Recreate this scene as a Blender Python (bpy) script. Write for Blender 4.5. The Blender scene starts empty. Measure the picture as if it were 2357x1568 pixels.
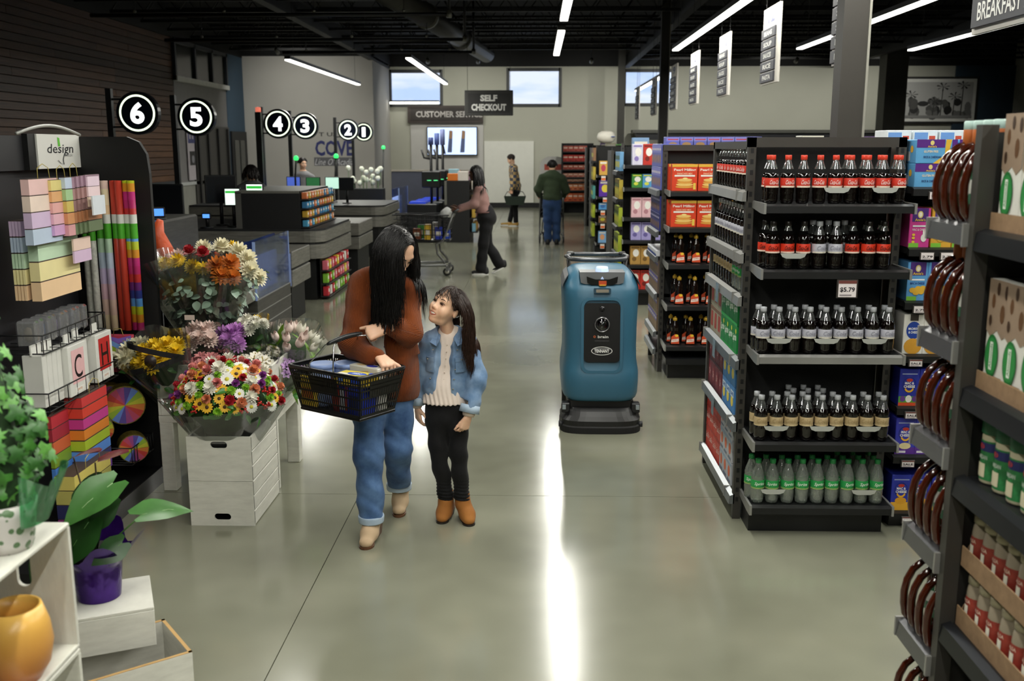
import bpy, math, random
import numpy as np
from mathutils import Vector, Matrix
random.seed(7); np.random.seed(7)
SC = bpy.context.scene
# ---------------------------------------------------------------- camera
cam_d = bpy.data.cameras.new('camera'); cam = bpy.data.objects.new('camera', cam_d)
SC.collection.objects.link(cam); SC.camera = cam
cam.location = (0, 0, 2.0)
cam.rotation_euler = (math.radians(90 - 10.99), 0, math.radians(1.40))
cam_d.lens = 35; cam_d.sensor_width = 36; cam_d.clip_end = 200; cam_d.clip_start = 0.05
cam_d.dof.use_dof = True; cam_d.dof.focus_distance = 5.5; cam_d.dof.aperture_fstop = 3.6
# ---------------------------------------------------------------- world: pale daylight sky with thin cloud
W = bpy.data.worlds.new('sky'); SC.world = W; W.use_nodes = True
nt = W.node_tree; bg = nt.nodes['Background']
tc = nt.nodes.new('ShaderNodeTexCoord'); mp = nt.nodes.new('ShaderNodeMapping'); mp.inputs['Scale'].default_value = (7, 2, 30)
nz = nt.nodes.new('ShaderNodeTexNoise'); nz.inputs['Scale'].default_value = 2.2; nz.inputs['Detail'].default_value = 6
cr = nt.nodes.new('ShaderNodeValToRGB'); cr.color_ramp.elements[0].position = .42; cr.color_ramp.elements[1].position = .62
cr.color_ramp.elements[0].color = (.62, .76, 1, 1); cr.color_ramp.elements[1].color = (.95, .97, 1, 1)
nt.links.new(tc.outputs['Generated'], mp.inputs[0]); nt.links.new(mp.outputs[0], nz.inputs[0])
nt.links.new(nz.outputs[0], cr.inputs[0]); nt.links.new(cr.outputs[0], bg.inputs[0]); bg.inputs[1].default_value = .95
# ---------------------------------------------------------------- colour management
SC.view_settings.view_transform = 'Standard'; SC.view_settings.look = 'None'
SC.view_settings.gamma = 1; SC.view_settings.use_curve_mapping = False
SC.view_settings.exposure = EXPOSURE = 0.36
LAMP = 46.0            # radiance of the ceiling strip diffusers
LAMP_COL = (1.0, .985, .90)
SC.cycles.use_denoising = True
SC.cycles.max_bounces = 6; SC.cycles.diffuse_bounces = 3; SC.cycles.glossy_bounces = 3
SC.cycles.transparent_max_bounces = 14; SC.cycles.transmission_bounces = 3
SC.cycles.use_adaptive_sampling = True; SC.cycles.adaptive_threshold = .04
SC.cycles.caustics_reflective = False; SC.cycles.caustics_refractive = False
SC.cycles.sample_clamp_indirect = 4.0
# ---------------------------------------------------------------- helpers
COL = SC.collection
PI = math.pi
def lin(h):
    if not isinstance(h, str): return tuple(h)
    c = [int(h[i:i+2], 16) / 255 for i in (0, 2, 4)]
    return tuple(x / 12.92 if x <= .04045 else ((x + .055) / 1.055) ** 2.4 for x in c)
MATS = {}
def _new(name):
    m = bpy.data.materials.new(name); m.use_nodes = True
    return m, m.node_tree, m.node_tree.nodes['Principled BSDF']
def M(col, rough=.5, metal=0, var=.06, vs=6, emit=0, bump=0, bs=60, coat=0, spec=.5, name=None, subs=0):
    """procedural principled material; var = mottling of the colour, bump = fine grain"""
    key = (col, rough, metal, var, vs, emit, bump, bs, coat, spec, subs)
    if key in MATS: return MATS[key]
    m, t, p = _new(name or 'mat_%03d' % len(MATS)); c = lin(col)
    p.inputs['Roughness'].default_value = rough; p.inputs['Metallic'].default_value = metal
    p.inputs['Specular IOR Level'].default_value = spec
    p.inputs['Coat Weight'].default_value = coat; p.inputs['Coat Roughness'].default_value = .05
    if subs:
        p.inputs['Subsurface Weight'].default_value = subs; p.inputs['Subsurface Radius'].default_value = (.012, .005, .003)
    if var:
        tcn = t.nodes.new('ShaderNodeTexCoord'); n = t.nodes.new('ShaderNodeTexNoise')
        n.inputs['Scale'].default_value = vs; n.inputs['Detail'].default_value = 4
        r = t.nodes.new('ShaderNodeValToRGB')
        r.color_ramp.elements[0].position = .3; r.color_ramp.elements[1].position = .7
        r.color_ramp.elements[0].color = tuple(x * (1 - var) for x in c) + (1,)
        r.color_ramp.elements[1].color = tuple(min(1, x * (1 + var)) for x in c) + (1,)
        t.links.new(tcn.outputs['Object'], n.inputs[0]); t.links.new(n.outputs[0], r.inputs[0]); t.links.new(r.outputs[0], p.inputs['Base Color'])
    else: p.inputs['Base Color'].default_value = c + (1,)
    if emit:
        p.inputs['Emission Color'].default_value = c + (1,); p.inputs['Emission Strength'].default_value = emit
    if bump:
        tcn = t.nodes.new('ShaderNodeTexCoord'); n = t.nodes.new('ShaderNodeTexNoise'); n.inputs['Scale'].default_value = bs
        b = t.nodes.new('ShaderNodeBump'); b.inputs['Strength'].default_value = bump; b.inputs['Distance'].default_value = .01
        t.links.new(tcn.outputs['Object'], n.inputs[0]); t.links.new(n.outputs[0], b.inputs['Height']); t.links.new(b.outputs[0], p.inputs['Normal'])
    MATS[key] = m
    return m
def film(col, fac=.12, rough=.08, haze=0.0, name=None):
    """thin clear plastic / glass: mostly see-through, glossy at its edges; haze = milky share"""
    key = ('film', col, fac, rough, haze)
    if key in MATS: return MATS[key]
    m, t, p = _new(name or 'film_%03d' % len(MATS)); t.nodes.remove(p)
    out = t.nodes['Material Output']; tr = t.nodes.new('ShaderNodeBsdfTransparent'); tr.inputs[0].default_value = lin(col) + (1,)
    gl = t.nodes.new('ShaderNodeBsdfGlossy'); gl.inputs['Roughness'].default_value = rough
    df = t.nodes.new('ShaderNodeBsdfDiffuse'); df.inputs[0].default_value = lin(col) + (1,)
    lw = t.nodes.new('ShaderNodeLayerWeight'); lw.inputs[0].default_value = .35
    ma = t.nodes.new('ShaderNodeMath'); ma.operation = 'MULTIPLY_ADD'; ma.inputs[1].default_value = .55; ma.inputs[2].default_value = fac
    ma.use_clamp = True
    mx = t.nodes.new('ShaderNodeMixShader'); mh = t.nodes.new('ShaderNodeMixShader'); mh.inputs[0].default_value = haze
    t.links.new(lw.outputs['Fresnel'], ma.inputs[0]); t.links.new(ma.outputs[0], mx.inputs[0])
    t.links.new(tr.outputs[0], mh.inputs[1]); t.links.new(df.outputs[0], mh.inputs[2])
    t.links.new(mh.outputs[0], mx.inputs[1]); t.links.new(gl.outputs[0], mx.inputs[2]); t.links.new(mx.outputs[0], out.inputs[0])
    MATS[key] = m
    return m
def wood(c1, c2, scale=(1, 14, 14), rough=.55, name=None, nscale=3):
    key = ('wood', c1, c2, scale, rough)
    if key in MATS: return MATS[key]
    m, t, p = _new(name or 'wood_%03d' % len(MATS)); p.inputs['Roughness'].default_value = rough
    tcn = t.nodes.new('ShaderNodeTexCoord'); mpn = t.nodes.new('ShaderNodeMapping'); mpn.inputs['Scale'].default_value = scale
    n = t.nodes.new('ShaderNodeTexNoise'); n.inputs['Scale'].default_value = nscale; n.inputs['Detail'].default_value = 6; n.inputs['Roughness'].default_value = .65
    oi = t.nodes.new('ShaderNodeObjectInfo'); ad = t.nodes.new('ShaderNodeVectorMath'); ad.operation = 'ADD'
    sc = t.nodes.new('ShaderNodeMath'); sc.operation = 'MULTIPLY'; sc.inputs[1].default_value = 40
    r = t.nodes.new('ShaderNodeValToRGB'); r.color_ramp.elements[0].position = .3; r.color_ramp.elements[1].position = .72
    r.color_ramp.elements[0].color = lin(c1) + (1,); r.color_ramp.elements[1].color = lin(c2) + (1,)
    t.links.new(tcn.outputs['Object'], mpn.inputs[0]); t.links.new(oi.outputs['Random'], sc.inputs[0])
    t.links.new(mpn.outputs[0], ad.inputs[0]); t.links.new(sc.outputs[0], ad.inputs[1]); t.links.new(ad.outputs[0], n.inputs[0])
    t.links.new(n.outputs[0], r.inputs[0]); t.links.new(r.outputs[0], p.inputs['Base Color'])
    MATS[key] = m
    return m
def tag(o, label=None, cat=None, group=None, kind=None):
    if label: o['label'] = label
    if cat: o['category'] = cat
    if group: o['group'] = group
    if kind: o['kind'] = kind
    return o
def empty(name, loc=(0, 0, 0), rz=0, label=None, cat=None, group=None):
    o = bpy.data.objects.new(name, None); COL.objects.link(o); o.location = loc; o.rotation_euler = (0, 0, rz)
    o.empty_display_size = .05
    return tag(o, label, cat, group)
def copy_tree(o, parent=None):
    c = o.copy(); COL.objects.link(c); c.parent = parent
    for ch in o.children: copy_tree(ch, c)
    return c
class MB:
    """collects shapes for ONE mesh object"""
    def __init__(s): s.v = []; s.f = []; s.fm = []; s.fs = []; s.X = None
    def add(s, V, F, mi=0, smooth=False):
        k = len(s.v)
        if s.X is not None: V = [tuple(s.X @ Vector(p)) for p in V]
        s.v.extend(tuple(p) for p in V)
        for f in F: s.f.append(tuple(i + k for i in f)); s.fm.append(mi); s.fs.append(smooth)
        return s
    def b(s, x0, y0, z0, x1, y1, z1, mi=0):
        V = [(x, y, z) for z in (z0, z1) for y in (y0, y1) for x in (x0, x1)]
        return s.add(V, [(0, 2, 3, 1), (4, 5, 7, 6), (0, 1, 5, 4), (2, 6, 7, 3), (0, 4, 6, 2), (1, 3, 7, 5)], mi)
    def rb(s, x0, y0, z0, x1, y1, z1, r=.004, mi=0):
        """box with chamfered edges"""
        V = []; cs = []
        for z, dz in ((z0, r), (z1, -r)):
            for y, dy in ((y0, r), (y1, -r)):
                for x, dx in ((x0, r), (x1, -r)):
                    cs.append(len(V)); V += [(x, y + dy, z + dz), (x + dx, y, z + dz), (x + dx, y + dy, z)]
        c = lambda i, a: cs[i] + a
        F = [(c(0, 2), c(2, 2), c(3, 2), c(1, 2)), (c(4, 2), c(5, 2), c(7, 2), c(6, 2)), (c(0, 1), c(1, 1), c(5, 1), c(4, 1)),
             (c(2, 1), c(6, 1), c(7, 1), c(3, 1)), (c(0, 0), c(4, 0), c(6, 0), c(2, 0)), (c(1, 0), c(3, 0), c(7, 0), c(5, 0))]
        for i in range(8): F.append((cs[i], cs[i] + 1, cs[i] + 2) if bin(i).count('1') % 2 == 0 else (cs[i], cs[i] + 2, cs[i] + 1))
        for i in range(8):
            for bit, (p, q) in ((1, (1, 2)), (2, (0, 2)), (4, (0, 1))):
                j = i | bit
                if j != i: F.append((c(i, p), c(i, q), c(j, q), c(j, p)))
        return s.add(V, F, mi)
    def ring(s, rings, mi=0, smooth=True, cap=True, close=False):
        """loft over rings of equal length"""
        n = len(rings[0]); V = [p for r in rings for p in r]; F = []
        m = len(rings)
        for i in range(m if close else m - 1):
            for j in range(n):
                a, bq = i * n + j, i * n + (j + 1) % n; k = (i + 1) % m
                F.append((a, bq, k * n + (j + 1) % n, k * n + j))
        if cap and not close: F.append(tuple(range(n - 1, -1, -1))); F.append(tuple((m - 1) * n + j for j in range(n)))
        return s.add(V, F, mi, smooth)
    def cyl(s, a, b, ra, rb=None, n=12, mi=0, smooth=True, cap=True):
        return s.tube([a, b], [ra, ra if rb is None else rb], n, mi, cap=cap, smooth=smooth)
    def tube(s, P, r, n=8, mi=0, cap=True, smooth=True, close=False, flat=1.0):
        P = [Vector(p) for p in P]; m = len(P)
        if not hasattr(r, '__len__'): r = [r] * m
        rings = []; N = None
        for i in range(m):
            t = (P[(i + 1) % m] - P[i - 1]) if close else (P[min(i + 1, m - 1)] - P[max(i - 1, 0)])
            if t.length < 1e-9: t = Vector((0, 0, 1))
            t.normalize()
            if N is None: N = t.orthogonal().normalized()
            else:
                N = N - t * N.dot(t)
                N = N.normalized() if N.length > 1e-6 else t.orthogonal().normalized()
            B = t.cross(N)
            rings.append([tuple(P[i] + (N * math.cos(2 * PI * j / n) + B * (flat * math.sin(2 * PI * j / n))) * r[i]) for j in range(n)])
        return s.ring(rings, mi, smooth, cap, close)
    def lathe(s, prof, n=16, c=(0, 0, 0), mi=0, smooth=True, cap=True, sx=1, sy=1):
        return s.ring([[(c[0] + r * sx * math.cos(2 * PI * j / n), c[1] + r * sy * math.sin(2 * PI * j / n), c[2] + z) for j in range(n)] for r, z in prof], mi, smooth, cap)
    def prism(s, poly, d0, d1, ax='y', mi=0):
        """extrude a 2-D outline; ax='y': outline in xz, 'x': in yz, 'z': in xy"""
        g = {'y': lambda p, d: (p[0], d, p[1]), 'x': lambda p, d: (d, p[0], p[1]), 'z': lambda p, d: (p[0], p[1], d)}[ax]
        n = len(poly); V = [g(p, d0) for p in poly] + [g(p, d1) for p in poly]
        F = [tuple(range(n)), tuple(range(2 * n - 1, n - 1, -1))] + [(i, i + n, (i + 1) % n + n, (i + 1) % n) for i in range(n)]
        return s.add(V, F, mi)
    def grid(s, fn, nu, nv, mi=0, smooth=True, closeu=False):
        V = [fn(i / (nu if closeu else nu - 1), j / (nv - 1)) for j in range(nv) for i in range(nu)]
        F = [(j * nu + i, j * nu + (i + 1) % nu, (j + 1) * nu + (i + 1) % nu, (j + 1) * nu + i) for j in range(nv - 1) for i in range(nu if closeu else nu - 1)]
        return s.add(V, F, mi, smooth)
    def mesh(s, name, mats):
        me = bpy.data.meshes.new(name); me.from_pydata(s.v, [], s.f)
        for m in (mats if isinstance(mats, (list, tuple)) else [mats]): me.materials.append(m)
        me.polygons.foreach_set('material_index', s.fm); me.polygons.foreach_set('use_smooth', s.fs); me.update()
        return me
    def build(s, name, mats, parent=None, loc=None, rz=0):
        o = bpy.data.objects.new(name, s.mesh(name, mats)); COL.objects.link(o); o.parent = parent
        if loc is not None: o.location = loc
        if rz: o.rotation_euler = (0, 0, rz)
        return o
def obj(name, me, parent=None, loc=None, rz=0):
    o = bpy.data.objects.new(name, me); COL.objects.link(o); o.parent = parent
    if loc is not None: o.location = loc
    if rz: o.rotation_euler = (0, 0, rz)
    return o
def rrect(x0, z0, x1, z1, r, n=4):
    P = []
    for cx, cz, a in ((x1 - r, z1 - r, 0), (x0 + r, z1 - r, 90), (x0 + r, z0 + r, 180), (x1 - r, z0 + r, 270)):
        P += [(cx + r * math.cos(math.radians(a + 90 * k / n)), cz + r * math.sin(math.radians(a + 90 * k / n))) for k in range(n + 1)]
    return P
_TX = {}
def text_geo(s, bold=.0):
    """lettering outline from the built-in font: (verts xy, faces), cap height about 1, centred"""
    k = (s, bold)
    if k not in _TX:
        c = bpy.data.curves.new('t', 'FONT'); c.body = s; c.size = 1.0; c.resolution_u = 5 if len(s) == 1 else 2; c.offset = bold; c.align_x = 'CENTER'
        o = bpy.data.objects.new('t', c); COL.objects.link(o)
        bpy.context.view_layer.update()
        me = bpy.data.meshes.new_from_object(o.evaluated_get(bpy.context.evaluated_depsgraph_get()))
        V = [(v.co.x, v.co.y) for v in me.vertices]; F = [tuple(p.vertices) for p in me.polygons]
        bpy.data.objects.remove(o); bpy.data.curves.remove(c); bpy.data.meshes.remove(me)
        if V:
            x0, x1 = min(v[0] for v in V), max(v[0] for v in V); y0, y1 = min(v[1] for v in V), max(v[1] for v in V)
            V = [((x - (x0 + x1) / 2) / max(x1 - x0, 1e-6), (y - (y0 + y1) / 2) / max(y1 - y0, 1e-6)) for x, y in V]
        _TX[k] = (V, F)
    return _TX[k]
class Print:
    """flat print on a plane: shapes in local x (right), z (up) at y = -offset, one mesh with a material for each ink"""
    def __init__(s, bend=0): s.mb = MB(); s.inks = []; s.k = 0; s.bend = bend
    def ink(s, c, rough=.45):
        m = c if not isinstance(c, (str, tuple)) else M(c, rough, var=.04, vs=30)
        if m not in s.inks: s.inks.append(m)
        return s.inks.index(m)
    def put(s, V, F, c):
        s.k += 1; y = -.0006 - .0003 * s.k
        if s.bend: V3 = [((s.bend - y) * math.sin(x / s.bend), -(s.bend - y) * math.cos(x / s.bend), z) for x, z in V]
        else: V3 = [(x, y, z) for x, z in V]
        s.mb.add(V3, F, s.ink(c)); return s
    def rect(s, x0, z0, x1, z1, c):
        if s.bend:
            n = 6; V = [(x0 + (x1 - x0) * i / n, z) for z in (z0, z1) for i in range(n + 1)]
            return s.put(V, [(i, i + 1, i + n + 2, i + n + 1) for i in range(n)], c)
        return s.put([(x0, z0), (x1, z0), (x1, z1), (x0, z1)], [(0, 1, 2, 3)], c)
    def poly(s, P, c): return s.put(P, [tuple(range(len(P)))], c)
    def disc(s, cx, cz, rx, rz, c, n=20): return s.poly([(cx + rx * math.cos(2 * PI * i / n), cz + rz * math.sin(2 * PI * i / n)) for i in range(n)], c)
    def loop(s, cx, cz, rx, rz, w, c, n=24):
        V = [(cx + (rx - q) * math.cos(2 * PI * i / n), cz + (rz - q) * math.sin(2 * PI * i / n)) for q in (0, w) for i in range(n)]
        return s.put(V, [(i, (i + 1) % n, n + (i + 1) % n, n + i) for i in range(n)], c)
    def text(s, t, cx, cz, w, h, c, bold=.02, rot=0, shear=0):
        V, F = text_geo(t, bold); ca, sa = math.cos(rot), math.sin(rot)
        P = [((x + shear * y * h / w) * w, y * h) for x, y in V]
        return s.put([(cx + x * ca - y * sa, cz + x * sa + y * ca) for x, y in P], F, c)
    def build(s, name, parent, loc=(0, 0, 0), rz=0): return s.mb.build(name, s.inks, parent, loc, rz)
ORD = 'first second third fourth fifth sixth seventh eighth ninth tenth eleventh twelfth thirteenth fourteenth fifteenth sixteenth seventeenth eighteenth nineteenth twentieth'.split()
class Temp:
    """a thing built once and copied; the first placing moves the original"""
    def __init__(s, root): s.root = root; s.used = False
    def put(s, loc, rz=0, label=None, cat=None, group=None, sc=None):
        o = copy_tree(s.root) if s.used else s.root
        s.used = True; o.location = loc; o.rotation_euler = (0, 0, rz)
        if sc: o.scale = sc if hasattr(sc, '__len__') else (sc, sc, sc)
        return tag(o, label, cat, group)
# shared surfaces
BLACK = M('101112', .45, var=.15); BLACKG = M('0c0d0e', .25, var=.1); DARK = M('1b1c1d', .5, var=.1)
CHROME = M('c8cacc', .22, 1, var=.04); STEEL = M('8f9294', .35, 1, var=.08); GREYM = M('55534e', .45, .3, var=.08)
WHITE = M('e9e8e2', .5, var=.03); RAIL = M('a3a3a0', .3, .55, var=.06)
# ================================================================ the room
XL, XR, YB, YF, ZC = -8.8, 15.5, 33.81, -7.0, 5.4
def struct(o): o['kind'] = 'structure'; return o
def concrete():
    m, t, p = _new('polished_concrete')
    tcn = t.nodes.new('ShaderNodeTexCoord')
    n1 = t.nodes.new('ShaderNodeTexNoise'); n1.inputs['Scale'].default_value = .9; n1.inputs['Detail'].default_value = 3; n1.inputs['Roughness'].default_value = .62
    n2 = t.nodes.new('ShaderNodeTexNoise'); n2.inputs['Scale'].default_value = 38; n2.inputs['Detail'].default_value = 5
    r1 = t.nodes.new('ShaderNodeValToRGB'); r1.color_ramp.elements[0].position = .3; r1.color_ramp.elements[1].position = .72
    r1.color_ramp.elements[0].color = lin('727363') + (1,); r1.color_ramp.elements[1].color = lin('8f907e') + (1,)
    mx = t.nodes.new('ShaderNodeMixRGB'); mx.blend_type = 'OVERLAY'; mx.inputs[0].default_value = .0
    t.links.new(tcn.outputs['Object'], n1.inputs[0]); t.links.new(tcn.outputs['Object'], n2.inputs[0])
    t.links.new(n1.outputs[0], r1.inputs[0]); t.links.new(r1.outputs[0], mx.inputs[1]); t.links.new(n2.outputs[0], mx.inputs[2])
    t.links.new(mx.outputs[0], p.inputs['Base Color'])
    rr = t.nodes.new('ShaderNodeMapRange'); rr.inputs[3].default_value = .12; rr.inputs[4].default_value = .22
    n3 = t.nodes.new('ShaderNodeTexNoise'); n3.inputs['Scale'].default_value = .7; n3.inputs['Detail'].default_value = 1; t.links.new(tcn.outputs['Object'], n3.inputs[0]); t.links.new(n3.outputs[0], rr.inputs[0]); t.links.new(rr.outputs[0], p.inputs['Roughness'])
    p.inputs['Specular IOR Level'].default_value = .62; p.inputs['Coat Weight'].default_value = .15; p.inputs['Coat Roughness'].default_value = .1
    return m
CONC = concrete()
fl_o = struct(MB().b(XL - .3, YF, -.2, XR, YB + .3, -.012).build('floor', M('3c3b34', .8)))
xs = [XL - .3] + [-10.23 + 4.6 * k for k in range(1, 6)] + [XR]; ys = [YF] + [-3.66 + 4.6 * k for k in range(0, 9)] + [YB + .3]
xs = [XL - .3] + [x for x in xs[1:-1] if XL < x < XR - .5] + [XR]; ys = [YF] + [y for y in ys[1:-1] if YF < y < YB - .5] + [YB + .3]
for i in range(len(xs) - 1):
    for j in range(len(ys) - 1):
        MB().b(xs[i] + .0022, ys[j] + .0022, -.012, xs[i + 1] - .0022, ys[j + 1] - .0022, 0).build('slab', CONC, fl_o)
struct(MB().b(XL - .3, YF, ZC, XR, YB + .3, ZC + .1).build('ceiling', M('060606', .9, var=.2)))
WALLC = M('b9b9ab', .75, var=.02, vs=1.5); WALLP = M('bdbab4', .75, var=.02, vs=1.5); BLUE = M('3e566b', .7, var=.04, vs=2); BLKP = M('0e0e0e', .8)
# back wall with three high windows
wb = MB(); wins = [(-4.86, -3.17, 3.37, 4.45), (-.95, .75, 3.37, 4.5), (2.88, 4.5, 3.39, 4.46)]
zt = 4.6; X = -9.0
segs = [(-9.0, wins[0][0]), (wins[0][1], wins[1][0]), (wins[1][1], wins[2][0]), (wins[2][1], XR)]
for a, c in segs: wb.b(a, YB, 0, c, YB + .25, zt)
for a, c, z0, z1 in wins: wb.b(a, YB, 0, c, YB + .25, z0); wb.b(a, YB, z1, c, YB + .25, zt)
back = struct(wb.build('wall_back', WALLC))
struct(MB().b(-9, YB - .02, zt, XR, YB + .25, ZC).build('trim_1', BLKP))
for k, (a, c, z0, z1) in enumerate(wins):
    w = struct(empty('window_%d' % (k + 1), ((a + c) / 2, YB + .1, z0)))
    f = MB(); hw = (c - a) / 2; h = z1 - z0
    for q in ((-hw - .06, -.13, -.06, -hw + .04, .06, h + .06), (hw - .04, -.13, -.06, hw + .06, .06, h + .06), (-hw, -.13, h - .04, hw, .06, h + .06), (-hw, -.13, -.06, hw, .06, .04)): f.b(*q)
    f.build('frame', M('3b3d3e', .5), w)
    MB().b(-hw, .0, 0, hw, .012, h).build('pane', film('f4f8ff', .03), w)
struct(MB().b(-9, YB - .03, 0, XR, YB, .16).build('baseboard_back', M('17181a', .5)))
# blue return on the far side of the store
struct(MB().b(13.6, YB - .12, 0, XR, YB - .01, zt).build('wall_blue_far', M('2f4150', .7)))
# the wall of the wash-room block with the big lettering
cv = struct(MB().b(XL, 30.4, 0, -4.88, YB + .1, zt + .05).build('wall_block', WALLP))
struct(MB().b(XL, 30.3, zt + .05, -4.8, YB, ZC).build('trim_2', BLKP))
# left wall: stained wood boards over grey panels, windows, blue wall
struct(MB().b(XL - .3, YF, 0, XL - .04, 30.4, ZC).build('wall_left', M('171513', .9)))
bw = struct(empty('wall_wood_cladding', (XL, 8, 0)))
WOODS = [wood('352114', '5c3d28', (14, .5, 14)), wood('432b1a', '6a472c', (14, .5, 14)), wood('2c1c12', '503622', (14, .5, 14))]
z = 1.2; k = 0
while z < 4.55:
    y = 24.6; hh = .142
    while y > 9:
        L = random.choice((2.6, 3.4, 4.2)); y1 = max(9, y - L)
        MB().rb(0, -(8 - y1), z - .0, .035 + .008 * random.random(), y - 8 - .004, z + hh - .012, .003).build('plank', random.choice(WOODS), bw, (-.03, 0, 0))
        y = y1
    z += hh; k += 1
struct(MB().b(XL - .02, 9, 1.1, XL + .05, 24.6, 1.2).build('trim_3', M('23272d', .5)))
struct(MB().b(XL - .02, 9, 0, XL + .02, 30.4, 1.1).build('wall_lower_panel', M('8f8f88', .7, var=.08, vs=3)))
struct(MB().b(XL - .03, 24.62, 1.1, XL + .01, 28.75, 4.6).build('wall_entrance', M('7f7d7d', .6, var=.05)))
struct(MB().b(XL - .03, 28.75, 0, XL + .03, 30.4, 4.6).build('wall_blue', BLUE))
struct(MB().b(XL - .04, 9, 4.6, XL + .04, 30.4, ZC).build('trim_4', BLKP))
struct(MB().b(XL - .02, 24.6, 1.06, XL + .06, 30.4, 1.14).build('trim_5', M('b9bcbb', .4)))
# transom window over the entrance, with mullions, and the glazed entrance doors below
w = struct(empty('window_4', (XL, 26.7, 3.6))); f = MB(); g = M('2b3038', .45)
for y in (-2.05, -.6, .75, 2.02): f.b(.01, y - .05, 0, .09, y + .05, .95)
f.b(.01, -2.1, .88, .09, 2.07, .98); f.b(.01, -2.1, -.02, .12, 2.07, .1, 1); f.build('frame', [g, M('d9dad6', .4)], w)
for a, c in ((-2.0, -.65), (-.55, .7), (.8, 1.97)): MB().b(.012, a, .1, .03, c, .88).build('pane', M('23261f', .15), w)
d = struct(empty('door_1', (XL, 26.9, 0)))
MB().b(.01, -1.2, 0, .06, 1.8, 2.55).build('panel', M('33322f', .35), d)
for y in (-.9, -.1, .75, 1.6): MB().b(.03, y - .05, 0, .1, y + .05, 2.5).build('stile', M('1d1d1e', .4), d)
d = struct(empty('door_2', (XL, 29.6, 0)))
MB().b(.02, -.75, 0, .09, .72, 2.45).build('frame', M('17181a', .5), d)
for y in (-.55, 0): MB().b(.08, y, .2, .11, y + .4, 2.2).build('pane', M('4a4c48', .2), d)
# light panel (staff door) and service wall patch on the back wall
d = struct(empty('door_3', (-.92, YB, 0)))
MB().b(-.83, -.06, .17, .82, -.005, 2.2).build('leaf', M('e8e8df', .55, var=.02), d)
struct(MB().b(-4.2, YB - .05, .1, -1.78, YB - .004, 3.0).build('wall_service_panel', M('c9c7c3', .7, var=.02)))
# near and side walls that close the room
struct(MB().b(XR, YF, 0, XR + .2, YB, ZC).build('wall_right', M('b8b7a8', .8)))
struct(MB().b(XL, YF - .2, 0, XR, YF, ZC).build('wall_front', M('b3b2a4', .8)))
# ---------------------------------------------------------------- columns
def column(x, y, s, m, lab, flange=True):
    t = empty('column', (x, y, 0), 0, lab, 'column', 'steel columns of the sales floor')
    MB().b(-s / 2, -s / 2, 0, s / 2, s / 2, ZC).build('shaft', m, t)
    MB().b(-s / 2 - .02, -s / 2 - .02, 0, s / 2 + .02, s / 2 + .02, .12).build('base_plate', BLACK, t)
    if flange: MB().b(s / 2 - .005, -s / 2 - .012, 0, s / 2 + .012, -s / 2 + .03, ZC).build('corner_guard', M('a7a69c', .4, .5), t)
CM = M('35322d', .55, var=.05)
column(2.26, 7.5, .18, CM, 'broad dark brown column rising behind the cola rack')
column(2.71, 22.0, .18, CM, 'slim dark column near the middle of the back wall banners')
column(10.3, 30.0, .62, M('6a6962', .6), 'wide grey column beside the framed palm photograph', False)
column(2.7, 32.9, .22, M('35342f', .6), 'thin far column against the back wall', False)
# ---------------------------------------------------------------- roof steel
def joist(y, x0, x1, z=4.72, n=14):
    t = tag(empty('roof_joist', ((x0 + x1) / 2, y, z)), 'black open web roof joist, ' + ORD[joist.k] + ' counted from the back wall', 'joist', 'open web roof joists'); joist.k += 1
    h = .46; L = (x1 - x0) / 2
    MB().b(-L, -.04, -.03, L, .04, .03).build('bottom_chord', JM, t); MB().b(-L, -.04, h - .03, L, .04, h + .03).build('top_chord', JM, t)
    P = [(-L + 2 * L * i / (2 * n), 0, h if i % 2 else 0) for i in range(2 * n + 1)]
    MB().tube(P, .018, 5, smooth=False).build('web', JM, t)
joist.k = 0; JM = M('0c0c0c', .6)
for y in (32.2, 30.6, 29.0, 27.4, 25.8, 24.2, 22.6, 21.0, 19.4): joist(y, 2.9, 15, n=20) if y > 30.5 else joist(y, -8.7, 15, n=34)
def girder(x, lab, z=4.55):
    t = tag(empty('roof_girder', (x, 26, z)), lab, 'girder', 'roof girders')
    MB().b(-.09, -8, -.02, .09, 7.6, .03).build('bottom_flange', JM, t); MB().b(-.09, -8, .38, .09, 7.6, .43).build('top_flange', JM, t); MB().b(-.02, -8, 0, .02, 7.6, .4).build('web', JM, t)
girder(2.9, 'dark roof girder running to the thin far column'); girder(9.6, 'dark roof girder above the framed palm photograph'); girder(-4.9, 'dark roof girder above the checkout lane signs')
# sprinkler pipes across the left half, each with hangers and drops
PM = M('2a2a2c', .4, .6)
for k, (y, z, x0, x1) in enumerate(((17.5, 4.2, -7.6, -1.49), (20.5, 4.1, -7.44, -1.44), (23.5, 4.13, -5.83, -1.45))):
    t = tag(empty('sprinkler_pipe', (0, y, z)), 'black sprinkler pipe crossing the ceiling, ' + ('nearest the entrance lights', 'between the other two', 'closest to the far wall')[k], 'pipe', 'sprinkler pipes')
    MB().cyl((x0, 0, 0), (x1, 0, 0), .035, n=10).build('pipe', PM, t); MB().cyl((x1, 0, 0), (x1, 0, ZC - z), .028, n=8).build('riser', PM, t)
    for q in range(4):
        x = x0 + (x1 - x0) * (q + .5) / 4
        MB().cyl((x, 0, 0), (x, 0, ZC - z), .008, n=5).build('hanger', PM, t)
        MB().lathe([(.012, .03), (.03, .06), (.03, .075), (.008, .09)], 8, (x, 0, 0)).build('clamp', M('8f8f86', .4, .7), t)
    MB().lathe([(.045, -.05), (.05, 0), (.045, .07)], 10, (x1, 0, 0)).build('elbow', M('77776f', .4, .6), t)
t = tag(empty('air_duct', (-2.1, 22, 4.6)), 'round grey air duct slanting under the dark roof', 'duct')
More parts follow.
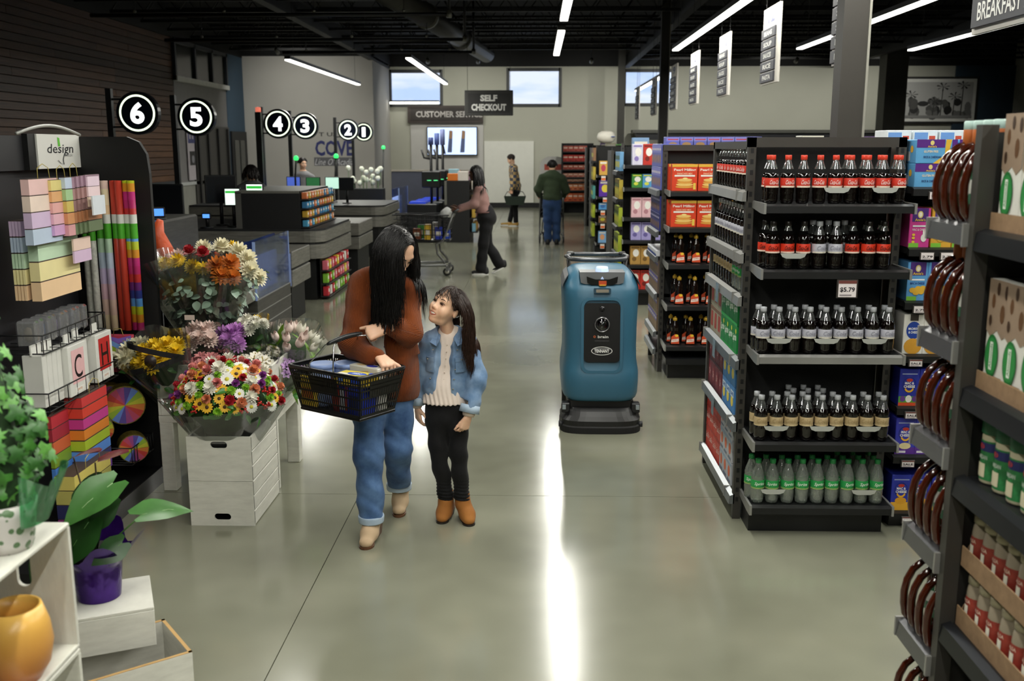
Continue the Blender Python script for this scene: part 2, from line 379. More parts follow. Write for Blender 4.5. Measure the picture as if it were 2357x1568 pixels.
MB().cyl((-.5, -5, 0), (.6, 8.5, .1), .24, n=18).build('duct_run', M('34332f', .5, .3), t)
for y, x in ((-1, -.17), (3.5, .2)): MB().cyl((x, y, .02), (x + .02, y + .12, .02), .26, n=18).build('joint_band', M('6a6961', .5, .3), t)
# ---------------------------------------------------------------- strip lights
LM = M(LAMP_COL, .5, var=0, emit=4.0); LM.cycles.emission_sampling = 'NONE'
def strip(x, y0, y1, z, lab, drop=True):
    t = tag(empty('strip_light', (x, (y0 + y1) / 2, z)), lab, 'light', 'ceiling strip lights')
    h = (y1 - y0) / 2
    MB().b(-.055, -h, .0, .055, h, .06).build('housing', M('3a3a3a', .4, .3), t)
    MB().b(-.05, -h + .01, -.025, .05, h - .01, .0).build('diffuser', LM, t)
    ld = bpy.data.lights.new('tube', 'AREA'); ld.shape = 'RECTANGLE'; ld.size = .1; ld.size_y = 2 * h - .02; ld.energy = LAMP * PI * .1 * 2 * h; ld.color = LAMP_COL
    lo = bpy.data.objects.new('tube', ld); COL.objects.link(lo); lo.parent = t; lo.location = (0, 0, -.027)
    for q in (-h + .5, h - .5): MB().cyl((0, q, .06), (0, q, ZC - z), .004, n=4).build('cable', BLACK, t)
ZL = 3.62
for x, nm, rows in ((-4.68, 'over the checkouts', ((19.2, 26.8), )), (-2.37, 'beside the first back window', ((18.9, 26.6), (6.4, 9.2))),
                    (.34, 'above the open main aisle', ((14.6, 18.35), (9.4, 13.4), (2.2, 8.2), (-4, 1))),
                    (2.33, 'beside the hanging aisle banners', ((9.0, 17.5), (2, 8.2), (-3, 1))),
                    (4.36, 'behind the broad dark column', ((9, 17.3), (5, 8.2))), (6.3, 'above the far shelving', ((9, 17.6), )),
                    (-.9, 'added out of view to light the woman in rust', ((-.5, 3.2), )), (2.9, 'low in front of the third back window', ((24, 30), ))):  # the row by the woman is added, out of view, to light the people
    for k, (a, c) in enumerate(rows):
        strip(x, a, c, ZL, 'long white strip light ' + nm + ('', ', one run closer', ', two runs closer', ', run above the entrance')[k])
# short lamps lying across, under the first back window
t = tag(empty('strip_light', (-4.0, 33.3, 3.45)), 'short pair of strip lights under the first back window', 'light')
MB().b(-.82, -.05, 0, .82, .05, .05).build('housing', M('3a3a3a', .4), t)
MB().b(-.7, .05, 0, -.64, .5, .04).build('bracket', DARK, t); MB().b(.64, .05, 0, .7, .5, .04).build('bracket', DARK, t)
for a, c in ((-.8, .17), (.2, .8)): MB().b(a, -.06, -.06, c, .04, 0).build('diffuser', LM, t)

# track spots washing the back wall: first two real, rest added to brighten it
for k, (x, pw) in enumerate(((-3.24, 90), (-1.75, 120), (1.6, 150), (4.6, 150), (7.6, 150), (10.8, 150), (-6.9, 140))):
    y = 30.4 if x > -5 else 27.2
    t = tag(empty('wall_wash_spot', (x, y, 4.5)), 'grey track spot of a part-added row aimed at the back wall, %s from the entrance' % ORD[(1, 2, 3, 4, 5, 6, 0)[k]], 'light', 'track spots')
    MB().cyl((0, -.1, .04), (0, .12, -.03), .05, .06, 12).build('lamp_head', M('6b6b68', .4, .5), t); MB().cyl((0, 0, .04), (0, 0, ZC - 4.5), .012, n=6).build('stem', DARK, t)
    ld = bpy.data.lights.new('spot', 'SPOT'); ld.energy = pw; ld.spot_size = math.radians(125); ld.spot_blend = .9; ld.shadow_soft_size = .06; ld.color = LAMP_COL
    lo = bpy.data.objects.new('bulb', ld); COL.objects.link(lo); lo.parent = t; lo.location = (0, .16, -.04); lo.rotation_euler = (math.radians(52), 0, 0)
# ================================================================ shelving on the right of the aisle
class Rack:
    def __init__(s, name, base, label, group='black store shelving units', cat='shelving'):
        s.b = Vector(base); s.o = empty(name, base, 0, label, cat, group)
    def mb(s): m = MB(); m.X = Matrix.Translation(-s.b); return m
    def part(s, name, box, mat, r=0):
        m = s.mb(); (m.rb(*box, r) if r else m.b(*box)); return m.build(name, mat, s.o)
    def post(s, x, y, h, w=.04, z0=0):
        o = s.part('post', (x - w / 2, y - w / 2, z0, x + w / 2, y + w / 2, h), POSTM)
        m = s.mb()
        z = z0 + .1
        while z < h - .05: m.b(x - .008, y - w / 2 - .001, z, x + .008, y - w / 2 + .001, z + .025); z += .055
        m.build('slot_row', BLACK, o)['kind'] = 'stuff'
        return o
    def front(s, x0, x1, yf, yb, z, rail=BLACK, ends=True, t=.03, lip=.04):
        o = s.part('shelf', (x0, yf, z - t, x1, yb, z), SHELFM)
        m = s.mb(); m.prism([(yf - .004, z + .004), (yf - .03, z - .006), (yf - .03, z - lip), (yf - .004, z - lip)], x0, x1, 'x'); m.build('price_rail', rail, o)
        if ends:
            for xx, dx in ((x0, -.012), (x1, .012)):
                m = s.mb(); m.prism([(yf - .036, z + .008), (yb, z + .008), (yb, z - .02), (yf + .04, z - lip - .004), (yf - .036, z - lip - .004)], xx, xx + dx, 'x'); m.build('end_bracket', RAIL, o)
        return o
    def side(s, xf, xb, y0, y1, z, rail=None, ends=True, t=.03, lip=.05, ry0=None):
        o = s.part('shelf', (xf, y0, z - t, xb, y1, z), SHELFM)
        m = s.mb(); m.prism([(xf - .002, z + .006), (xf - .028, z - .004), (xf - .034, z - lip), (xf - .004, z - lip)], y0 if ry0 is None else ry0, y1, 'y'); m.build('price_rail', rail or RAIL, o)
        if ends:
            for yy, dy in ((y0, -.01), (y1, .01)):
                m = s.mb(); m.prism([(xf - .036, z + .006), (xb, z + .006), (xb, z - .02), (xf + .04, z - lip - .004), (xf - .036, z - lip - .004)], yy, yy + dy, 'y'); m.build('end_bracket', RAIL, o)
        return o
POSTM = M('45433f', .45, .4, var=.08); SHELFM = M('17181a', .4, .2); PANELM = M('0f1010', .7, var=.15, bump=.1, bs=200)
SIDEM = M('4a453e', .5, .2, var=.06)
RAILB = M('7a7f83', .28, .55, var=.05)
def tagcard(rack, x, y, z, txt='$5.79', w=.085, h=.085, rz=0, label=None, red=True):
    t = empty('price_card', (x, y, z), rz, label, 'price tag', 'shelf price cards')
    MB().rb(-w / 2, -.004, 0, w / 2, .004, h, .002).build('holder', M('3a3532', .4), t)
    p = Print(); p.rect(-w * .42, h * .06, w * .42, h * .93, 'e6dede'); p.k += 4
    if red: p.rect(-w * .42, h * .78, w * .42, h * .93, '6e3a34')
    p.text(txt, 0, h * .45, w * .7, h * .27, '28242a', .02); p.rect(-w * .36, h * .14, w * .2, h * .2, '8d8588')
    p.build('print', t, (0, -.004, 0)); return t
# ---------------------------------------------------------------- soda bottles
COLA = M('0b0605', .06, var=.02, spec=.7, coat=.6); CLEARP = film('cfd4d2', .20, .06, .10); CLEARG = film('e6f0e6', .16, .05, .16)
HB = .238; RB = .0345
BPROF = [(.012, 0), (.026, .002), (.032, .012), (.0335, .03), (.0325, .045), (.0345, .058), (.0345, .075), (.0338, .08), (.0338, .128), (.0345, .133), (.0335, .15), (.0285, .172), (.021, .192), (.0155, .208), (.0135, .216), (.0135, .224)]
def bottle(name, liquid, lab_c, txt, txt_c, cap_c, band2=None, fill=.15, clear=None):
    t = empty(name); m = MB()
    lo = [p for p in BPROF if p[1] <= fill + .001]; hi = [p for p in BPROF if p[1] >= fill - .001]
    if liquid: m.lathe(lo, 18, mi=0, cap=True); m.lathe(hi, 18, mi=1, cap=False)
    else: m.lathe(BPROF, 18, mi=1, cap=False)
    m.build('bottle_body', [liquid or COLA, clear or CLEARP], t)
    MB().lathe([(.0142, .2155), (.0158, .217), (.0158, .2375), (.0145, .239), (.0, .239)], 14, cap=False).build('cap', M(cap_c, .35), t)
    l = MB().lathe([(.0345, .082), (.0349, .083), (.0349, .127), (.0345, .128)], 20, cap=False)
    l = l.build('label_band', M(lab_c, .4, var=.08, vs=40), t)
    p = Print(bend=.0352)
    if band2: p.rect(-.05, .082, .05, .090, band2)
    if txt: p.text(txt, 0, .108, .052, .022, txt_c, .01, shear=.25)
    if p.inks: p.build('lettering', l)
    return Temp(t)
def cola_red(): return bottle('cola_bottle', COLA, 'c8392b', 'Coca-Cola', 'f1dcd6', 'd8432f', 'e6d3c2', fill=.158)
B_RED = cola_red()
B_ZERO = bottle('cola_bottle', COLA, 'd0361f', 'Coca-Cola', '1d0f0d', '17120f', 'e8cdbd', fill=.19)
B_SIL = bottle('cola_bottle', COLA, 'b9b9c4', 'Coke', '8a8a99', 'b7bac0', 'd5d0c2', fill=.172)
B_TAN = bottle('cola_bottle', COLA, 'bba57c', 'Coke', 'a48d62', 'b9bcc0', 'cdb98f', fill=.172)
B_GRN = bottle('lime_soda_bottle', None, '2b9a4d', 'Sprite', 'e6f3e6', '1e7f3f', '8fae63', clear=CLEARG)
GB = 'soda bottles on the end rack'
def soda_row(T, n, x0, x1, y, z, lab, start=0):
    for i in range(n):
        x = x0 + (x1 - x0) * i / max(1, n - 1)
        T.put((x + random.uniform(-.002, .002), y + random.uniform(-.003, .003), z + .001), random.uniform(-.35, .35), lab % ORD[i + start], 'bottle', GB)
# the cola end rack
r = Rack('end_rack', (1.45, 5.6, 0), 'tall black rack of bottled cola facing the camera, beside the boxed pasta')
for x in (1.1, 1.86): r.post(x, 5.22, 2.05)
for x, y in ((1.1, 6.2), (1.86, 6.2)): r.post(x, y, 2.03)
r.part('back_panel', (1.12, 5.31, .12, 1.84, 5.33, 2.0), PANELM); r.part('side_back_panel', (1.40, 5.34, .12, 1.42, 6.2, 2.0), PANELM)
r.part('top_frame', (1.08, 5.2, 2.0, 1.88, 5.26, 2.05), POSTM); r.part('top_side_frame', (1.08, 5.26, 1.99, 1.12, 6.22, 2.03), POSTM)
r.part('end_panel', (1.845, 5.24, 0, 1.885, 6.2, 2.05), SIDEM); r.part('divider_panel', (1.12, 5.335, .1, 1.4, 5.35, 2.0), M('2a2927', .5, .2))
r.part('base', (1.13, 5.03, 0, 1.83, 6.15, .13), BLACK); r.part('kick_plate', (1.125, 5.3, 0, 1.135, 6.18, .12), BLACK)
FZ = (1.722, 1.398, .966, .507, .165)
for k, z in enumerate(FZ): r.front(1.125, 1.845, 4.97, 5.3, z, RAIL if k == 2 else BLACK)
SZ = (1.775, 1.455, 1.228, .885, .543, .135)
for k, z in enumerate(SZ): r.side(1.09, 1.39, 5.352, 6.19, z, RAIL if k < 3 else RAILB, ry0=5.2)
m = r.mb(); [m.cyl((1.13 + .0 * i, 5.309, .2), (1.13, 5.309, .2), .001, n=3) for i in range(1)]
tagcard(r, 1.545, 4.945, 1.262, label='small square price card below the second shelf of cola bottles', w=.105, h=.095)
soda_row(B_RED, 9, 1.163, 1.785, 5.02, FZ[0], '%s red-capped cola bottle along the front of the top shelf')
soda_row(B_RED, 4, 1.555, 1.80, 5.10, FZ[0], '%s red-capped cola bottle in the back row of the top shelf')
soda_row(B_RED, 1, 1.17, 1.17, 5.11, FZ[0], '%s red-capped cola bottle hidden behind the corner of the top shelf')
soda_row(B_ZERO, 3, 1.185, 1.335, 5.02, FZ[1], '%s black-capped red-label cola bottle at the aisle end of the second shelf')
soda_row(B_ZERO, 1, 1.165, 1.165, 5.10, FZ[1], '%s black-capped cola bottle in the back row of the second shelf, aisle corner')
soda_row(B_SIL, 2, 1.415, 1.495, 5.02, FZ[1], '%s silver-label cola bottle between red ones on the second shelf')
soda_row(B_SIL, 3, 1.40, 1.56, 5.10, FZ[1], '%s silver-capped bottle in the back row of the second shelf')
soda_row(B_ZERO, 3, 1.58, 1.735, 5.02, FZ[1], '%s black-capped red-label cola bottle at the pasta end of the second shelf')
soda_row(B_ZERO, 3, 1.59, 1.745, 5.10, FZ[1], '%s black-capped cola bottle in the back row of the second shelf, pasta end')
soda_row(B_SIL, 9, 1.155, 1.785, 5.015, FZ[2], '%s silver-label cola bottle along the front of the middle shelf')
soda_row(B_SIL, 9, 1.145, 1.785, 5.09, FZ[2], '%s silver-label cola bottle in the back row of the middle shelf')
soda_row(B_TAN, 9, 1.168, 1.788, 5.015, FZ[3], '%s tan-label cola bottle along the front of the fourth shelf')
soda_row(B_TAN, 9, 1.158, 1.788, 5.09, FZ[3], '%s tan-label cola bottle in the second row of the fourth shelf')
soda_row(B_TAN, 3, 1.365, 1.52, 5.165, FZ[3], '%s tan-label cola bottle in the third row of the fourth shelf')
soda_row(B_TAN, 3, 1.36, 1.515, 5.24, FZ[3], '%s tan-label cola bottle in the rearmost row of the fourth shelf')
soda_row(B_GRN, 9, 1.165, 1.785, 5.015, FZ[4], '%s clear green-label lime soda bottle along the front of the bottom shelf')
soda_row(B_GRN, 9, 1.145, 1.785, 5.09, FZ[4], '%s clear green-label lime soda bottle in the back row of the bottom shelf')
soda_row(B_GRN, 3, 1.62, 1.78, 5.165, FZ[4], '%s clear green-label lime soda bottle in the third row of the bottom shelf')
# carry handles of the shrink packs
CH = film('e8ebe4', .25, .3, .55)
hk = 0
for row, xs_ in ((0, (1.475, 1.71)), (1, (1.28,)), (2, (1.23, 1.47, 1.71)), (3, (1.24, 1.475, 1.71)), (4, (1.24, 1.71))):
    for x in xs_:
        P = [(-.065, 0), (-.055, -.018), (-.035, -.026), (.035, -.026), (.055, -.018), (.065, 0)]
        o = MB().prism(P, -.0006, .0006).build('carry_handle', CH, None, (x, 4.978, FZ[row] + .083))
        tag(o, 'translucent plastic carry handle, %s of those wrapped around the racked bottles' % ORD[hk], 'handle', 'clear carry handles'); hk += 1
def side_row(T, n, y0, y1, x, z, lab, start=0):
    for i in range(n):
        T.put((x, y0 + (y1 - y0) * i / max(1, n - 1), z + .001), -PI / 2 + random.uniform(-.3, .3), lab % ORD[i + start], 'bottle', GB)
side_row(B_RED, 10, 5.385, 6.14, 1.125, SZ[0], '%s red-capped bottle from the corner post, top side shelf facing the aisle')
side_row(B_RED, 8, 5.5, 6.12, 1.205, SZ[0], '%s red-capped bottle in the back row of the top side shelf')
side_row(B_SIL, 10, 5.385, 6.14, 1.125, SZ[1], '%s silver-capped bottle from the corner post, second side shelf facing the aisle')
side_row(B_ZERO, 7, 5.55, 6.1, 1.205, SZ[1], '%s dark bottle in the back row of the second side shelf')
side_row(B_GRN, 3, 5.385, 5.55, 1.125, SZ[2], '%s green-label bottle from the corner post, third side shelf facing the aisle')
side_row(B_TAN, 7, 5.64, 6.14, 1.125, SZ[2], '%s tan-label bottle on the third side shelf facing the aisle')
side_row(B_GRN, 3, 5.4, 5.6, 1.205, SZ[2], '%s green-capped bottle in the back row of the third side shelf')
# ---------------------------------------------------------------- cartons
def carton(name, w, h, d, col, draw=None, side=None, rough=.42):
    t = empty(name); MB().rb(-w / 2, -d / 2, 0, w / 2, d / 2, h, .0025).build('carton_body', M(col, rough, var=.05, vs=20), t)
    if draw:
        p = Print(); draw(p, w, h); p.build('front_print', t, (0, -d / 2, 0))
    if side:
        p = Print(); side(p, d, h); p.build('side_print', t, (-w / 2, 0, 0), -PI / 2)
    return Temp(t)
def fill(T, cells, lab, cat='carton', group=None, rz=0):
    for i, c in enumerate(cells): T.put(c, rz, lab % ORD[i] if '%s' in lab else lab, cat, group)
def d_sprite(p, w, h): p.text('Sprite', 0, h * .55, w * .86, h * .34, 'dff2df', .03, rot=.12); p.rect(-w * .5, 0, w * .5, h * .1, '2fa34f'); p.disc(w * .3, h * .82, w * .12, h * .09, 'e7e04a')
def d_beige(p, w, h): p.rect(-w * .3, h * .2, w * .3, h * .8, 'a8463c'); p.rect(-w * .5, h * .86, w * .5, h, '7e5c4b')
def d_maroon(p, w, h): p.disc(0, h * .55, w * .32, h * .28, '8a3038'); p.text('Dr', 0, h * .55, w * .3, h * .25, 'd8b9b4', .02); p.rect(-w * .5, 0, w * .5, h * .12, '4b161d')
def d_lemon(p, w, h): p.disc(0, h * .45, w * .3, h * .2, 'e8d45e'); p.rect(-w * .4, h * .6, w * .4, h * .85, 'cfe0ee'); p.text('LIME', 0, h * .73, w * .6, h * .13, '2c5fa5', .02)
def d_red(p, w, h): p.text('Coca-Cola', 0, h * .6, w * .85, h * .28, 'eed6cf', .01, rot=.1, shear=.25); p.rect(-w * .5, 0, w * .5, h * .13, 'a8261d')
def d_grey(p, w, h): p.disc(0, h * .55, w * .25, h * .25, 'd4643a'); p.rect(-w * .5, h * .85, w * .5, h, '8fa2b8'); p.rect(-w * .35, h * .1, w * .35, h * .2, '5a6b86')
PK = 'soda multipacks on the rack side'
c_spr = carton('soda_multipack', .115, .155, .26, '15823c', d_sprite); c_bei = carton('soda_multipack', .115, .155, .26, 'a29a84', d_beige)
c_mar = carton('soda_multipack', .115, .155, .26, '6b1f28', d_maroon); c_lem = carton('soda_multipack', .115, .155, .26, '4f88c4', d_lemon)
c_red = carton('soda_multipack', .115, .128, .26, 'c03021', d_red); c_gry = carton('soda_multipack', .115, .128, .26, 'b3b6bd', d_grey)
for tmp, js, zi, hs, nm in ((c_spr, (0, 1, 2, 3), 3, (0, 1), 'green lime soda'), (c_bei, (4, 5, 6), 3, (0, 1), 'beige and red soda'), (c_lem, (0, 1, 2), 4, (0, 1), 'blue and yellow soda'),
                            (c_mar, (3, 4, 5, 6), 4, (0, 1), 'dark maroon soda'), (c_gry, (0, 1, 2), 5, (0, 1, 2), 'pale grey soda'), (c_red, (3, 4, 5, 6), 5, (0, 1, 2), 'bright red cola')):
    for q in hs:
        for i, j in enumerate(js):
            tmp.put((1.222, 5.405 + .118 * j, SZ[zi] + .001 + q * (.157 if zi < 5 else .130)), -PI / 2, '%s multipack, %s from the corner post, %s layer' % (nm, ORD[i], ('lower', 'second', 'top')[q]), 'multipack', PK)
# window strip tags on the side rails
for k, (y, z) in enumerate(((5.75, SZ[2] - .11), (5.78, SZ[3] - .10), (5.75, SZ[4] - .1))):
    o = MB().b(-.001, -.035, 0, .001, .035, .11).build('shelf_talker', film('a9c3d6', .3, .2, .5), None, (1.048, y, z)); tag(o, 'clear blue shelf card hanging from the %s side rail' % ('third', 'fourth', 'fifth')[k], 'price tag', 'blue shelf cards')
# ---------------------------------------------------------------- boxed pasta rack
r = Rack('pasta_rack', (2.25, 5.3, 0), 'black shelving of boxed macaroni beside the cola rack')
r.part('back_panel', (1.89, 5.48, 0, 2.75, 5.5, 2.0), PANELM); r.part('base', (1.9, 5.12, 0, 2.75, 5.48, .06), BLACK)
r.post(1.91, 5.46, 2.0); r.post(2.74, 5.46, 2.0)
MZ = (1.80, 1.496, 1.222, .942, .663, .398, .085)
for z in MZ: r.front(1.89, 2.75, 5.12, 5.48, z, BLACK, ends=False)
def d_annie(c, pas, col2):
    def f(p, w, h):
        p.rect(-w * .38, h * .66, w * .38, h, '4a2a78'); p.disc(0, h * .84, w * .13, h * .09, 'd9c87a'); p.disc(0, h * .84, w * .08, h * .06, 'f0ead8'); p.text("Annie's", 0, h * .71, w * .5, h * .07, 'd8b93a', .03)
        p.rect(-w * .34, h * .53, w * .34, h * .57, 'e8eef2'); p.text('MAC & CHEESE', 0, h * .46, w * .7, h * .06, col2, .02)
        if pas == 'mac':
            for a, c2 in ((-.22, .28), (.05, .32), (.2, .24), (-.05, .22), (.28, .33)): p.disc(a * w, c2 * h, w * .16, h * .07, 'e7b53c', 10)
        if pas == 'bunny':
            p.disc(w * .22, h * .25, w * .14, h * .1, 'f1efe9'); p.disc(w * .2, h * .38, w * .04, h * .09, 'f1efe9', 8); p.disc(w * .28, h * .38, w * .04, h * .09, 'f1efe9', 8)
            for a in (.15, .25, .33): p.disc(-w * .28, h * a, w * .08, h * .035, 'e6c23f', 8)
        p.rect(-w * .5, 0, -w * .02, h * .12, '7cbf3f')
    return f
def d_annie_wide(p, w, h):
    p.rect(-w * .5, h * .66, w * .2, h, '54247e'); p.disc(-w * .12, h * .86, w * .05, h * .1, 'd9c87a'); p.text("Annie's", -w * .12, h * .71, w * .22, h * .08, 'd8b93a', .03)
    p.poly([(w * .22, h), (w * .36, h), (w * .32, h * .62), (w * .5, h * .5), (w * .5, 0), (-w * .08, 0), (w * .2, h * .35)], 'd9ad37'); p.rect(w * .37, h * .6, w * .5, h, '54247e')
    p.text('GLUTEN FREE', -w * .14, h * .5, w * .36, h * .09, 'e8d8b4', .02); p.text('RICE & CHEDDAR', -w * .1, h * .27, w * .44, h * .09, '1f3c6e', .03); p.rect(w * .18, h * .06, w * .42, h * .22, '3f9a4a')
def d_white(p, w, h):
    p.disc(0, h * .6, w * .36, h * .22, '23449c'); p.text('MACARONI', 0, h * .64, w * .52, h * .06, 'f0f0ee', .03); p.text('& CHEESE', 0, h * .55, w * .5, h * .06, 'f0f0ee', .03); p.disc(0, h * .2, w * .44, h * .2, 'd39a35', 16); p.rect(-w * .2, h * .84, w * .2, h, '3a3430'); p.disc(w * .36, h * .4, w * .1, h * .06, 'd4622c')
def d_kraft(low):
    def f(p, w, h):
        p.rect(-w * .38, h * .85, w * .38, h * .88, 'a9b6e0'); p.loop(0, h * .58, w * .34, h * .2, w * .03, '1a2a7c'); p.disc(0, h * .7, w * .16, h * .045, 'c8392f')
        p.text('MAC &', 0, h * .62, w * .46, h * .07, 'f2f2f4', .04); p.text('CHEESE', 0, h * .53, w * .56, h * .07, 'f2f2f4', .04)
        a = [(w * .24 * math.cos(q), h * .5 + h * .13 * math.sin(q)) for q in [PI + .35 + (PI - .7) * i / 8 for i in range(9)]]; b = [(x * .8, z + h * .05) for x, z in a[::-1]]; p.poly(a + b, 'f0b62e')
        if low == 'kids': p.rect(-w * .5, 0, w * .5, h * .1, 'd9502a'); p.rect(-w * .5, h * .1, w * .5, h * .27, '57a534'); p.disc(0, h * .2, w * .16, h * .1, 'f2eee4', 10); p.disc(-w * .3, h * .2, w * .14, h * .08, '6a3f8c', 10); p.disc(w * .3, h * .2, w * .14, h * .08, '6a3f8c', 10)
        elif low == 'purple': p.rect(-w * .5, 0, w * .5, h * .2, '5b2f94'); p.disc(0, h * .24, w * .3, h * .09, 'e3d3a0', 12); p.rect(-w * .4, h * .05, w * .05, h * .11, 'e6e2ee')
        else: p.rect(-w * .5, 0, w * .5, h * .24, 'eeb235'); p.disc(0, h * .28, w * .3, h * .1, 'e8a62a', 12)
    return f
WB, HBX = .104, .2
GP = 'pasta boxes on the black shelves'
w1 = carton('pasta_box', .2, .118, .2, '5b9fd0', d_annie_wide, side=lambda p, w, h: (p.rect(-w * .4, h * .1, w * .1, h * .5, 'c9d3da'), p.disc(w * .2, h * .6, w * .1, h * .15, 'dcae3e')))
for q in (0, 1):
    w1.put((2.0, 5.22, MZ[0] + .001 + .119 * q), 0, 'wide blue and purple pasta box, %s of the stack on the top shelf' % ('lower', 'upper')[q], 'carton', GP)
    w1.put((2.215, 5.23, MZ[0] + .001 + .119 * q), 0, 'wide blue and purple pasta box, %s of the stack further in on the top shelf' % ('lower', 'upper')[q], 'carton', GP)
cs = [(carton('pasta_box', WB, HBX, .2, 'cf3f93', d_annie('pink', 'bunny', 'f2dfe9')), 1, 'bright pink pasta box with a rabbit'), (carton('pasta_box', WB, HBX, .2, 'd9a63a', d_annie('y', 'mac', '54247e')), 1, 'yellow pasta box'),
      (carton('pasta_box', WB, HBX, .2, '5f9fd6', d_annie('b', 'mac', '23408a')), 2, 'light blue pasta box'), (carton('pasta_box', WB, HBX + .01, .2, 'e3e1da', d_white), 3, 'white macaroni box with a blue disc'),
      (carton('pasta_box', WB, HBX, .2, '2a35a4', d_kraft('kids')), 4, 'dark blue macaroni box with a green picture band'), (carton('pasta_box', WB, HBX, .2, '3a3fb4', d_kraft('purple')), 5, 'dark blue macaroni box with a purple foot'),
      (carton('pasta_box', WB, HBX, .2, '2d3ab0', d_kraft('gold')), 6, 'dark blue macaroni box with a golden foot')]
for tmp, zi, nm in cs:
    xs_ = {0: (1.955, 2.06, 2.17, 2.28)}.get(0)
    if nm.startswith('bright pink'): xs_ = (1.945,)
    if nm.startswith('yellow'): xs_ = (2.058, 2.165)
    for i, x in enumerate(xs_): tmp.put((x, 5.22, MZ[zi] + .001), 0, '%s, %s from the cola rack' % (nm, ORD[i]), 'carton', GP)
    tmp.put((xs_[0] - .015, 5.425, MZ[zi] + .001), 0, '%s standing in the second row' % nm, 'carton', GP)
for k, (x, zi) in enumerate(((2.0, 0), (1.98, 1), (2.08, 1), (1.965, 2), (1.965, 3), (1.965, 4), (1.965, 5), (1.99, 6))):
    tagcard(r, x, 5.085, MZ[zi] - .058, 'SALE' if k > 3 else '2.79', .075, .04, 0, '%s small price tag down the pasta shelf edges' % ORD[k], red=k > 3)
for i, x in enumerate((1.95, 2.09, 2.23)):
    o = carton('snack_box', .13, .06, .2, 'dfe6ea', lambda p, w, h: (p.rect(-w * .45, h * .2, w * .1, h * .8, '6f9bd6'), p.rect(w * .15, h * .2, w * .4, h * .5, 'c8503a'))).put((x, 5.62, 2.03), 0, '%s white and blue snack box on top of the pasta rack' % ORD[i], 'carton', 'boxes on top of the pasta rack')
r.part('deck', (1.89, 5.5, 1.98, 2.75, 5.75, 2.028), BLACK); r.part('support', (1.89, 5.51, 0, 2.75, 5.55, 1.98), BLACK)
# ---------------------------------------------------------------- nearest shelving at the lower right
r = Rack('near_rack', (1.45, 2.6, 0), 'nearest black shelving with jugs of brown syrup, almond pouches and jars')
for y in (2.79, 1.6): r.part('post', (1.2, y - .02, 0, 1.245, y + .02, 2.06), POSTM)
r.part('back_panel', (1.62, 1.5, .1, 1.64, 3.05, 2.1), PANELM); r.part('base', (1.26, 1.5, 0, 1.62, 3.02, .1), BLACK); r.part('end_frame', (1.245, 2.78, .1, 1.62, 2.80, 2.04), M('2b2a28', .5, .3))
JZ = (1.786, 1.452, 1.137, .815, .483, .15)
for z in JZ: r.side(1.22, 1.5, 2.81, 3.06, z, M('76777a', .25, .75, var=.05), ends=True, lip=.055)
NZ = (1.775, 1.335, 1.07, .615, .2)
for z in NZ: r.side(1.235, 1.62, 1.55, 2.77, z, M('2b2d31', .3, .7), ends=False, lip=.055)
# jugs with bowed handles
SYR = M('3f1608', .12, var=.1, coat=.6); 
def jug():
    t = empty('syrup_jug')
    MB().lathe([(.0, 0), (.02, .001), (.023, .01), (.024, .06), (.024, .15), (.02, .19), (.015, .215), (.014, .235)], 14, (.0, .04, 0), sy=1.1, cap=False).build('jug_body', SYR, t)
    P = [(0, .03, .225), (0, -.006, .212), (0, -.034, .185), (0, -.05, .15), (0, -.057, .11), (0, -.056, .07), (0, -.05, .035), (0, -.036, .012), (0, .03, .012)]
    MB().tube(P, [.010, .0105, .0115, .012, .0125, .0125, .012, .011, .010], 10).build('handle', SYR, t)
    MB().lathe([(.0145, .215), (.0185, .218), (.0185, .262), (.0175, .265)], 12, (0, .028, 0), cap=False).build('neck_band', M('b8642f', .5), t)
    MB().lathe([(.0165, .262), (.0185, .265), (.0185, .285), (.016, .289), (0, .289)], 12, (0, .028, 0), cap=False).build('cap', M('a9c4bd', .4), t)
    l = MB().lathe([(.0247, .05), (.0247, .14)], 14, (0, .04, 0), sy=1.1, cap=False).build('label_band', M('2f6b4c', .5), t)
    MB().lathe([(.0253, .08), (.0253, .12)], 14, (0, .04, 0), sy=1.1, cap=False).build('stripe', M('d8d9d0', .5), l)
    return Temp(t)
J = jug()
for k, z in enumerate(JZ + (-.1,)):
    if z < 0: continue
    for i in range(4):
        J.put((1.25, 2.84 + .064 * i, z + .001), -PI / 2, '%s brown syrup jug with a bowed handle, %s shelf of the nearest rack' % (ORD[i], ('top', 'second', 'third', 'fourth', 'fifth', 'lowest')[k]), 'jug', 'brown syrup jugs')
def d_almond(p, w, h):
    p.rect(-w * .5, 0, w * .5, h * .12, '8a6a3f'); p.poly([(-w * .5, h * .52), (-w * .3, h * .47), (0, h * .54), (w * .25, h * .47), (w * .5, h * .53), (w * .5, h), (-w * .5, h)], '8f7b68')
    for a, b, s in ((-.25, .8, .16), (.2, .7, .2), (-.05, .92, .14), (.33, .9, .15), (-.32, .62, .12)): p.disc(a * w, b * h, s * w * .55, s * h * .45, '5e4129' if s > .15 else '3d2a1c', 8)
    p.disc(-w * .12, h * .3, w * .31, h * .2, '1f6b32'); p.disc(-w * .12, h * .3, w * .27, h * .17, '2c8440'); p.rect(-w * .2, h * .17, -w * .06, h * .43, 'dfe6da'); p.text('Almonds', -w * .13, h * .3, h * .23, w * .09, '2c8440', .02, rot=PI / 2); p.rect(-w * .2, 0, -w * .04, h * .1, '9c4f8a')
al = carton('almond_pouch', .112, .30, .1, 'd5d4cc', d_almond)
for i in range(6): al.put((1.3, 2.69 - .116 * i, NZ[0] + .012), -PI / 2, '%s white almond pouch from the post, top shelf of the nearest rack' % ORD[i], 'pouch', 'almond pouches')
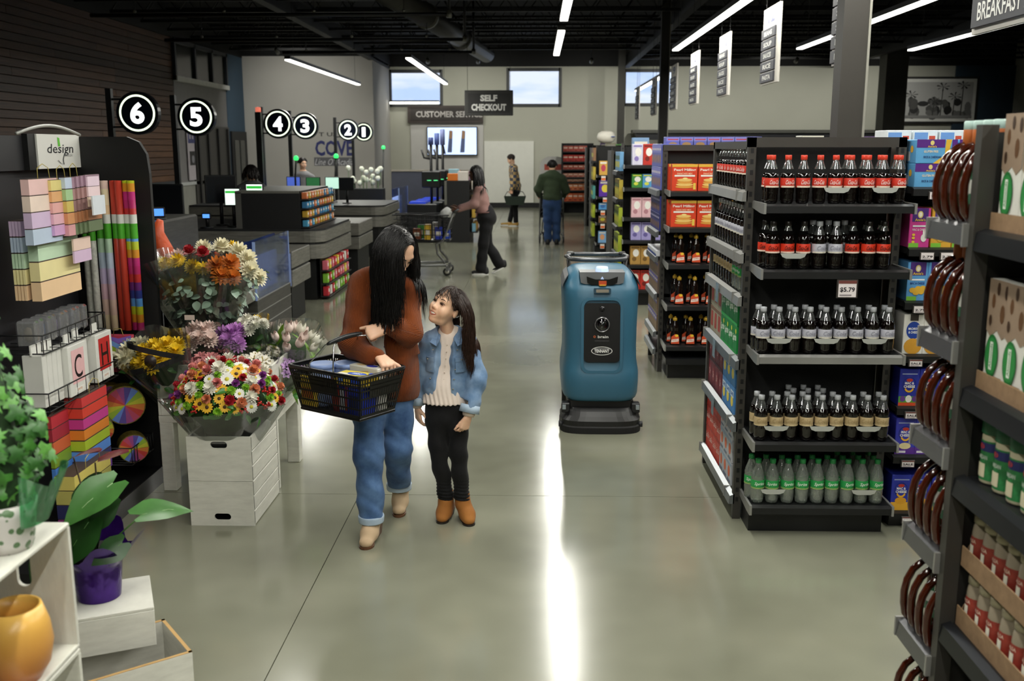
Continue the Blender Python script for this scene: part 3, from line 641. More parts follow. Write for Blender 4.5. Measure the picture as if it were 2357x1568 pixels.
for i in range(7): al.put((1.305, 2.70 - .106 * i, NZ[1] + .012), -PI / 2 + .05, '%s white almond pouch from the post, second shelf of the nearest rack' % ORD[i], 'pouch', 'almond pouches')
KR = wood('7d6348', '96795a', (6, 6, 6), .8, nscale=5)
def tray(x0, x1, y0, y1, z, h, lab):
    t = empty('cardboard_tray', ((x0 + x1) / 2, (y0 + y1) / 2, z), 0, lab, 'tray', 'cardboard shelf trays'); a, c = (x1 - x0) / 2, (y1 - y0) / 2
    MB().b(-a, -c, 0, a, c, .004).build('tray_bottom', KR, t)
    MB().b(-a, -c, .004, -a + .004, c, h).build('front_wall', KR, t)
    for s in (-1, 1): MB().prism([(-a, .004), (a, .004), (a, h * 2.2), (-a + .02, h)], s * c - .002, s * c + .002, 'y').build('end_wall', KR, t)
tray(1.24, 1.37, 2.0, 2.765, NZ[0] + .001, .05, 'brown cardboard tray of almond pouches on the top shelf'); tray(1.24, 1.375, 1.98, 2.765, NZ[1] + .001, .05, 'brown cardboard tray of almond pouches on the second shelf')
def shaker():
    t = empty('cheese_shaker')
    MB().lathe([(.0, 0), (.034, .001), (.036, .006), (.036, .135), (.033, .145)], 18, cap=False).build('can', M('b9b295', .45), t)
    MB().lathe([(.037, .143), (.039, .146), (.039, .185), (.036, .19), (0, .19)], 18, cap=False).build('lid', M('12603a', .4), t)
    l = MB().lathe([(.0365, .012), (.0365, .125)], 18, cap=False).build('label_band', M('2f7d45', .5, var=.3, vs=60), t)
    p = Print(bend=.0368); p.rect(-.04, .095, .045, .12, '262c62'); p.disc(.0, .108, .012, .008, 'b0353a', 10); p.rect(-.016, .02, .018, .06, 'c9c2a4'); p.text('PARMESAN', 0, .078, .046, .012, 'cfe0cf', .02); p.build('lettering', l)
    return Temp(t)
sh = shaker()
for i in range(7): sh.put((1.29, 2.715 - .083 * i, NZ[2] + .001), -PI / 2, '%s green-lidded cheese shaker from the post on the third shelf' % ORD[i], 'shaker', 'cheese shakers')
def jar():
    t = empty('sauce_jar')
    MB().lathe([(.0, 0), (.026, .001), (.03, .008), (.031, .04), (.031, .11), (.028, .13), (.024, .14)], 16, cap=False).build('glass', M('8d8270', .15, coat=.4), t)
    MB().lathe([(.026, .138), (.0285, .14), (.0285, .16), (.026, .163), (0, .163)], 16, cap=False).build('lid', M('a39a80', .35, .3), t)
    l = MB().lathe([(.0316, .025), (.0316, .10)], 16, cap=False).build('label_band', M('8d3327', .5, var=.25, vs=40), t)
    p = Print(bend=.0319); p.rect(-.02, .05, .01, .075, 'e0dccd'); p.rect(-.035, .026, .035, .036, 'c2a23a'); p.text('SALSA', 0, .088, .035, .011, 'd8b9a8', .02); p.build('lettering', l)
    return Temp(t)
jr = jar()
for q in (0, 1):
    tray(1.245, 1.45, 1.7, 2.765, NZ[3] + .001 + .185 * q, .06, 'brown cardboard tray of sauce jars, %s of two' % ('lower', 'upper')[q])
    for i in range(9): jr.put((1.285, 2.725 - .07 * i, NZ[3] + .006 + .185 * q), -PI / 2, '%s red-labelled sauce jar from the post in the %s tray' % (ORD[i], ('lower', 'upper')[q]), 'jar', 'sauce jars')
for i in range(6): jr.put((1.29, 2.72 - .075 * i, NZ[4] + .001), -PI / 2, '%s red-labelled sauce jar from the post on the lowest shelf' % ORD[i], 'jar', 'sauce jars')
# ---------------------------------------------------------------- syrup and pancake rack
def d_pearl(p, w, h):
    p.rect(-w * .5, h * .9, w * .5, h, 'e0b23c'); p.text('Pearl Milling', 0, h * .78, w * .86, h * .12, 'f3e6da', .03); p.text('PANCAKE MIX', 0, h * .65, w * .6, h * .07, 'f0c7a0', .02); p.rect(-w * .4, h * .54, w * .4, h * .6, 'f0ece2')
    for k in range(4): p.disc(0, h * (.16 + .085 * k), w * (.36 - .02 * k), h * .055, ('dd9a3e', 'eec36c')[k % 2], 16)
    p.disc(w * .02, h * .47, w * .1, h * .035, 'f6e08a', 10); p.rect(w * .34, h * .06, w * .44, h * .3, 'e9c44d')
pan = carton('pancake_box', .215, .225, .1, 'd9401d', d_pearl)
r = Rack('syrup_rack', (1.6, 9.0, 0), 'black shelving with orange pancake boxes and syrup bottles')
for x in (1.12, 2.0): r.post(x, 8.86, 2.02)
r.post(1.12, 9.6, 2.02); r.part('back_panel', (1.14, 8.9, .1, 2.0, 8.92, 1.98), PANELM); r.part('top_frame', (1.1, 8.83, 1.97, 2.02, 8.89, 2.02), POSTM); r.part('base', (1.16, 8.6, 0, 2.0, 9.6, .17), BLACK); r.part('side_panel', (1.3, 8.92, .15, 1.32, 9.6, 2.0), PANELM)
YZ = (1.633, 1.328, 1.015, .655, .30)
for z in YZ: r.front(1.13, 2.0, 8.55, 8.88, z, BLACK)
r.part('floor_shelf', (1.13, 8.5, .14, 2.0, 8.9, .19), SHELFM)
for zi in (0, 1):
    for i in range(3): pan.put((1.255 + .222 * i, 8.63, YZ[zi] + .001), 0, '%s orange pancake box from the aisle on the %s syrup rack shelf' % (ORD[i], ('top', 'second')[zi]), 'carton', 'orange pancake mix boxes')
    pan.put((1.245, 8.76, YZ[zi] + .001), 0, 'orange pancake box in the back row on the %s syrup rack shelf' % ('top', 'second')[zi], 'carton', 'orange pancake mix boxes')
def syrup():
    t = empty('syrup_bottle'); g = M('150a06', .08, coat=.6, var=.05)
    MB().lathe([(.0, 0), (.04, .001), (.043, .01), (.043, .03), (.036, .05), (.04, .09), (.034, .11), (.032, .13), (.036, .15), (.033, .17), (.018, .2), (.014, .215)], 16, cap=False, sy=.75).build('bottle_body', g, t)
    MB().lathe([(.0145, .213), (.019, .215), (.019, .236), (.012, .24), (.008, .25), (0, .25)], 12, cap=False).build('cap', M('cfa42c', .4), t)
    p = Print(); p.poly([(-.036, .012), (.036, .012), (.033, .075), (0, .1), (-.033, .075)], 'd2502a'); p.disc(.012, .085, .016, .012, 'efc23a', 10); p.poly([(-.034, .026), (.03, .034), (.03, .058), (-.03, .05)], 'f1e9de'); p.text('Pearl Milling', 0, .043, .05, .012, 'c23f22', .02, rot=.1)
    p.build('front_label', t, (0, -.0345, 0)); return Temp(t)
sy = syrup()
for zi, n, x0 in ((2, 4, 1.24), (3, 4, 1.24), (4, 5, 1.215)):
    for i in range(n):
        sy.put((x0 + .133 * i, 8.6, YZ[zi] + .001), 0, '%s yellow-capped syrup bottle from the aisle, %s shelf of the syrup rack' % (ORD[i], {2: 'third', 3: 'fourth', 4: 'lowest'}[zi]), 'bottle', 'pancake syrup bottles')
        sy.put((x0 - .022 + .133 * i, 8.72, YZ[zi] + .001), 0, '%s syrup bottle in the back row, %s shelf of the syrup rack' % (ORD[i], {2: 'third', 3: 'fourth', 4: 'lowest'}[zi]), 'bottle', 'pancake syrup bottles')
def d_choc(c1, c2, c3):
    def f(p, w, h): p.rect(-w * .5, h * .62, w * .5, h * .95, c1); p.disc(0, h * .35, w * .34, h * .2, c2, 12); p.rect(-w * .4, h * .72, w * .4, h * .82, c3)
    return f
AZ = (1.64, 1.265, 1.04, .705, .365, .2)
for z in (1.625, 1.262, 1.04, .705, .36, .2): r.side(1.09, 1.3, 8.9, 9.6, z, RAILB, ends=False)
kinds = [(0, '6d74c4', d_choc('8f8fdc', 'b28a5a', 'e3ddf0'), .2, 2), (1, '3b3f86', d_choc('32366e', '8c6a48', 'a9a4c8'), .155, 2), (3, '6b5a52', d_choc('5a4fa0', '8c6a48', 'd8cfc0'), .155, 2), (4, '7a6652', d_choc('6a60b8', '9c7a50', 'e0d8cc'), .155, 2)]
for zi, c, dr, h, lay in kinds:
    tm = carton('snack_box', .11, h, .16, c, dr)
    for q in range(lay):
        for i in range(6): tm.put((1.17, 8.96 + .116 * i, (1.625, 1.262, 1.04, .705, .36, .2)[zi] + .001 + q * (h + .002)), -PI / 2, 'purple snack box, %s along the %s side shelf of the syrup rack, %s layer' % (ORD[i], ('top', 'second', '', 'fourth', 'fifth')[zi], ('lower', 'upper')[q]), 'carton', 'purple snack boxes')
tm = carton('tray_pack', .11, .05, .2, 'd4d6dd', lambda p, w, h: p.rect(-w * .5, 0, w * .5, h * .4, '2c4a9c'))
for i in range(6): tm.put((1.17, 8.96 + .116 * i, 1.041), -PI / 2, '%s white and blue tray pack on the third side shelf of the syrup rack' % ORD[i], 'tray pack', 'white tray packs')
# purple boxes on top
tm = carton('snack_box', .115, .1, .2, '6b6fc6', d_choc('8f8fdc', 'b28a5a', 'cf4a5a'))
for i in range(7): tm.put((1.2 + .12 * i, 9.08, 1.99), 0, '%s lilac snack box along the top of the syrup rack' % ORD[i], 'carton', 'lilac boxes on top')
r.part('top_deck', (1.14, 8.95, 1.95, 2.02, 9.5, 1.988), BLACK)
# ---------------------------------------------------------------- coffee rack
r = Rack('coffee_rack', (1.5, 13.1, 0), 'black shelving with pastel coffee boxes behind the syrup rack')
for x in (1.1, 1.9): r.post(x, 13.0, 2.05)
r.part('back_panel', (1.1, 13.05, .1, 1.95, 13.08, 2.0), PANELM); r.part('base', (1.14, 12.75, 0, 1.95, 13.5, .17), BLACK)
CZ = (1.779, 1.497, 1.124, .837, .524, .203)
for z in CZ: r.front(1.1, 1.95, 12.7, 13.04, z, BLACK)
def d_cof(c): return lambda p, w, h: (p.disc(w * .05, h * .62, w * .3, h * .2, 'f2efe8', 14), p.disc(-w * .1, h * .3, w * .22, h * .12, c, 10), p.rect(-w * .4, h * .86, w * .4, h * .94, c))
for zi, items in enumerate(((('dcd9ec', '8f7fc0'), ('c8352a', '7a2018')), (('3f8a3c', 'd7dc4a'), ('5a9fd0', 'd7dc4a')), (('e4b9c0', 'b9808a'), ('e4b9c0', 'b9808a')), (('a9a0d6', '6a5fa0'), ('a9a0d6', '6a5fa0')), (('b98f4a', '7c5c2a'), ('b98f4a', '7c5c2a')), (('c8352a', '7a1f18'), ('c8352a', '7a1f18')))):
    for i, (c, c2) in enumerate(items):
        tm = carton('coffee_box', .13, (.26, .17, .25, .23, .24, .25)[zi], .14, c, d_cof(c2))
        for q in range(2): tm.put((1.265 + .135 * i + .27 * q, 12.8, CZ[zi] + .001), 0, 'coffee box, %s from the aisle on the %s shelf of the coffee rack' % (ORD[i + 2 * q], ORD[zi]), 'carton', 'coffee boxes')
for z in (1.7, 1.35, 1.0, .65, .3): r.side(1.04, 1.1, 12.8, 13.5, z, BLACK, ends=False)
for k, z in enumerate((1.702, 1.352, 1.002, .652, .302)):
    tm = carton('snack_bag', .13, .24, .05, ('6fa4cf', 'b8a33c', '9fae2f', 'a8b832', '8f9a2a')[k], lambda p, w, h: (p.rect(-w * .4, h * .2, w * .4, h * .5, 'd8d24a'), p.rect(-w * .4, h * .6, w * .4, h * .8, '4a6a3a')))
    for i in range(5): tm.put((1.072, 12.87 + .138 * i, z), -PI / 2, '%s bright snack bag on the %s side shelf of the coffee rack' % (ORD[i], ORD[k]), 'bag', 'bright snack bags')
# ---------------------------------------------------------------- candy rack further down
r = Rack('candy_rack', (1.4, 19.1, 0), 'black candy display with orange price tags near the back of the aisle')
for x in (1.14, 1.63): r.post(x, 19.15, 2.04)
r.part('back_panel', (1.14, 19.1, .1, 1.65, 19.14, 2.02), PANELM); r.part('base', (1.1, 18.85, 0, 1.65, 19.4, .16), BLACK)
DZ = (1.49, 1.095, .853, .608, .232)
for z in DZ: r.front(1.12, 1.65, 18.75, 19.1, z, BLACK)
for zi, items in enumerate(((('d8a94a', 'c23f5a', .26), ('8fb0d8', 'c23f5a', .26), ('d8cf3a', '6a7a2a', .2)), (('5b2fa0', 'e3cf4a', .3), ('d8a0b0', 'e8cf8a', .28)), (('5a9fd8', '3f6fb0', .12), ('5a9fd8', '3f6fb0', .12), ('c2587a', '8a2f4a', .12)), (('7a5a3a', 'cdbf3a', .13), ('cdbf3a', '7a5a3a', .13), ('7a5a3a', 'cdbf3a', .13)), (('7fb0dc', 'e0a070', .22), ('7fb0dc', 'e0a070', .22), ('7fb0dc', 'e0a070', .22)))):
    n = len(items)
    for i, (c, c2, h) in enumerate(items):
        w_ = .46 / n
        carton('candy_box', w_ * .96, h, .12, c, lambda p, w, h, c2=c2: (p.disc(0, h * .5, w * .3, h * .25, c2, 10), p.rect(-w * .4, h * .8, w * .4, h * .92, 'eee8e0'))).put((1.16 + w_ * (i + .5), 18.83, DZ[zi] + .001), 0, 'candy box, %s from the aisle on the %s shelf of the candy display' % (ORD[i], ORD[zi]), 'carton', 'candy boxes')
        o = MB().b(-.04, -.003, 0, .04, .003, .085).build('price_card', [M('e2ddd5', .5)], None, (1.16 + w_ * (i + .5), 18.71, DZ[zi] - .10)); tag(o, 'orange and white price card, %s along the %s shelf of the candy display' % (ORD[i], ORD[zi]), 'price tag', 'candy price cards'); Print().rect(-.037, .008, .037, .05, 'dd6a2c').build('print', o, (0, -.003, 0))
for k, z in enumerate((1.75, 1.4, 1.05, .7, .35)):
    tm = carton('snack_bag', .13, .24, .05, ('8f6a4a', 'b8a33c', '4a8f8a', 'a8b832', '9fae2f')[k], lambda p, w, h: p.rect(-w * .4, h * .3, w * .4, h * .6, 'e0e05a'))
    for i in range(4): tm.put((1.075, 18.9 + .15 * i, z), -PI / 2, '%s snack bag hung on the side of the candy display, %s row' % (ORD[i], ORD[k]), 'bag', 'hanging snack bags')
    r.side(1.04, 1.12, 18.82, 19.5, z, BLACK, ends=False)
# sports ball shaped white lamp-like balloon on top
t = tag(empty('toy_balloon', (1.31, 19.2, 2.07)), 'white rounded toy with blue spot on top of the candy display', 'toy')
MB().lathe([(0, 0), (.07, .005), (.13, .05), (.15, .12), (.13, .19), (.07, .23), (0, .235)], 16, cap=False, sx=1.2).build('body', M('e8e4d8', .5), t); MB().lathe([(0, 0), (.04, .0), (.04, .01), (0, .012)], 12, (.12, -.12, .12), cap=False).build('spot', M('5a74c8', .5), t)
# red wall rack by the back wall
r = Rack('drinks_rack', (1.2, 31.2, 0), 'tall dark rack of red packets against the back wall')
r.part('back_panel', (.78, 31.3, 0, 1.75, 31.36, 2.12), PANELM); r.part('side_cheek', (.76, 30.9, 0, .8, 31.36, 2.12), BLACK)
EZ = (1.87, 1.57, 1.33, 1.1, .96, .70, .36)
for k, z in enumerate(EZ):
    r.front(.8, 1.75, 30.95, 31.3, z, BLACK, ends=False)
    tm = carton('red_packet', .15, (.17, .2, .14, .12, .08, .21, .25)[k], .12, ('b8584a', 'c23a30', 'b05a48', 'c0806a', 'b88a6a', 'd07a4a', 'c8602f')[k], lambda p, w, h: (p.rect(-w * .4, h * .55, w * .4, h * .75, 'e3c8b4'), p.rect(-w * .3, h * .1, w * .3, h * .3, '8c2a22')))
    for i in range(6): tm.put((.88 + .157 * i, 31.05, z + .001), 0, '%s packet from the wall side on the %s shelf of the red drinks rack' % (ORD[i], ORD[k]), 'packet', 'packets on the red rack')
# further shelving runs seen over the tops, with mixed boxes
tops = ['d4cfae', '4f9a3f', 'c88a2a', 'c23f3a', '7fa0c8', 'e0ddd0', 'b8b23a', '6a4a8a', 'd8a05a']
for k, (y, x0, x1, zt2) in enumerate(((9.35, 2.05, 7, 1.9), (12.9, 2.0, 9, 1.93), (16.2, 1.2, 10, 1.95), (19.4, 1.7, 11, 1.97), (22.8, 1.25, 12, 1.99), (26.2, 1.3, 13, 2.0), (29.4, 2.0, 14, 2.0), (6.3, 2.76, 6, 1.95))):
    r = Rack('shelving_run', ((x0 + x1) / 2, y, 0), 'long black shelving run, %s seen over the nearer racks' % ORD[k], 'shelving runs crossing the store')
    r.part('core', (x0, y - .05, 0, x1, y + .05, zt2 + .05), PANELM); r.part('end_post', (x0 - .04, y - .4, 0, x0, y + .4, zt2), POSTM)
    for z in (.2, .6, 1.0, 1.4, zt2 - .02): r.part('shelf', (x0, y - .4, z - .03, x1, y + .4, z), SHELFM)
    n = 8
    for i in range(n):
        w_ = random.uniform(.16, .3); c = random.choice(tops)
        carton('stock_box', w_, random.uniform(.08, .2), .22, c, lambda p, w, h: p.rect(-w * .4, h * .3, w * .4, h * .7, 'e8e2d4')).put((x0 + .4 + (min(x1, x0 + 7) - x0) * i / n + random.uniform(-.1, .1), y - .2, zt2 + .0), 0, '%s stock box standing on top of the %s far shelving run' % (ORD[i], ORD[k]), 'carton', 'boxes on top of the shelving runs')
t = Rack('back_case', (8, 33.2, 0), 'dark refrigerated case along the back wall', 'cases along the back wall', 'case'); t.part('case_body', (3.2, 32.9, 0, 13.5, 33.65, 2.45), M('25262a', .5)); t.part('top_trim', (3.1, 32.85, 2.45, 13.55, 33.65, 2.55), M('55554f', .5))
# ---------------------------------------------------------------- hanging aisle banners
NAVY = M('262b45', .6); GREYB = M('c9c5bd', .6, var=.03)
def banner(k, y, w=.8, X=2.5, num='12', words=('PASTA', 'RICE', 'SAUCES', 'SOUP', 'BEANS')):
    t = empty('aisle_banner', (X, y, 2.67), -PI / 2, 'hanging aisle banner with dark plaques, %s from the camera' % ORD[k], 'sign', 'hanging aisle banners')
    MB().b(-w / 2, -.012, 0, w / 2, .012, .8).build('board', GREYB, t)
    p = Print(); p.text(num, 0, .70, w * .42, .13, '2b3158', .04); p.build('number', t, (0, -.012, 0))
    for i in range(5):
        q = MB().rb(-w / 2 + .0, -.03, .02 + .115 * i, w / 2 - .12, -.012, .122 + .115 * i, .003).build('plaque', M('33343c', .5), t)
        p = Print(); p.text(words[i], -.06, .07 + .115 * i, w * .5, .05, 'd8d8d2', .03); p.build('lettering', q, (0, -.03, 0))
    for x in (-w * .4, w * .4): MB().cyl((x, 0, .8), (x, 0, 2.73), .004, n=4).build('cable', DARK, t)
for k, y in enumerate((8.4, 11.1, 13.8, 16.35, 18.75, 21.9, 25.4)): banner(k + 1, y, .75 if k < 3 else .8, num=('13', '12', '11', '10', '9', '8', '7')[k])
# the nearest banner, cut by the frame
t = empty('aisle_banner', (2.5, 5.5, 2.64), -PI / 2, 'nearest hanging aisle banner reading breakfast bars', 'sign', 'hanging aisle banners')
MB().b(-.5, -.012, -.01, .5, .012, 1.0).build('board', GREYB, t)
for i, wd in enumerate(('BREAKFAST BARS', 'CEREAL', 'OATMEAL')):
    q = MB().rb(-.47, -.035, .02 + .19 * i, .47, -.012, .19 + .19 * i, .004).build('plaque', M('33343a', .5), t)
    p = Print(); p.text(wd, 0, .105 + .19 * i, .78 if i == 0 else .5, .10, 'd8d8d2', .015); p.build('lettering', q, (0, -.035, 0))
for x in (-.4, .4): MB().cyl((x, 0, 1.0), (x, 0, 2.74), .004, n=4).build('cable', DARK, t)
# framed black and white palm photograph
t = empty('framed_photograph', (13.1, 33.72, 2.78), 0, 'framed black and white photograph of palm trees on the back wall', 'picture')
MB().b(-1.3, -.05, -.02, 1.25, .05, 1.47).build('frame', M('2a2a28', .5), t); MB().b(-1.22, -.06, .05, 1.17, -.05, 1.4).build('mount', M('e4e4de', .6), t)
p = Print(); p.rect(-1.12, .15, 1.07, 1.3, 'b9b9b6')
for i in range(26): p.disc(random.uniform(-1.0, .95), random.uniform(.25, .75), random.uniform(.08, .2), random.uniform(.08, .2), random.choice(('3a3a3a', '5a5a58', '2b2b2b', '757573')), 9)
for x, h in ((-.95, .9), (-.2, .7), (.05, 1.15), (.45, .85), (.7, 1.2)):
    p.poly([(x - .015, .2), (x + .02, .2), (x + .05, h), (x + .03, h)], '4a4a48')
    for a in range(7):
        q = a * .9 + x; p.poly([(x + .04, h), (x + .04 + .2 * math.cos(q), h + .14 * math.sin(q)), (x + .04 + .22 * math.cos(q + .25), h + .12 * math.sin(q + .25))], '343434')
p.rect(-1.12, .15, 1.07, .24, '8a8a88'); p.build('photo_print', t, (0, -.06, 0))
# ================================================================ checkouts on the left
LAM = wood('55544e', '7d7b73', (1.5, 1.5, 16), .5); LAMD = wood('34332f', '4b4a45', (1.5, 1.5, 16), .5); EDGE = M('b5b2a4', .5); GLASSB = film('d5e4ff', .28, .03, .10)
BLUEW = M('7f97d8', .25, var=.35, vs=3); NAVYB = M('1c2c5c', .2, var=.4, vs=4)
def block(x0, x1, y0, y1, z0, z1, lab, blue=False):
    t = empty('checkout_block', ((x0 + x1) / 2, (y0 + y1) / 2, 0), 0, lab, 'counter', 'checkout counters'); a, c, m = (x1 - x0) / 2, (y1 - y0) / 2, (z0 + z1) / 2
    MB().rb(-a, -c, z0, a, c, m - .012, .008).build('lower_band', LAM, t); MB().rb(-a, -c, m + .012, a, c, z1, .008).build('upper_band', LAM, t)
    MB().b(-a + .02, -c + .02, m - .012, a - .02, c - .02, m + .012).build('joint', BLACK, t); MB().b(-a + .1, -c + .15, 0, a - .06, c - .1, z0).build('pedestal', BLACK, t)
    if blue: MB().b(-a + .05, -c - .012, z0 + .02, a - .02, -c, z1 - .02).build('front_panel', M('93a3d6', .4), t)  # pale blue sheet: bluish light on the block's front put into colour
def glasscase(x, y0, y1, z0, z1, lab):
    t = empty('counter_glass', (x, (y0 + y1) / 2, 0), 0, lab, 'glass screen', 'glass screens of the checkouts'); c = (y1 - y0) / 2
    MB().b(-1.0, -c, 0, 0, c, .1).build('kick', BLACK, t)
    for k, (a, b2) in enumerate(((.1, .24), (.25, .38), (.39, z0))): MB().b(-.9, -c, a, 0, c, b2).build('side_board', LAMD, t); MB().b(-.9, -c, b2, .004, c, b2 + .01).build('bead', RAIL, t)
    MB().b(-.02, -c, z0 + .01, -.005, c, z1).build('pane', GLASSB, t)
    for y in (-c, c): MB().b(-.025, y - .008, z0, .0, y + .008, z1).build('edge_trim', M('9fb8f0', .2, .3), t)
    MB().b(-.9, -c + .05, z0, -.1, c - .05, z0 + .02).build('tray', BLUEW, t)
    MB().b(-.16, -c + .02, z0 + .02, -.13, c - .04, z1 - .2).build('reflection_glow', M('8fa8e6', .3, var=.45, vs=3, emit=.55), t); MB().b(-.16, -c + .02, z1 - .19, -.14, c - .04, z1 - .02).build('dark_strip', NAVYB, t)  # glowing panel stands in for the bluish reflection in the glass
def rim(x0, x1, y0, y1, z0, z1, lab):
    """counter with a rounded aisle end"""
    t = empty('checkout_counter', ((x0 + x1) / 2, (y0 + y1) / 2, 0), 0, lab, 'counter', 'checkout counters'); a, c = (x1 - x0) / 2, (y1 - y0) / 2
    def shape(o): return [(-a, -c + o), (a - .25 + .0, -c + o)] + [(a - .25 + (.25 - o) * math.sin(q), -c + .25 - (.25 - o) * math.cos(q)) for q in (.3, .6, .9, 1.2, 1.57)] + [(a - o, c), (-a, c)]
    m = (z0 + z1) / 2
    MB().prism(shape(.0), m + .02, z1 - .03, 'z').build('upper_band', LAM, t); MB().prism(shape(.02), z1 - .03, z1, 'z').build('worktop', DARK, t); MB().prism(shape(.03), m - .01, m + .02, 'z').build('joint', BLACK, t); MB().prism(shape(.0), z0, m - .01, 'z').build('lower_band', LAM, t)
    MB().b(-a, -c + .12, 0, a - .14, c - .05, z0).build('pedestal', BLACK, t)
def candies(x, y0, y1, z0, z1, rows, lab, cols):
    t = empty('candy_stand', (x, (y0 + y1) / 2, z0), 0, lab, 'display', 'candy displays at the checkouts'); c = (y1 - y0) / 2
    MB().b(-.012, -c, 0, 0, c, z1 - z0).build('back_box', BLACK, t); n = int((y1 - y0) / .16); h = (z1 - z0) / rows
    for r_ in range(rows): MB().b(0, -c, r_ * h, .11, c, r_ * h + .012).build('ledge', DARK, t)
    k = 0
    for r_ in range(rows):
        for i in range(n):
            col = cols[(r_ * 2 + i % 2 + (i // 3)) % len(cols)]
            q = MB().rb(-.05, -.035, 0, .05, .035, h * .72, .006); q.b(-.03, -.037, h * .3, .03, -.0355, h * .55, 1)
            o = q.build('candy_pack', [M(col, .4), M('efe6dc', .5)], None, (x + .045, y0 + (i + .5) * (y1 - y0) / n, z0 + r_ * h + .013), PI / 2)
            tag(o, 'small candy pack, %s along the %s ledge of the %s' % (ORD[i], ORD[r_], lab.split(' by ')[0]), 'candy', 'packs on the candy displays')
block(-3.5, -2.75, 8.9, 9.6, .52, .8, 'grey wood checkout block behind the tulips')
glasscase(-2.75, 9.66, 11.0, .51, 1.09, 'glass screen of the nearest checkout, blue reflection put in as a glow')
block(-3.4, -2.78, 11.25, 12.15, .42, .83, 'grey wood checkout block with blue light painted on its front beside the glass', True)
rim(-6.4, -2.78, 12.95, 14.9, .56, .95, 'grey checkout counter with a rounded end under the black hood')
t = empty('checkout_hood', (-3.35, 13.5, .95), 0, 'black box hood above the rounded checkout counter', 'hood')
MB().b(-.5, -.5, 0, .26, 1.3, .46).build('box', M('0c0c0d', .6), t); MB().b(-.58, -.5, 0, -.5, 1.3, .47).build('side_strip', M('5b5a55', .5), t); MB().b(-.58, -.5, .46, .26, 1.3, .49).build('lid', M('6b6a62', .5), t)
CC = ['4fa0c8', 'd87a4a', 'c9a23a', 'e0905a', '3f7fae']
candies(-3.08, 13.02, 14.8, .96, 1.44, 4, 'upper candy rack by the black hood', CC)
candies(-2.86, 13.1, 14.7, .03, .55, 3, 'lower candy rack by the rounded counter', ['c2303a', 'd9d6cc', '7fb83a', 'b8352f', 'd86a7a', 'e0c23a'])
block(-3.5, -2.78, 15.6, 16.9, .42, .83, 'grey wood checkout block behind the rounded counter')
rim(-6.4, -2.78, 18.3, 20.3, .56, .95, 'second grey checkout counter with a rounded end, farther off')
glasscase(-2.9, 21.2, 22.6, .55, 1.15, 'far glass screen with a put-in blue reflection beside the grey partition')
t = empty('checkout_counter', (-3.62, 9.9, 0), 0, 'tall grey checkout panel behind the gift display', 'counter', 'checkout counters')
MB().rb(-.35, -1.3, .92, 0, .72, 1.3, .02).build('panel', LAMD, t); MB().b(-1.8, -1.3, .0, -.35, .7, .9).build('cabinet', BLACK, t); MB().b(-1.8, -1.3, .9, -.0, .7, .92).build('ledge', EDGE, t)
t = empty('conveyor_belt', (-4.0, 11.6, 0), 0, 'glossy checkout belt beside the nearest glass screen', 'belt')
MB().b(-1.2, -.5, 0, .55, .6, .84).build('cabinet', DARK, t); MB().b(-1.2, -.45, .84, .5, .55, .865).build('belt', M('6a7090', .22, .4), t); MB().b(.5, -.5, .8, .56, .6, .88).build('edge_rail', EDGE, t)
# small paper bag and pens in the glass case
o = MB().rb(-.035, -.1, 0, .035, .1, .16, .006).build('tissue_box', M('d8dce6', .6), None, (-2.84, 9.85, .541)); tag(o, 'white patterned tissue box behind the nearest glass screen', 'box')
# monitors, scanners and card readers
def screen(x, y, z, rz, lab, cat='monitor', w=.3, h=.24, glow='101216', e=0, stand=.3, base=0):
    t = empty('monitor', (x, y, z), rz, lab, cat, 'checkout screens')
    MB().rb(-w / 2, -.02, stand, w / 2, .02, stand + h, .008).build('screen_case', BLACK, t); MB().cyl((0, .03, base), (0, .02, stand + .05), .025, n=8).build('stem', BLACK, t); MB().lathe([(0, base), (.09, base), (.09, base + .015), (0, base + .02)], 12, cap=False).build('foot', BLACK, t)
    MB().b(-w / 2 + .015, -.024, stand + .015, w / 2 - .015, -.021, stand + h - .015).build('display', M(glow, .2, emit=e, var=0), t); return t
screen(-4.05, 10.3, 1.3, 0, 'small blue card reader on the tall grey checkout panel', 'card reader', .14, .1, '3f6fe0', .8, .02); screen(-3.75, 9.8, 1.3, .4, 'tilted blue card reader nearest the gift display', 'card reader', .16, .1, '4f8cf0', .9, .02)
screen(-4.5, 12.0, .866, 0, 'black register monitor seen from behind lane six', 'monitor', .5, .4); screen(-4.3, 13.6, .95, .5, 'black register monitor beside the lane five pole', 'monitor', .42, .38)
t = screen(-4.05, 13.3, .95, 0, 'lit customer screen with a green bar beside the cashier', 'monitor', .22, .24, 'e0f0e4', 1.0, .28); 
MB().b(-.09, -.026, .45, .09, -.0245, .48).build('green_bar', M('2fae3c', .4, emit=.8, var=0), t)
t = screen(-3.75, 13.3, .95, 0, 'second lit customer screen with a green bar in front of the cashier', 'monitor', .24, .2, 'e6f4ea', 1.0, .38); MB().b(-.1, -.026, .51, .1, -.0245, .545).build('green_bar', M('2fae3c', .4, emit=.8, var=0), t)
screen(-4.35, 13.1, .95, 0, 'small card reader in front of the seated register', 'card reader', .12, .08, '5a9af0', 1, .12)
for k, (x, y, z) in enumerate(((-4.75, 19.6, .95), (-4.3, 19.3, .95), (-3.95, 19.4, .95), (-3.6, 19.0, .95))):
    t = screen(x, y, z, 0, 'lit register screen behind the second counter, %s from the white pillar lettering' % ORD[k], 'monitor', .28, .24, ('5a74d8', '3a7a4a', 'bfe8d4', '23262a')[k], (.5, .4, .8, 0)[k], .25)
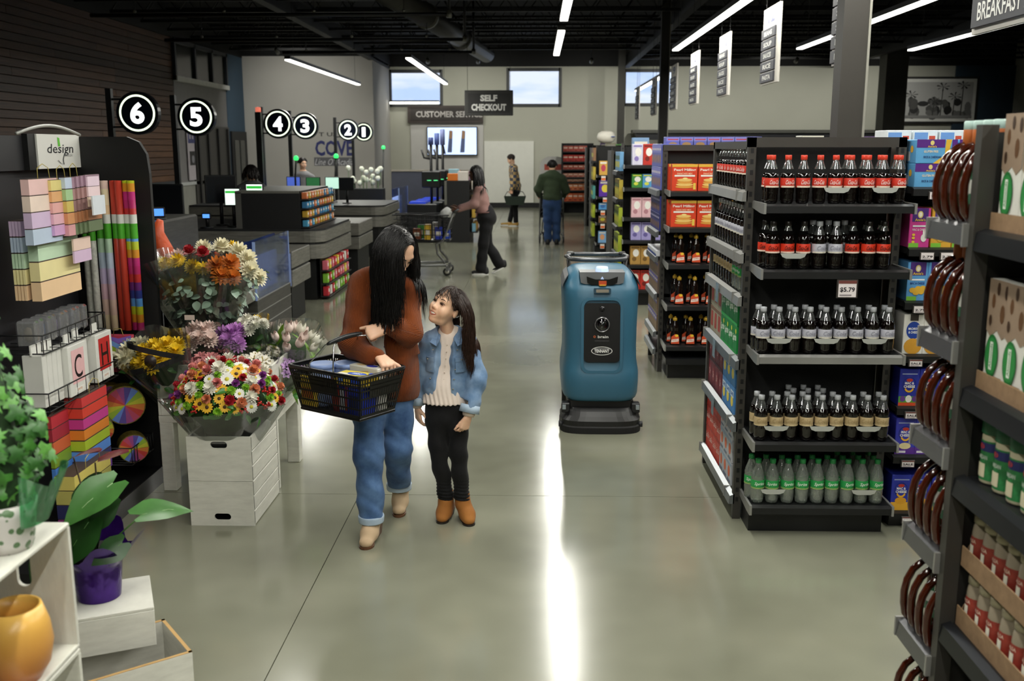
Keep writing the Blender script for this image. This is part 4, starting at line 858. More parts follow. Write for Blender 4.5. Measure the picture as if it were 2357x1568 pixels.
# lane poles with green beacons
def lane(n, x, y, px, r_, k, beacon=None):
    t = empty('lane_sign', (px, y, 0), 0, 'round black lane sign with glowing number %s on its pole' % ('six', 'five', 'four', 'three', 'two', 'one')[k], 'sign', 'lit lane number signs')
    dx = x - px; z = 2.42
    MB().b(-.035, -.035, 0, .035, .035, 2.72).build('pole', BLACK, t)
    for q in (.17, -.17): MB().b(0, -.02, z + q - .012, dx - r_ * .7, .02, z + q + .012).build('bracket', BLACK, t)
    m = MB().cyl((dx, -.05, z), (dx, .05, z), r_ + .03, n=36, smooth=False); d = m.build('disc', M('10141c', .3), t)
    p = Print(); p.disc(dx, z, r_ * .98, r_ * .98, M('101725', .18, var=0), 36); p.loop(dx, z, r_ * .96, r_ * .96, r_ * .1, GLOW, 36); p.text(n, dx, z, (.75 if n != '1' else .42) * r_, 1.12 * r_, GLOWN, .035); p.build('face', d, (0, -.05, 0))
GLOW = M((.86, 1, .72), .5, emit=1.3, var=0); GLOWN = M((1, 1, 1), .5, emit=1.6, var=0)
for k, (n, x, y, px) in enumerate((('6', -5.0, 12.7, -5.36), ('5', -4.8, 14.3, -5.13), ('4', -4.72, 18.5, -5.03), ('3', -4.66, 20.4, -4.98), ('2', -4.65, 25.0, -4.98), ('1', -4.88, 28.6, -5.2))): lane(n, x, y, px, .235, k)
t = empty('lane_beacon', (-5.0, 18.2, 0), 0, 'black checkout pole with a red tip beside the number four sign', 'pole'); MB().b(-.05, -.05, 0, .05, .05, 2.62).build('pole', BLACK, t); MB().lathe([(.0, 2.62), (.05, 2.62), (.05, 2.7), (0, 2.71)], 10, cap=False).build('tip', M('d8705a', .4, emit=.8), t)
for k, (x, y, z) in enumerate(((-4.62, 19.2, 1.75), (-4.05, 20.2, 1.78), (-3.9, 25.5, 1.95))):
    zb_ = 0 if k == 2 else .95; t = empty('status_lamp', (x, y, zb_), 0, 'green checkout status lamp on a thin arm, %s down the lanes' % ORD[k], 'lamp', 'green status lamps'); h = z - zb_
    MB().tube([(0, 0, 0), (0, 0, h * .6), (.03, 0, h)], .02, 6).build('arm', DARK, t); MB().lathe([(0, 0), (.045, .01), (.05, .05), (.03, .09), (0, .095)], 10, (.03, 0, h), cap=False).build('bulb', M('2fd060', .4, emit=1.5, var=0), t)
# potted white orchids between the lanes
t = empty('flower_trough', (-4.0, 23.0, .95), 0, 'white flowers massed in a dark trough beyond the lanes', 'flowers'); MB().b(-.5, -.2, -.95, .5, .2, .12).build('trough', BLACK, t)
for i in range(22):
    o = MB(); o.lathe([(0, 0), (.05, .02), (.06, .08), (.03, .12), (0, .12)], 7, cap=False); o = o.build('bloom', M('dfe3d2', .6), t, (random.uniform(-.45, .45), random.uniform(-.15, .15), .12 + random.uniform(.05, .4))); MB().cyl((0, 0, 0), (0, 0, -.3), .006, n=4).build('stem', M('4f7a3a', .6), o)
# ---------------------------------------------------------------- lettering on the block wall
t = empty('wall_lettering', (-6.1, 30.395, 1.4), 0, 'navy wall lettering with the word cove on the pale block wall', 'sign')
p = Print(); p.text('COVE', 0, .57, 1.15, .46, '3a3f78', .03); p.text('T US W', 0, .98, .9, .12, '4a4a48', .02); p.rect(-.62, .05, .62, .3, '6d6d72'); p.text("Line O' Acadia", 0, .17, 1.15, .2, 'dedde2', .0, shear=.3); p.build('print', t)
t = empty('entrance_poster', (XL + .06, 25.5, 1.3), PI / 2, 'pale entrance poster with a navy letter and a dark square', 'poster'); MB().b(-.3, 0, -.12, .3, .02, 1.55).build('board', M('b9b2b8', .6), t); p = Print(); p.text('E', .0, .95, .3, .5, '3a3f78', .03, rot=PI / 2); p.rect(-.2, .25, .25, .6, '1c1c1e'); p.disc(.05, .4, .1, .1, '8a8a92', 10); p.build('print', t)
# overhead signs
t = empty('service_sign', (-3.02, 33.7, 2.79), 0, 'brown customer service sign on the back wall', 'sign'); MB().b(-1.25, -.06, 0, 1.24, .1, .56).build('board', M('3f3632', .6), t); MB().b(-1.15, -.075, .08, 1.14, -.06, .48).build('inset', M('2f2926', .6), t); p = Print(); p.text('CUSTOMER SERVICE', 0.12, .28, 2.2, .2, 'b9b4b0', .03); p.build('lettering', t, (0, -.075, 0))
t = empty('self_checkout_sign', (-1.13, 24.0, 2.73), 0, 'dark hanging self checkout sign with white capitals', 'sign'); MB().rb(-.57, -.04, 0, .57, .04, .58, .01).build('board', M('3a3a38', .5), t); MB().b(-.49, -.05, .07, .49, -.04, .51).build('inset', M('2a2a29', .5), t); p = Print(); p.text('SELF', 0, .4, .4, .15, 'f0f0ea', .05); p.text('CHECKOUT', 0, .19, .82, .16, 'f0f0ea', .05); p.build('lettering', t, (0, -.05, 0))
for x in (-.5, .5): MB().cyl((x, 0, .58), (x, 0, ZC - 2.73), .006, n=4).build('cable', DARK, t)
t = empty('wall_television', (-2.8, 33.7, 1.73), 0, 'wall television with a pale blue picture', 'television'); MB().rb(-.85, -.06, 0, .83, .06, .94, .01).build('case', BLACK, t); MB().b(-.82, -.068, .03, .8, -.061, .91).build('screen', M((.55, .68, 1), .3, emit=.85, var=.15, vs=2), t)
p = Print()
for x in (-.12, .3): p.poly([(x - .05, .1), (x + .1, .1), (x + .13, .75), (x + .02, .78)], '5f6f9c'); p.poly([(x, .55), (x + .11, .55), (x + .13, .8), (x + .02, .82)], 'b08a6a')
p.poly([(-.3, .05), (-.22, .05), (-.3, .4), (-.36, .42)], '1c2a5a'); p.build('picture', t, (0, -.068, 0))
# self checkout area
t = empty('partition', (-2.55, 24.6, 0), 0, 'dark blue grey partition below the television', 'partition')
for a, c in ((-1.0, .42), (.44, .95)): MB().rb(a, -.04, 0, c, .04, 1.42, .01).build('panel', M('3c3f4c', .7, bump=.1), t)
MB().b(.41, -.05, 0, .45, .05, 1.42).build('mullion', M('77777c', .5), t); MB().b(-1.0, -.06, 1.42, .95, .06, 1.46).build('cap_rail', M('8a8478', .5), t)
for k, (x, y) in enumerate(((-2.3, 23.1), (-2.35, 22.3), (-2.4, 21.5))):
    t = empty('checkout_kiosk', (x, y, 0), 0, 'black self checkout kiosk, %s counted from the partition' % ORD[k], 'kiosk', 'self checkout kiosks'); MB().rb(-.35, -.3, 0, .3, .3, .82, .02).build('cabinet', M('101114', .4), t); MB().b(-.3, -.28, .82, .05, .28, .86).build('scanner_bed', M('2c46c8', .2, emit=.25), t)
    MB().cyl((.15, 0, .82), (.15, 0, 2.05), .03, n=8).build('mast', BLACK, t); MB().rb(-.05, -.06, 1.15, .35, .06, 1.5, .02).build('screen_case', BLACK, t)
    for q in (-.04, .1): MB().lathe([(0, 0), (.045, 0), (.045, .01), (0, .012)], 10, (.15 + q, -.07, 1.3), cap=False).build('light_dot', M('58e08a', .4, emit=1.2, var=0), t)
    MB().tube([(.15, 0, 1.75), (.0, 0, 1.78), (-.05, 0, 1.95)], .022, 6).build('arm', BLACK, t); MB().lathe([(.0, 2.05), (.055, 2.05), (.055, 2.4 - .1 * k), (0, 2.41 - .1 * k)], 10, (.15, 0, 0), cap=False).build('lamp', M(('7a86b8', '5a6fb0', '3f4f8a')[k], .4), t)
t = empty('candy_island', (-1.62, 21.6, 0), 0, 'black end of a candy island beside the shopper', 'display', 'candy displays at the checkouts'); MB().b(-.3, -.35, 0, .2, .9, 1.3).build('box', M('141416', .5), t); MB().b(-.33, -.36, .8, -.28, -.34, 1.3).build('strip', M('6a6a64', .5), t)
for k in range(4): MB().b(.2, -.3, .2 + .3 * k, .36, .9, .22 + .3 * k).build('ledge', DARK, t)
for r_ in range(4):
    for i in range(6):
        o = MB().rb(-.06, -.04, 0, .06, .04, .18, .006).build('candy_pack', M(random.choice(['d8884a', 'e0d8cc', 'c2503a', '7fb0c8', 'd8b04a']), .5), None, (-1.34, 21.4 + .18 * i, .221 + .3 * r_), PI / 2); tag(o, 'candy pack, %s along the %s ledge of the candy island' % (ORD[i], ORD[r_]), 'candy', 'packs on the candy displays')
for i in range(6):
    o = MB().rb(-.11, -.09, 0, .11, .09, random.uniform(.12, .24), .006).build('treat_box', M(['e07a2a', 'e8e0d8', '8fc0d0', 'd8a0c0', 'e0782f', '9a8fd0'][i], .5), None, (-1.78 + .22 * (i % 2), 21.42 + .27 * (i // 2), 1.301)); tag(o, 'bright treat box on the candy island, %s from the camera' % ORD[i], 'carton', 'treat boxes on the island')
t = empty('poster_stand', (.52, 31.5, 0), 0, 'white arched floor sign behind the man in green', 'sign'); MB().prism(rrect(-.42, .55, .42, 1.72, .3), -.02, .02).build('board', M('dcdad6', .6), t); MB().b(-.3, -.02, 0, .3, .02, .55).build('legs', M('8a8a86', .5), t); p = Print(); p.rect(-.28, 1.3, .28, 1.48, 'c85a48'); p.rect(-.25, .8, .25, 1.2, 'b0a8a4'); p.build('print', t, (0, -.02, 0))

# ================================================================ gift wrap display
t = empty('gift_rack', (-2.27, 5.86, 0), PI / 2, 'tall black gift wrap display stand at the left edge', 'display stand')   # local x -> world +y, local -y -> world +x (the aisle)
DB = M('0b0b0c', .55, var=.2)
MB().b(-1.6, .48, 0, 0, .52, 2.05).build('back_panel', M('26262a', .55), t)
MB().prism([(0, 0), (.5, 0), (.5, 2.06), (.12, 2.06), (.05, 2.03), (.01, 1.96), (0, 1.85)], 0, .035, 'x').build('side_panel', DB, t)
MB().b(-1.6, .0, 0, 0, .48, .06).build('base_deck', DB, t); MB().b(-1.6, -.01, 0, 0, .0, .1).build('kick', M('17171a', .3), t)
P = [(-1.42 + .62 * i / 12, .03, 2.06 + .04 * math.sin(PI * i / 12)) for i in range(13)]
MB().tube(P, .008, 6).build('header_trim', M('a9aaa6', .35, .3), t); MB().prism([(-1.6, 1.88), (-.01, 1.88), (-.01, 2.06), (-1.6, 2.06)], .44, .47, 'y').build('header', M('242427', .5), t)
s = empty('display_sign', (-2.27, 5.86, 0), PI / 2, 'white card sign with handwritten lettering on the gift display', 'sign'); MB().b(-.50, .40, 1.885, .01, .438, 2.07).build('card', M('e6e6e0', .6, var=.02), s); MB().b(-.58, .41, 1.88, -.50, .44, 2.07).build('black_panel', BLACK, s)  # plain black panel at the near edge of the card
p = Print(); p.text('design', -.24, 1.985, .31, .066, '1f2125', .004, shear=.2); p.poly([(-.265, 2.005), (-.24, 2.005), (-.245, 2.05), (-.27, 2.055)], '5fc22f'); p.text('DESIGN', -.15, 1.955, .09, .014, '9a9c9c', 0)
P2 = [(-.19 - .03 * math.sin(q * 2.2), 1.97 - .065 * q) for q in [i / 8 for i in range(9)]]; P2 += [(-.225 - .03 * i, 1.905 + .006 * i * i) for i in range(1, 3)]
for i in range(len(P2) - 1): a, c = P2[i], P2[i + 1]; p.poly([(a[0] - .004, a[1]), (a[0] + .004, a[1]), (c[0] + .004, c[1]), (c[0] - .004, c[1])], '2a2c30')
p.build('lettering', s, (0, .40, 0))
def giftbag(w, h, d, stripes, loc, rz, lab, group='striped gift bags', handle=True, vertical=False, gap='4a3a33'):
    t = empty('gift_bag', loc, rz, lab, 'gift bag', group); n = len(stripes)
    m = MB(); cols = [M(c, .55) for c in stripes] + [M(gap, .6)]
    for i in range(n): z0, z1 = h * (n - 1 - i) / n, h * (n - i) / n; m.b(-w / 2, -d / 2, z0 + h * .008, w / 2, d / 2, z1 - h * .008, i)
    m.b(-w / 2 + .002, -d / 2 + .002, 0, w / 2 - .002, d / 2 - .002, h, n); m.build('bag_body', cols, t)
    if handle:
        q = MB()
        MB().tube([(-w * .2, -d / 2 - .002, h), (-w * .18, -d / 2, h + .05), (0, -d / 2, h + .07), (w * .18, -d / 2, h + .05), (w * .2, -d / 2 - .002, h)], .002, 4).build('cord', M('c2b060', .6), t)
PAST = ['f0c9c6', 'f3ded0', 'd8c0e0', 'c3d4ea', 'c7e3c4', 'f0e4a8', 'f2cfa4']
RY = PI / 2
# hanging pastel bags: (local x along the aisle -> y), each in front of the other
def gl(lx, ly, z): return (-2.27 - ly, 5.86 + lx, z)
giftbag(.44, .40, .05, PAST[3:], gl(-.78, .22, 1.24), RY, 'largest pastel gift bag, bottom of the hanging group')
for i in range(4): giftbag(.42, .4, .012, PAST[2:], gl(-.80, .27 + .016 * i, 1.245), RY, 'pastel gift bag hanging behind the largest one, %s back' % ORD[i], handle=False)
giftbag(.3, .32, .04, PAST[:4], gl(-.95, .18, 1.53), RY, 'pink topped gift bag, first of the upper hanging row')
giftbag(.22, .28, .03, ['e8d88a', 'e8b07a', 'eab0ac', 'e9b7c6', 'd7a9d6'], gl(-.80, .16, 1.56), RY, 'yellow and peach gift bag, second of the upper hanging row')
giftbag(.2, .3, .03, ['c8d8ee', 'a9d09a', 'd8c46a', 'd99a6a', 'e0a4a8'], gl(-.70, .14, 1.55), RY, 'blue and green gift bag, third of the upper hanging row')
for i in range(4): giftbag(.17, .3, .012, ['a98a9c', 'b08a88', '9c7a78', 'b8805a', '6a7a5a'], gl(-.64 + .03 * i, .13 - .01 * i, 1.55 + .003 * i), RY, 'muted striped gift bag, %s of the thin ones' % ORD[i], handle=False)
giftbag(.14, .16, .01, ['eed6e6', 'f1d8dc', 'f0dcc8'], gl(-.56, .09, 1.69), RY, 'small pink gift tag bag above the white card', handle=False)
o = MB().b(-.075, -.004, 0, .075, .004, .10).build('gift_card', M('dfe6ee', .6), None, gl(-.60, .05, 1.65), RY); tag(o, 'small white gift card hanging in front of the bags', 'card')
giftbag(.2, .13, .01, ['eed2c4', 'dcc0de'], gl(-.62, .15, 1.40), RY, 'small pink and lilac gift bag under the muted ones', handle=False)
# rolls of wrap on the far panel
def stripes(cols, n, name):
    m, tt, p_ = _new(name); tcn = tt.nodes.new('ShaderNodeTexCoord'); sx = tt.nodes.new('ShaderNodeSeparateXYZ'); ml = tt.nodes.new('ShaderNodeMath'); ml.operation = 'MULTIPLY'; ml.inputs[1].default_value = n; fr = tt.nodes.new('ShaderNodeMath'); fr.operation = 'FRACT'
    r_ = tt.nodes.new('ShaderNodeValToRGB'); r_.color_ramp.interpolation = 'CONSTANT'; e = r_.color_ramp.elements
    e[0].position = 0; e[0].color = lin(cols[0]) + (1,); e[1].position = 1 / len(cols); e[1].color = lin(cols[1]) + (1,)
    for i, c in enumerate(cols[2:]): q = e.new((i + 2) / len(cols)); q.color = lin(c) + (1,)
    tt.links.new(tcn.outputs['Object'], sx.inputs[0]); tt.links.new(sx.outputs[2], ml.inputs[0]); tt.links.new(ml.outputs[0], fr.inputs[0]); tt.links.new(fr.outputs[0], r_.inputs[0]); tt.links.new(r_.outputs[0], p_.inputs['Base Color']); p_.inputs['Roughness'].default_value = .4
    return m
PST = stripes(['e9d9b4', 'e3c6b8', 'dbb6c4', 'c4b6d8', 'b8c8dc', 'b8d8bc', 'dede9c', 'e6c79a'], 1.35, 'pastel_stripe_wrap'); RNB = stripes(['c2307a', 'd8902a', 'bcc828', '5a9ae0', '2a3a8a', '6a2a7a', 'c0302f', 'b82a6a'], 2.6, 'rainbow_stripe_wrap')
DOT = M('d9dad2', .4, var=.2, vs=50); REDW = M('c2402f', .4, var=.1)
for k, (x, m_, nm, hh) in enumerate(((-2.645, DOT, 'white speckled', .86), (-2.60, DOT, 'white speckled', .86), (-2.555, PST, 'pastel striped', .88), (-2.505, PST, 'pastel striped', .88), (-2.46, REDW, 'red', .88), (-2.425, REDW, 'red', .88), (-2.385, RNB, 'rainbow striped', .88), (-2.35, RNB, 'rainbow striped', .88))):
    t = empty('wrap_roll', (x, 5.79 - .015 * (k % 2), .93), 0, '%s roll of gift wrap, %s across the far panel of the display' % (nm, ORD[k]), 'wrap roll', 'rolls of gift wrap')
    MB().lathe([(.0, 0), (.021, .001), (.021, hh), (0, hh + .001)], 14, cap=False).build('roll', m_, t); MB().lathe([(.0215, hh * .62), (.0215, hh * .72)], 14, cap=False).build('band', M('4fae2c', .5), t); MB().lathe([(.0216, hh * .72), (.0216, hh * .78)], 14, cap=False).build('tag_band', M('e6e8e2', .5), t)
# wire baskets
def wires(x0, x1, z, h, d, lab, y=.02):
    t = empty('wire_basket', gl((x0 + x1) / 2, y + d / 2, z), RY, lab, 'basket', 'wire baskets of the gift display'); a = (x1 - x0) / 2
    for zz in (0, h): MB().tube([(-a, d / 2, zz), (-a, -d / 2, zz), (a, -d / 2, zz), (a, d / 2, zz)], .004, 5).build('rail', BLACK, t)
    for i in range(9): x = -a + 2 * a * i / 8; MB().cyl((x, -d / 2, 0), (x, -d / 2, h), .0025, n=4).build('upright', BLACK, t); MB().cyl((x, -d / 2, 0), (x, d / 2, 0), .0025, n=4).build('floor_wire', BLACK, t)
wires(-1.22, -.52, 1.02, .09, .3, 'upper black wire basket of ribbon packs', .1); wires(-1.25, -.45, .74, .09, .3, 'middle black wire basket holding letter gift boxes', .08); wires(-.42, -.1, .2, .1, .3, 'lower black wire basket holding round gift tins', .05)
for i in range(9):
    t = empty('ribbon_pack', gl(-1.12 + .066 * i, .22 + .01 * (i % 2), 1.035), RY + .1, '%s clear pack of ribbon bows in the upper wire basket' % ORD[i], 'pack', 'ribbon packs'); MB().rb(-.025, -.05, 0, .025, .05, .13, .01).build('pouch', film('d9dadc', .2, .15, .25), t); MB().lathe([(0, .02), (.018, .03), (.02, .06), (.018, .09), (0, .1)], 8, cap=False).build('bow', M(('b9a98c', '9c9ca0', '8fa8d8', 'c9a86a', 'b49ad6')[i % 5], .4), t)
for i in range(7):
    c, ch = {4: ('e6b8ba', 'C'), 6: ('c02a2c', 'H')}.get(i, ('d8d8d2', None))
    t = empty('letter_box', gl((-1.2, -1.15, -1.1, -1.05, -.92, -.76, -.6)[i], .16 - (.03 if ch else 0), .752), RY, 'white gift box, %s in the middle wire basket%s' % (ORD[i], ', with letter ' + ch if ch else ''), 'gift box', 'white letter gift boxes'); MB().rb(-.022 if not ch else -.1, -.05, 0, .022 if not ch else .1, .05, .26, .003).build('box', M('dcdcd6', .5), t); MB().b(-.03, -.004, .26, .03, .004, .31).build('hang_tab', M('e6e6e0', .5), t)
    if ch: p = Print(); p.rect(-.07, .06, .07, .235, c); p.text(ch, 0, .145, .085, .12, '1c1415', .005); p.rect(-.05, .012, .05, .04, 'eceae4'); p.text('party', 0, .026, .05, .016, 'c2804a', .01); p.build('front_print', t, (0, -.05, 0))
# chevron bag and tins facing the camera
t = empty('gift_bag', (-2.44, 5.68, .70), 0, 'rainbow chevron gift bag beside the letter boxes', 'gift bag', 'striped gift bags'); MB().b(-.075, -.02, 0, .075, .02, .22).build('bag_body', M('c0405a', .5), t); p = Print()
for i, c in enumerate(('c0406a', 'd87a3a', 'c8c83a', 'a8c83a', '7fa8e8', '8a6ac8')):
    z = .02 + .034 * i; p.poly([(-.075, z + .02), (0, z - .02), (.075, z + .02), (.075, min(.22, z + .052)), (0, z + .012), (-.075, min(.22, z + .052))], c)
p.build('front_print', t, (0, -.02, 0)); MB().tube([(-.03, -.022, .22), (-.02, -.022, .26), (.02, -.022, .26), (.03, -.022, .22)], .002, 4).build('cord', M('c2b060', .6), t)
def tin(loc, r_, lab, ry=.5):
    t = empty('gift_tin', loc, ry, lab, 'tin', 'round rainbow gift tins'); MB().cyl((0, -.05, 0), (0, .05, 0), r_, n=24, smooth=False).build('tin_body', M('8a7a3a', .3, .6, var=.4, vs=60), t); p = Print(); cs_ = ['c8c83a', '9ab83a', '6a8ad8', '5a4a9a', 'a04a8a', 'c04a6a', 'c8403a', 'd8803a']
    for i in range(16): a, c = 2 * PI * i / 16, 2 * PI * (i + 1) / 16; p.poly([(0, 0), (r_ * .95 * math.cos(a), r_ * .95 * math.sin(a)), (r_ * .95 * math.cos(c), r_ * .95 * math.sin(c))], cs_[i % 8])
    p.build('lid_print', t, (0, -.05, 0))
tin((-2.42, 5.62, .52), .115, 'largest round rainbow gift tin at the top'); tin((-2.50, 5.45, .42), .075, 'small round rainbow gift tin below the large one'); tin((-2.37, 5.58, .27), .085, 'lowest round rainbow gift tin in the wire basket'); tin((-2.52, 5.66, .52), .11, 'round gift tin standing behind the largest one')
giftbag(.3, .46, .09, ['c83a3a', 'd04030', 'c03a8a', 'd8802a', 'a8c030', '5a90e0', '2a2f6a', '6a3a9a'], gl(-.82, .1, .28), RY, 'bright rainbow gift bag with red top below the letter boxes')
for i in range(4): giftbag(.2, .34, .02, ['b8303a', 'a02a3a', 'c8603a', '7a9a2a', '4a80d0'][i % 2:], gl(-1.05 + .045 * i, .14 + .01 * i, .35), RY, 'dark red gift bag, %s of those behind the rainbow bag' % ORD[i], handle=False)
giftbag(.42, .3, .1, ['d8c86a', 'b8b060', '2a2c5a', '8a2a7a'], gl(-1.0, .06, .1), RY, 'low purple and navy gift bag near the floor')
o = MB().tube([(0, 0, 0), (.02, -.01, .1), (.05, 0, .2), (.03, .02, .3), (.0, 0, .42), (.03, 0, .5)], [.03, .06, .05, .07, .05, .02], 7).build('orange_wrap', M('cf5326', .45, bump=.5, bs=20), None, (-2.4, 6.25, 1.05)); tag(o, 'crumpled orange tissue wrap hanging beside the gift display', 'tissue')
MB().cyl((.0, 0, -1.05), (.0, 0, .02), .01, n=6).build('stand_rod', BLACK, o)
# ================================================================ people: bodies grown from smoothly blended volumes
def V3(*a): return np.array(a, float)
def nrm(v): v = np.asarray(v, float); return v / np.linalg.norm(v)
class Sdf:
    def __init__(s, h): s.h = h; s.p = []; s.rib = []
    def cap(s, a, b, ra, rb, k=.02, ax=None, fl=1.0, sub=False, rib=None):
        """tapered capsule; ax/fl: direction in which the section is flattened and by how much"""
        a, b = V3(*a), V3(*b); R = max(ra, rb) * 1.02
        def f(P):
            ba = b - a; L = max(ba @ ba, 1e-12); pa = P - a; t = np.clip(pa @ ba / L, 0, 1)
            q = pa - t[..., None] * ba
            if ax is not None:
                n = nrm(ax); c = q @ n; d2 = (q * q).sum(-1) - c * c + (c / fl) ** 2; d = np.sqrt(np.maximum(d2, 0))
                return (d - (ra + (rb - ra) * t)) * min(1, fl)
            return np.sqrt((q * q).sum(-1)) - (ra + (rb - ra) * t)
        s.p.append((f, np.minimum(a, b) - R * max(1, fl), np.maximum(a, b) + R * max(1, fl), k, sub)); s.rib.append((a, b, (ra + rb) / 2, rib)); return s
    def ell(s, c, r, k=.02, R=None, sub=False):
        c, r = V3(*c), V3(*r); R = np.eye(3) if R is None else np.asarray(R)
        def f(P):
            q = (P - c) @ R; k0 = np.sqrt(((q / r) ** 2).sum(-1)); k1 = np.sqrt(((q / (r * r)) ** 2).sum(-1))
            return k0 * (k0 - 1) / np.maximum(k1, 1e-9)
        m = r.max(); s.p.append((f, c - m, c + m, k, sub)); s.rib.append(None); return s
    def box(s, c, r, k=.01, R=None, rnd=.01, sub=False):
        c, r = V3(*c), V3(*r); R = np.eye(3) if R is None else np.asarray(R)
        def f(P):
            q = np.abs((P - c) @ R) - (r - rnd); return np.sqrt((np.maximum(q, 0) ** 2).sum(-1)) + np.minimum(q.max(-1), 0) - rnd
        m = np.linalg.norm(r); s.p.append((f, c - m, c + m, k, sub)); s.rib.append(None); return s
    def geo(s):
        h = s.h; add = [p for p in s.p if not p[4]]
        lo = np.min([p[1] for p in add], 0) - 3 * h; hi = np.max([p[2] for p in add], 0) + 3 * h
        n = np.ceil((hi - lo) / h).astype(int) + 1
        D = np.full(n, 9.0, np.float32); A = [lo[i] + h * np.arange(n[i]) for i in range(3)]
        for f, l, u, k, sub in s.p:
            m = k + 2.5 * h; i0 = np.maximum(0, np.floor((l - m - lo) / h).astype(int)); i1 = np.minimum(n, np.ceil((u + m - lo) / h).astype(int) + 1)
            if (i1 <= i0).any(): continue
            sl = tuple(slice(i0[j], i1[j]) for j in range(3))
            P = np.stack(np.meshgrid(*[A[j][sl[j]] for j in range(3)], indexing='ij'), -1); d = f(P).astype(np.float32); o = D[sl]
            if sub:
                d = -d; hh = np.clip(.5 - .5 * (d - o) / -k, 0, 1) if k > 0 else 0
                hh = np.clip(.5 + .5 * (d - o) / k, 0, 1); D[sl] = np.where(o > 5, o, o + (d - o) * hh + k * hh * (1 - hh))
            else:
                hh = np.clip(.5 + .5 * (o - d) / k, 0, 1); D[sl] = np.where(o > 5, d, o + (d - o) * hh - k * hh * (1 - hh))
        I = D < 0
        c = [I[a:n[0] - 1 + a, b:n[1] - 1 + b, e:n[2] - 1 + e] for a in (0, 1) for b in (0, 1) for e in (0, 1)]
        any_ = np.logical_or.reduce(c); all_ = np.logical_and.reduce(c); act = np.argwhere(any_ & ~all_)
        idx = np.full(n - 1, -1, np.int64); idx[tuple(act.T)] = np.arange(len(act))
        cor = np.array([(a, b, e) for a in (0, 1) for b in (0, 1) for e in (0, 1)])
        val = np.stack([D[act[:, 0] + q[0], act[:, 1] + q[1], act[:, 2] + q[2]] for q in cor], 1)
        S = np.zeros((len(act), 3)); N = np.zeros(len(act))
        for i in range(8):
            for j in range(i + 1, 8):
                if np.abs(cor[i] - cor[j]).sum() != 1: continue
                x = (val[:, i] < 0) != (val[:, j] < 0); t = val[x, i] / (val[x, i] - val[x, j]); S[x] += cor[i] + t[:, None] * (cor[j] - cor[i]); N[x] += 1
        V = lo + h * (act + S / N[:, None]); F = []
        for ax in range(3):
            b, e = [(1, 2), (2, 0), (0, 1)][ax]; sl0 = [slice(1, n[i] - 1) for i in range(3)]; sl1 = list(sl0); sl0[ax] = slice(0, n[ax] - 1); sl1[ax] = slice(1, n[ax])
            A0, A1 = I[tuple(sl0)], I[tuple(sl1)]; off = np.array([0 if i == ax else 1 for i in range(3)])
            for inside, flip in ((A0 & ~A1, False), (~A0 & A1, True)):
                g = np.argwhere(inside) + off; q = []
                for db, de in ((1, 1), (0, 1), (0, 0), (1, 0)):
                    w_ = g.copy(); w_[:, b] -= db; w_[:, e] -= de; q.append(idx[tuple(w_.T)])
                q = np.stack(q, 1); F.append(q[:, ::-1] if flip else q)
        F = np.concatenate(F); return V, F[(F >= 0).all(1)]
    def ribs(s, V, pitch):
        best = np.full(len(V), 9.0); ph = np.zeros(len(V))
        for (f, *_), rb in zip(s.p, s.rib):
            if rb is None or rb[3] is None: continue
            a, b, r, mode = rb; d = f(V); m = d < best; best[m] = d[m]; ax = nrm(b - a); u = nrm(np.cross(ax, (.3, .5, .9) if mode == 'around' else (0, 1, 0))); w_ = np.cross(ax, u)
            if mode == 'around': q = V[m] - a; ph[m] = np.arctan2(q @ w_, q @ u) * r / pitch
            else: ph[m] = (V[m] @ V3(*mode)) / pitch
        return ph
def smooth_mesh(V, F, it):
    if not it: return V
    E = np.concatenate([F[:, [i, (i + 1) % 4]] for i in range(4)]); n = len(V)
    for _ in range(it):
        S = np.zeros((n, 3)); C = np.zeros(n)
        for a, b in ((0, 1), (1, 0)): np.add.at(S, E[:, a], V[E[:, b]]); np.add.at(C, E[:, a], 1)
        V = V * .45 + .55 * S / np.maximum(C, 1)[:, None]
    return V
def vnormals(V, F):
    N = np.zeros_like(V); fn = np.cross(V[F[:, 2]] - V[F[:, 0]], V[F[:, 3]] - V[F[:, 1]])
    for i in range(4): np.add.at(N, F[:, i], fn)
    return N / np.maximum(np.linalg.norm(N, axis=1), 1e-12)[:, None]
def mesh_np(name, V, F, mat, parent, base, attr=None, smooth=True):
    me = bpy.data.meshes.new(name); V = np.asarray(V, float) - np.asarray(base, float); F = np.asarray(F)
    me.vertices.add(len(V)); me.vertices.foreach_set('co', V.astype(np.float32).ravel()); k = F.shape[1]
    me.loops.add(F.size); me.loops.foreach_set('vertex_index', F.astype(np.int32).ravel()); me.polygons.add(len(F))
    me.polygons.foreach_set('loop_start', np.arange(0, F.size, k, dtype=np.int32)); me.polygons.foreach_set('use_smooth', np.full(len(F), smooth))
    if attr is not None:
        a = me.attributes.new('rib', 'FLOAT', 'POINT'); a.data.foreach_set('value', attr.astype(np.float32))
    me.materials.append(mat); me.update(calc_edges=True); me.validate()
    return obj(name, me, parent)
def sdf_obj(S, name, mat, parent, base, disp=None, it=1, rib=None):
    V, F = S.geo(); V = smooth_mesh(V, F, it)
    if disp: V = V + vnormals(V, F) * disp(V)[:, None]
    return mesh_np(name, V, F, mat, parent, base, S.ribs(V, rib) if rib else None)
def folds(amp, dirs, seed=1):
    rs = np.random.RandomState(seed); W = [(nrm(np.array(d) + rs.normal(0, .25, 3)), fr * rs.uniform(.8, 1.25), rs.uniform(0, 6), a) for d, fr, a in dirs for _ in range(2)]
    def f(V):
        s = 0
        for d, fr, p, a in W: s = s + a * np.sin(V @ d * fr + p + 1.3 * np.sin(V @ nrm(d[[1, 2, 0]]) * fr * .5 + p))
        return amp * s / 2
    return f
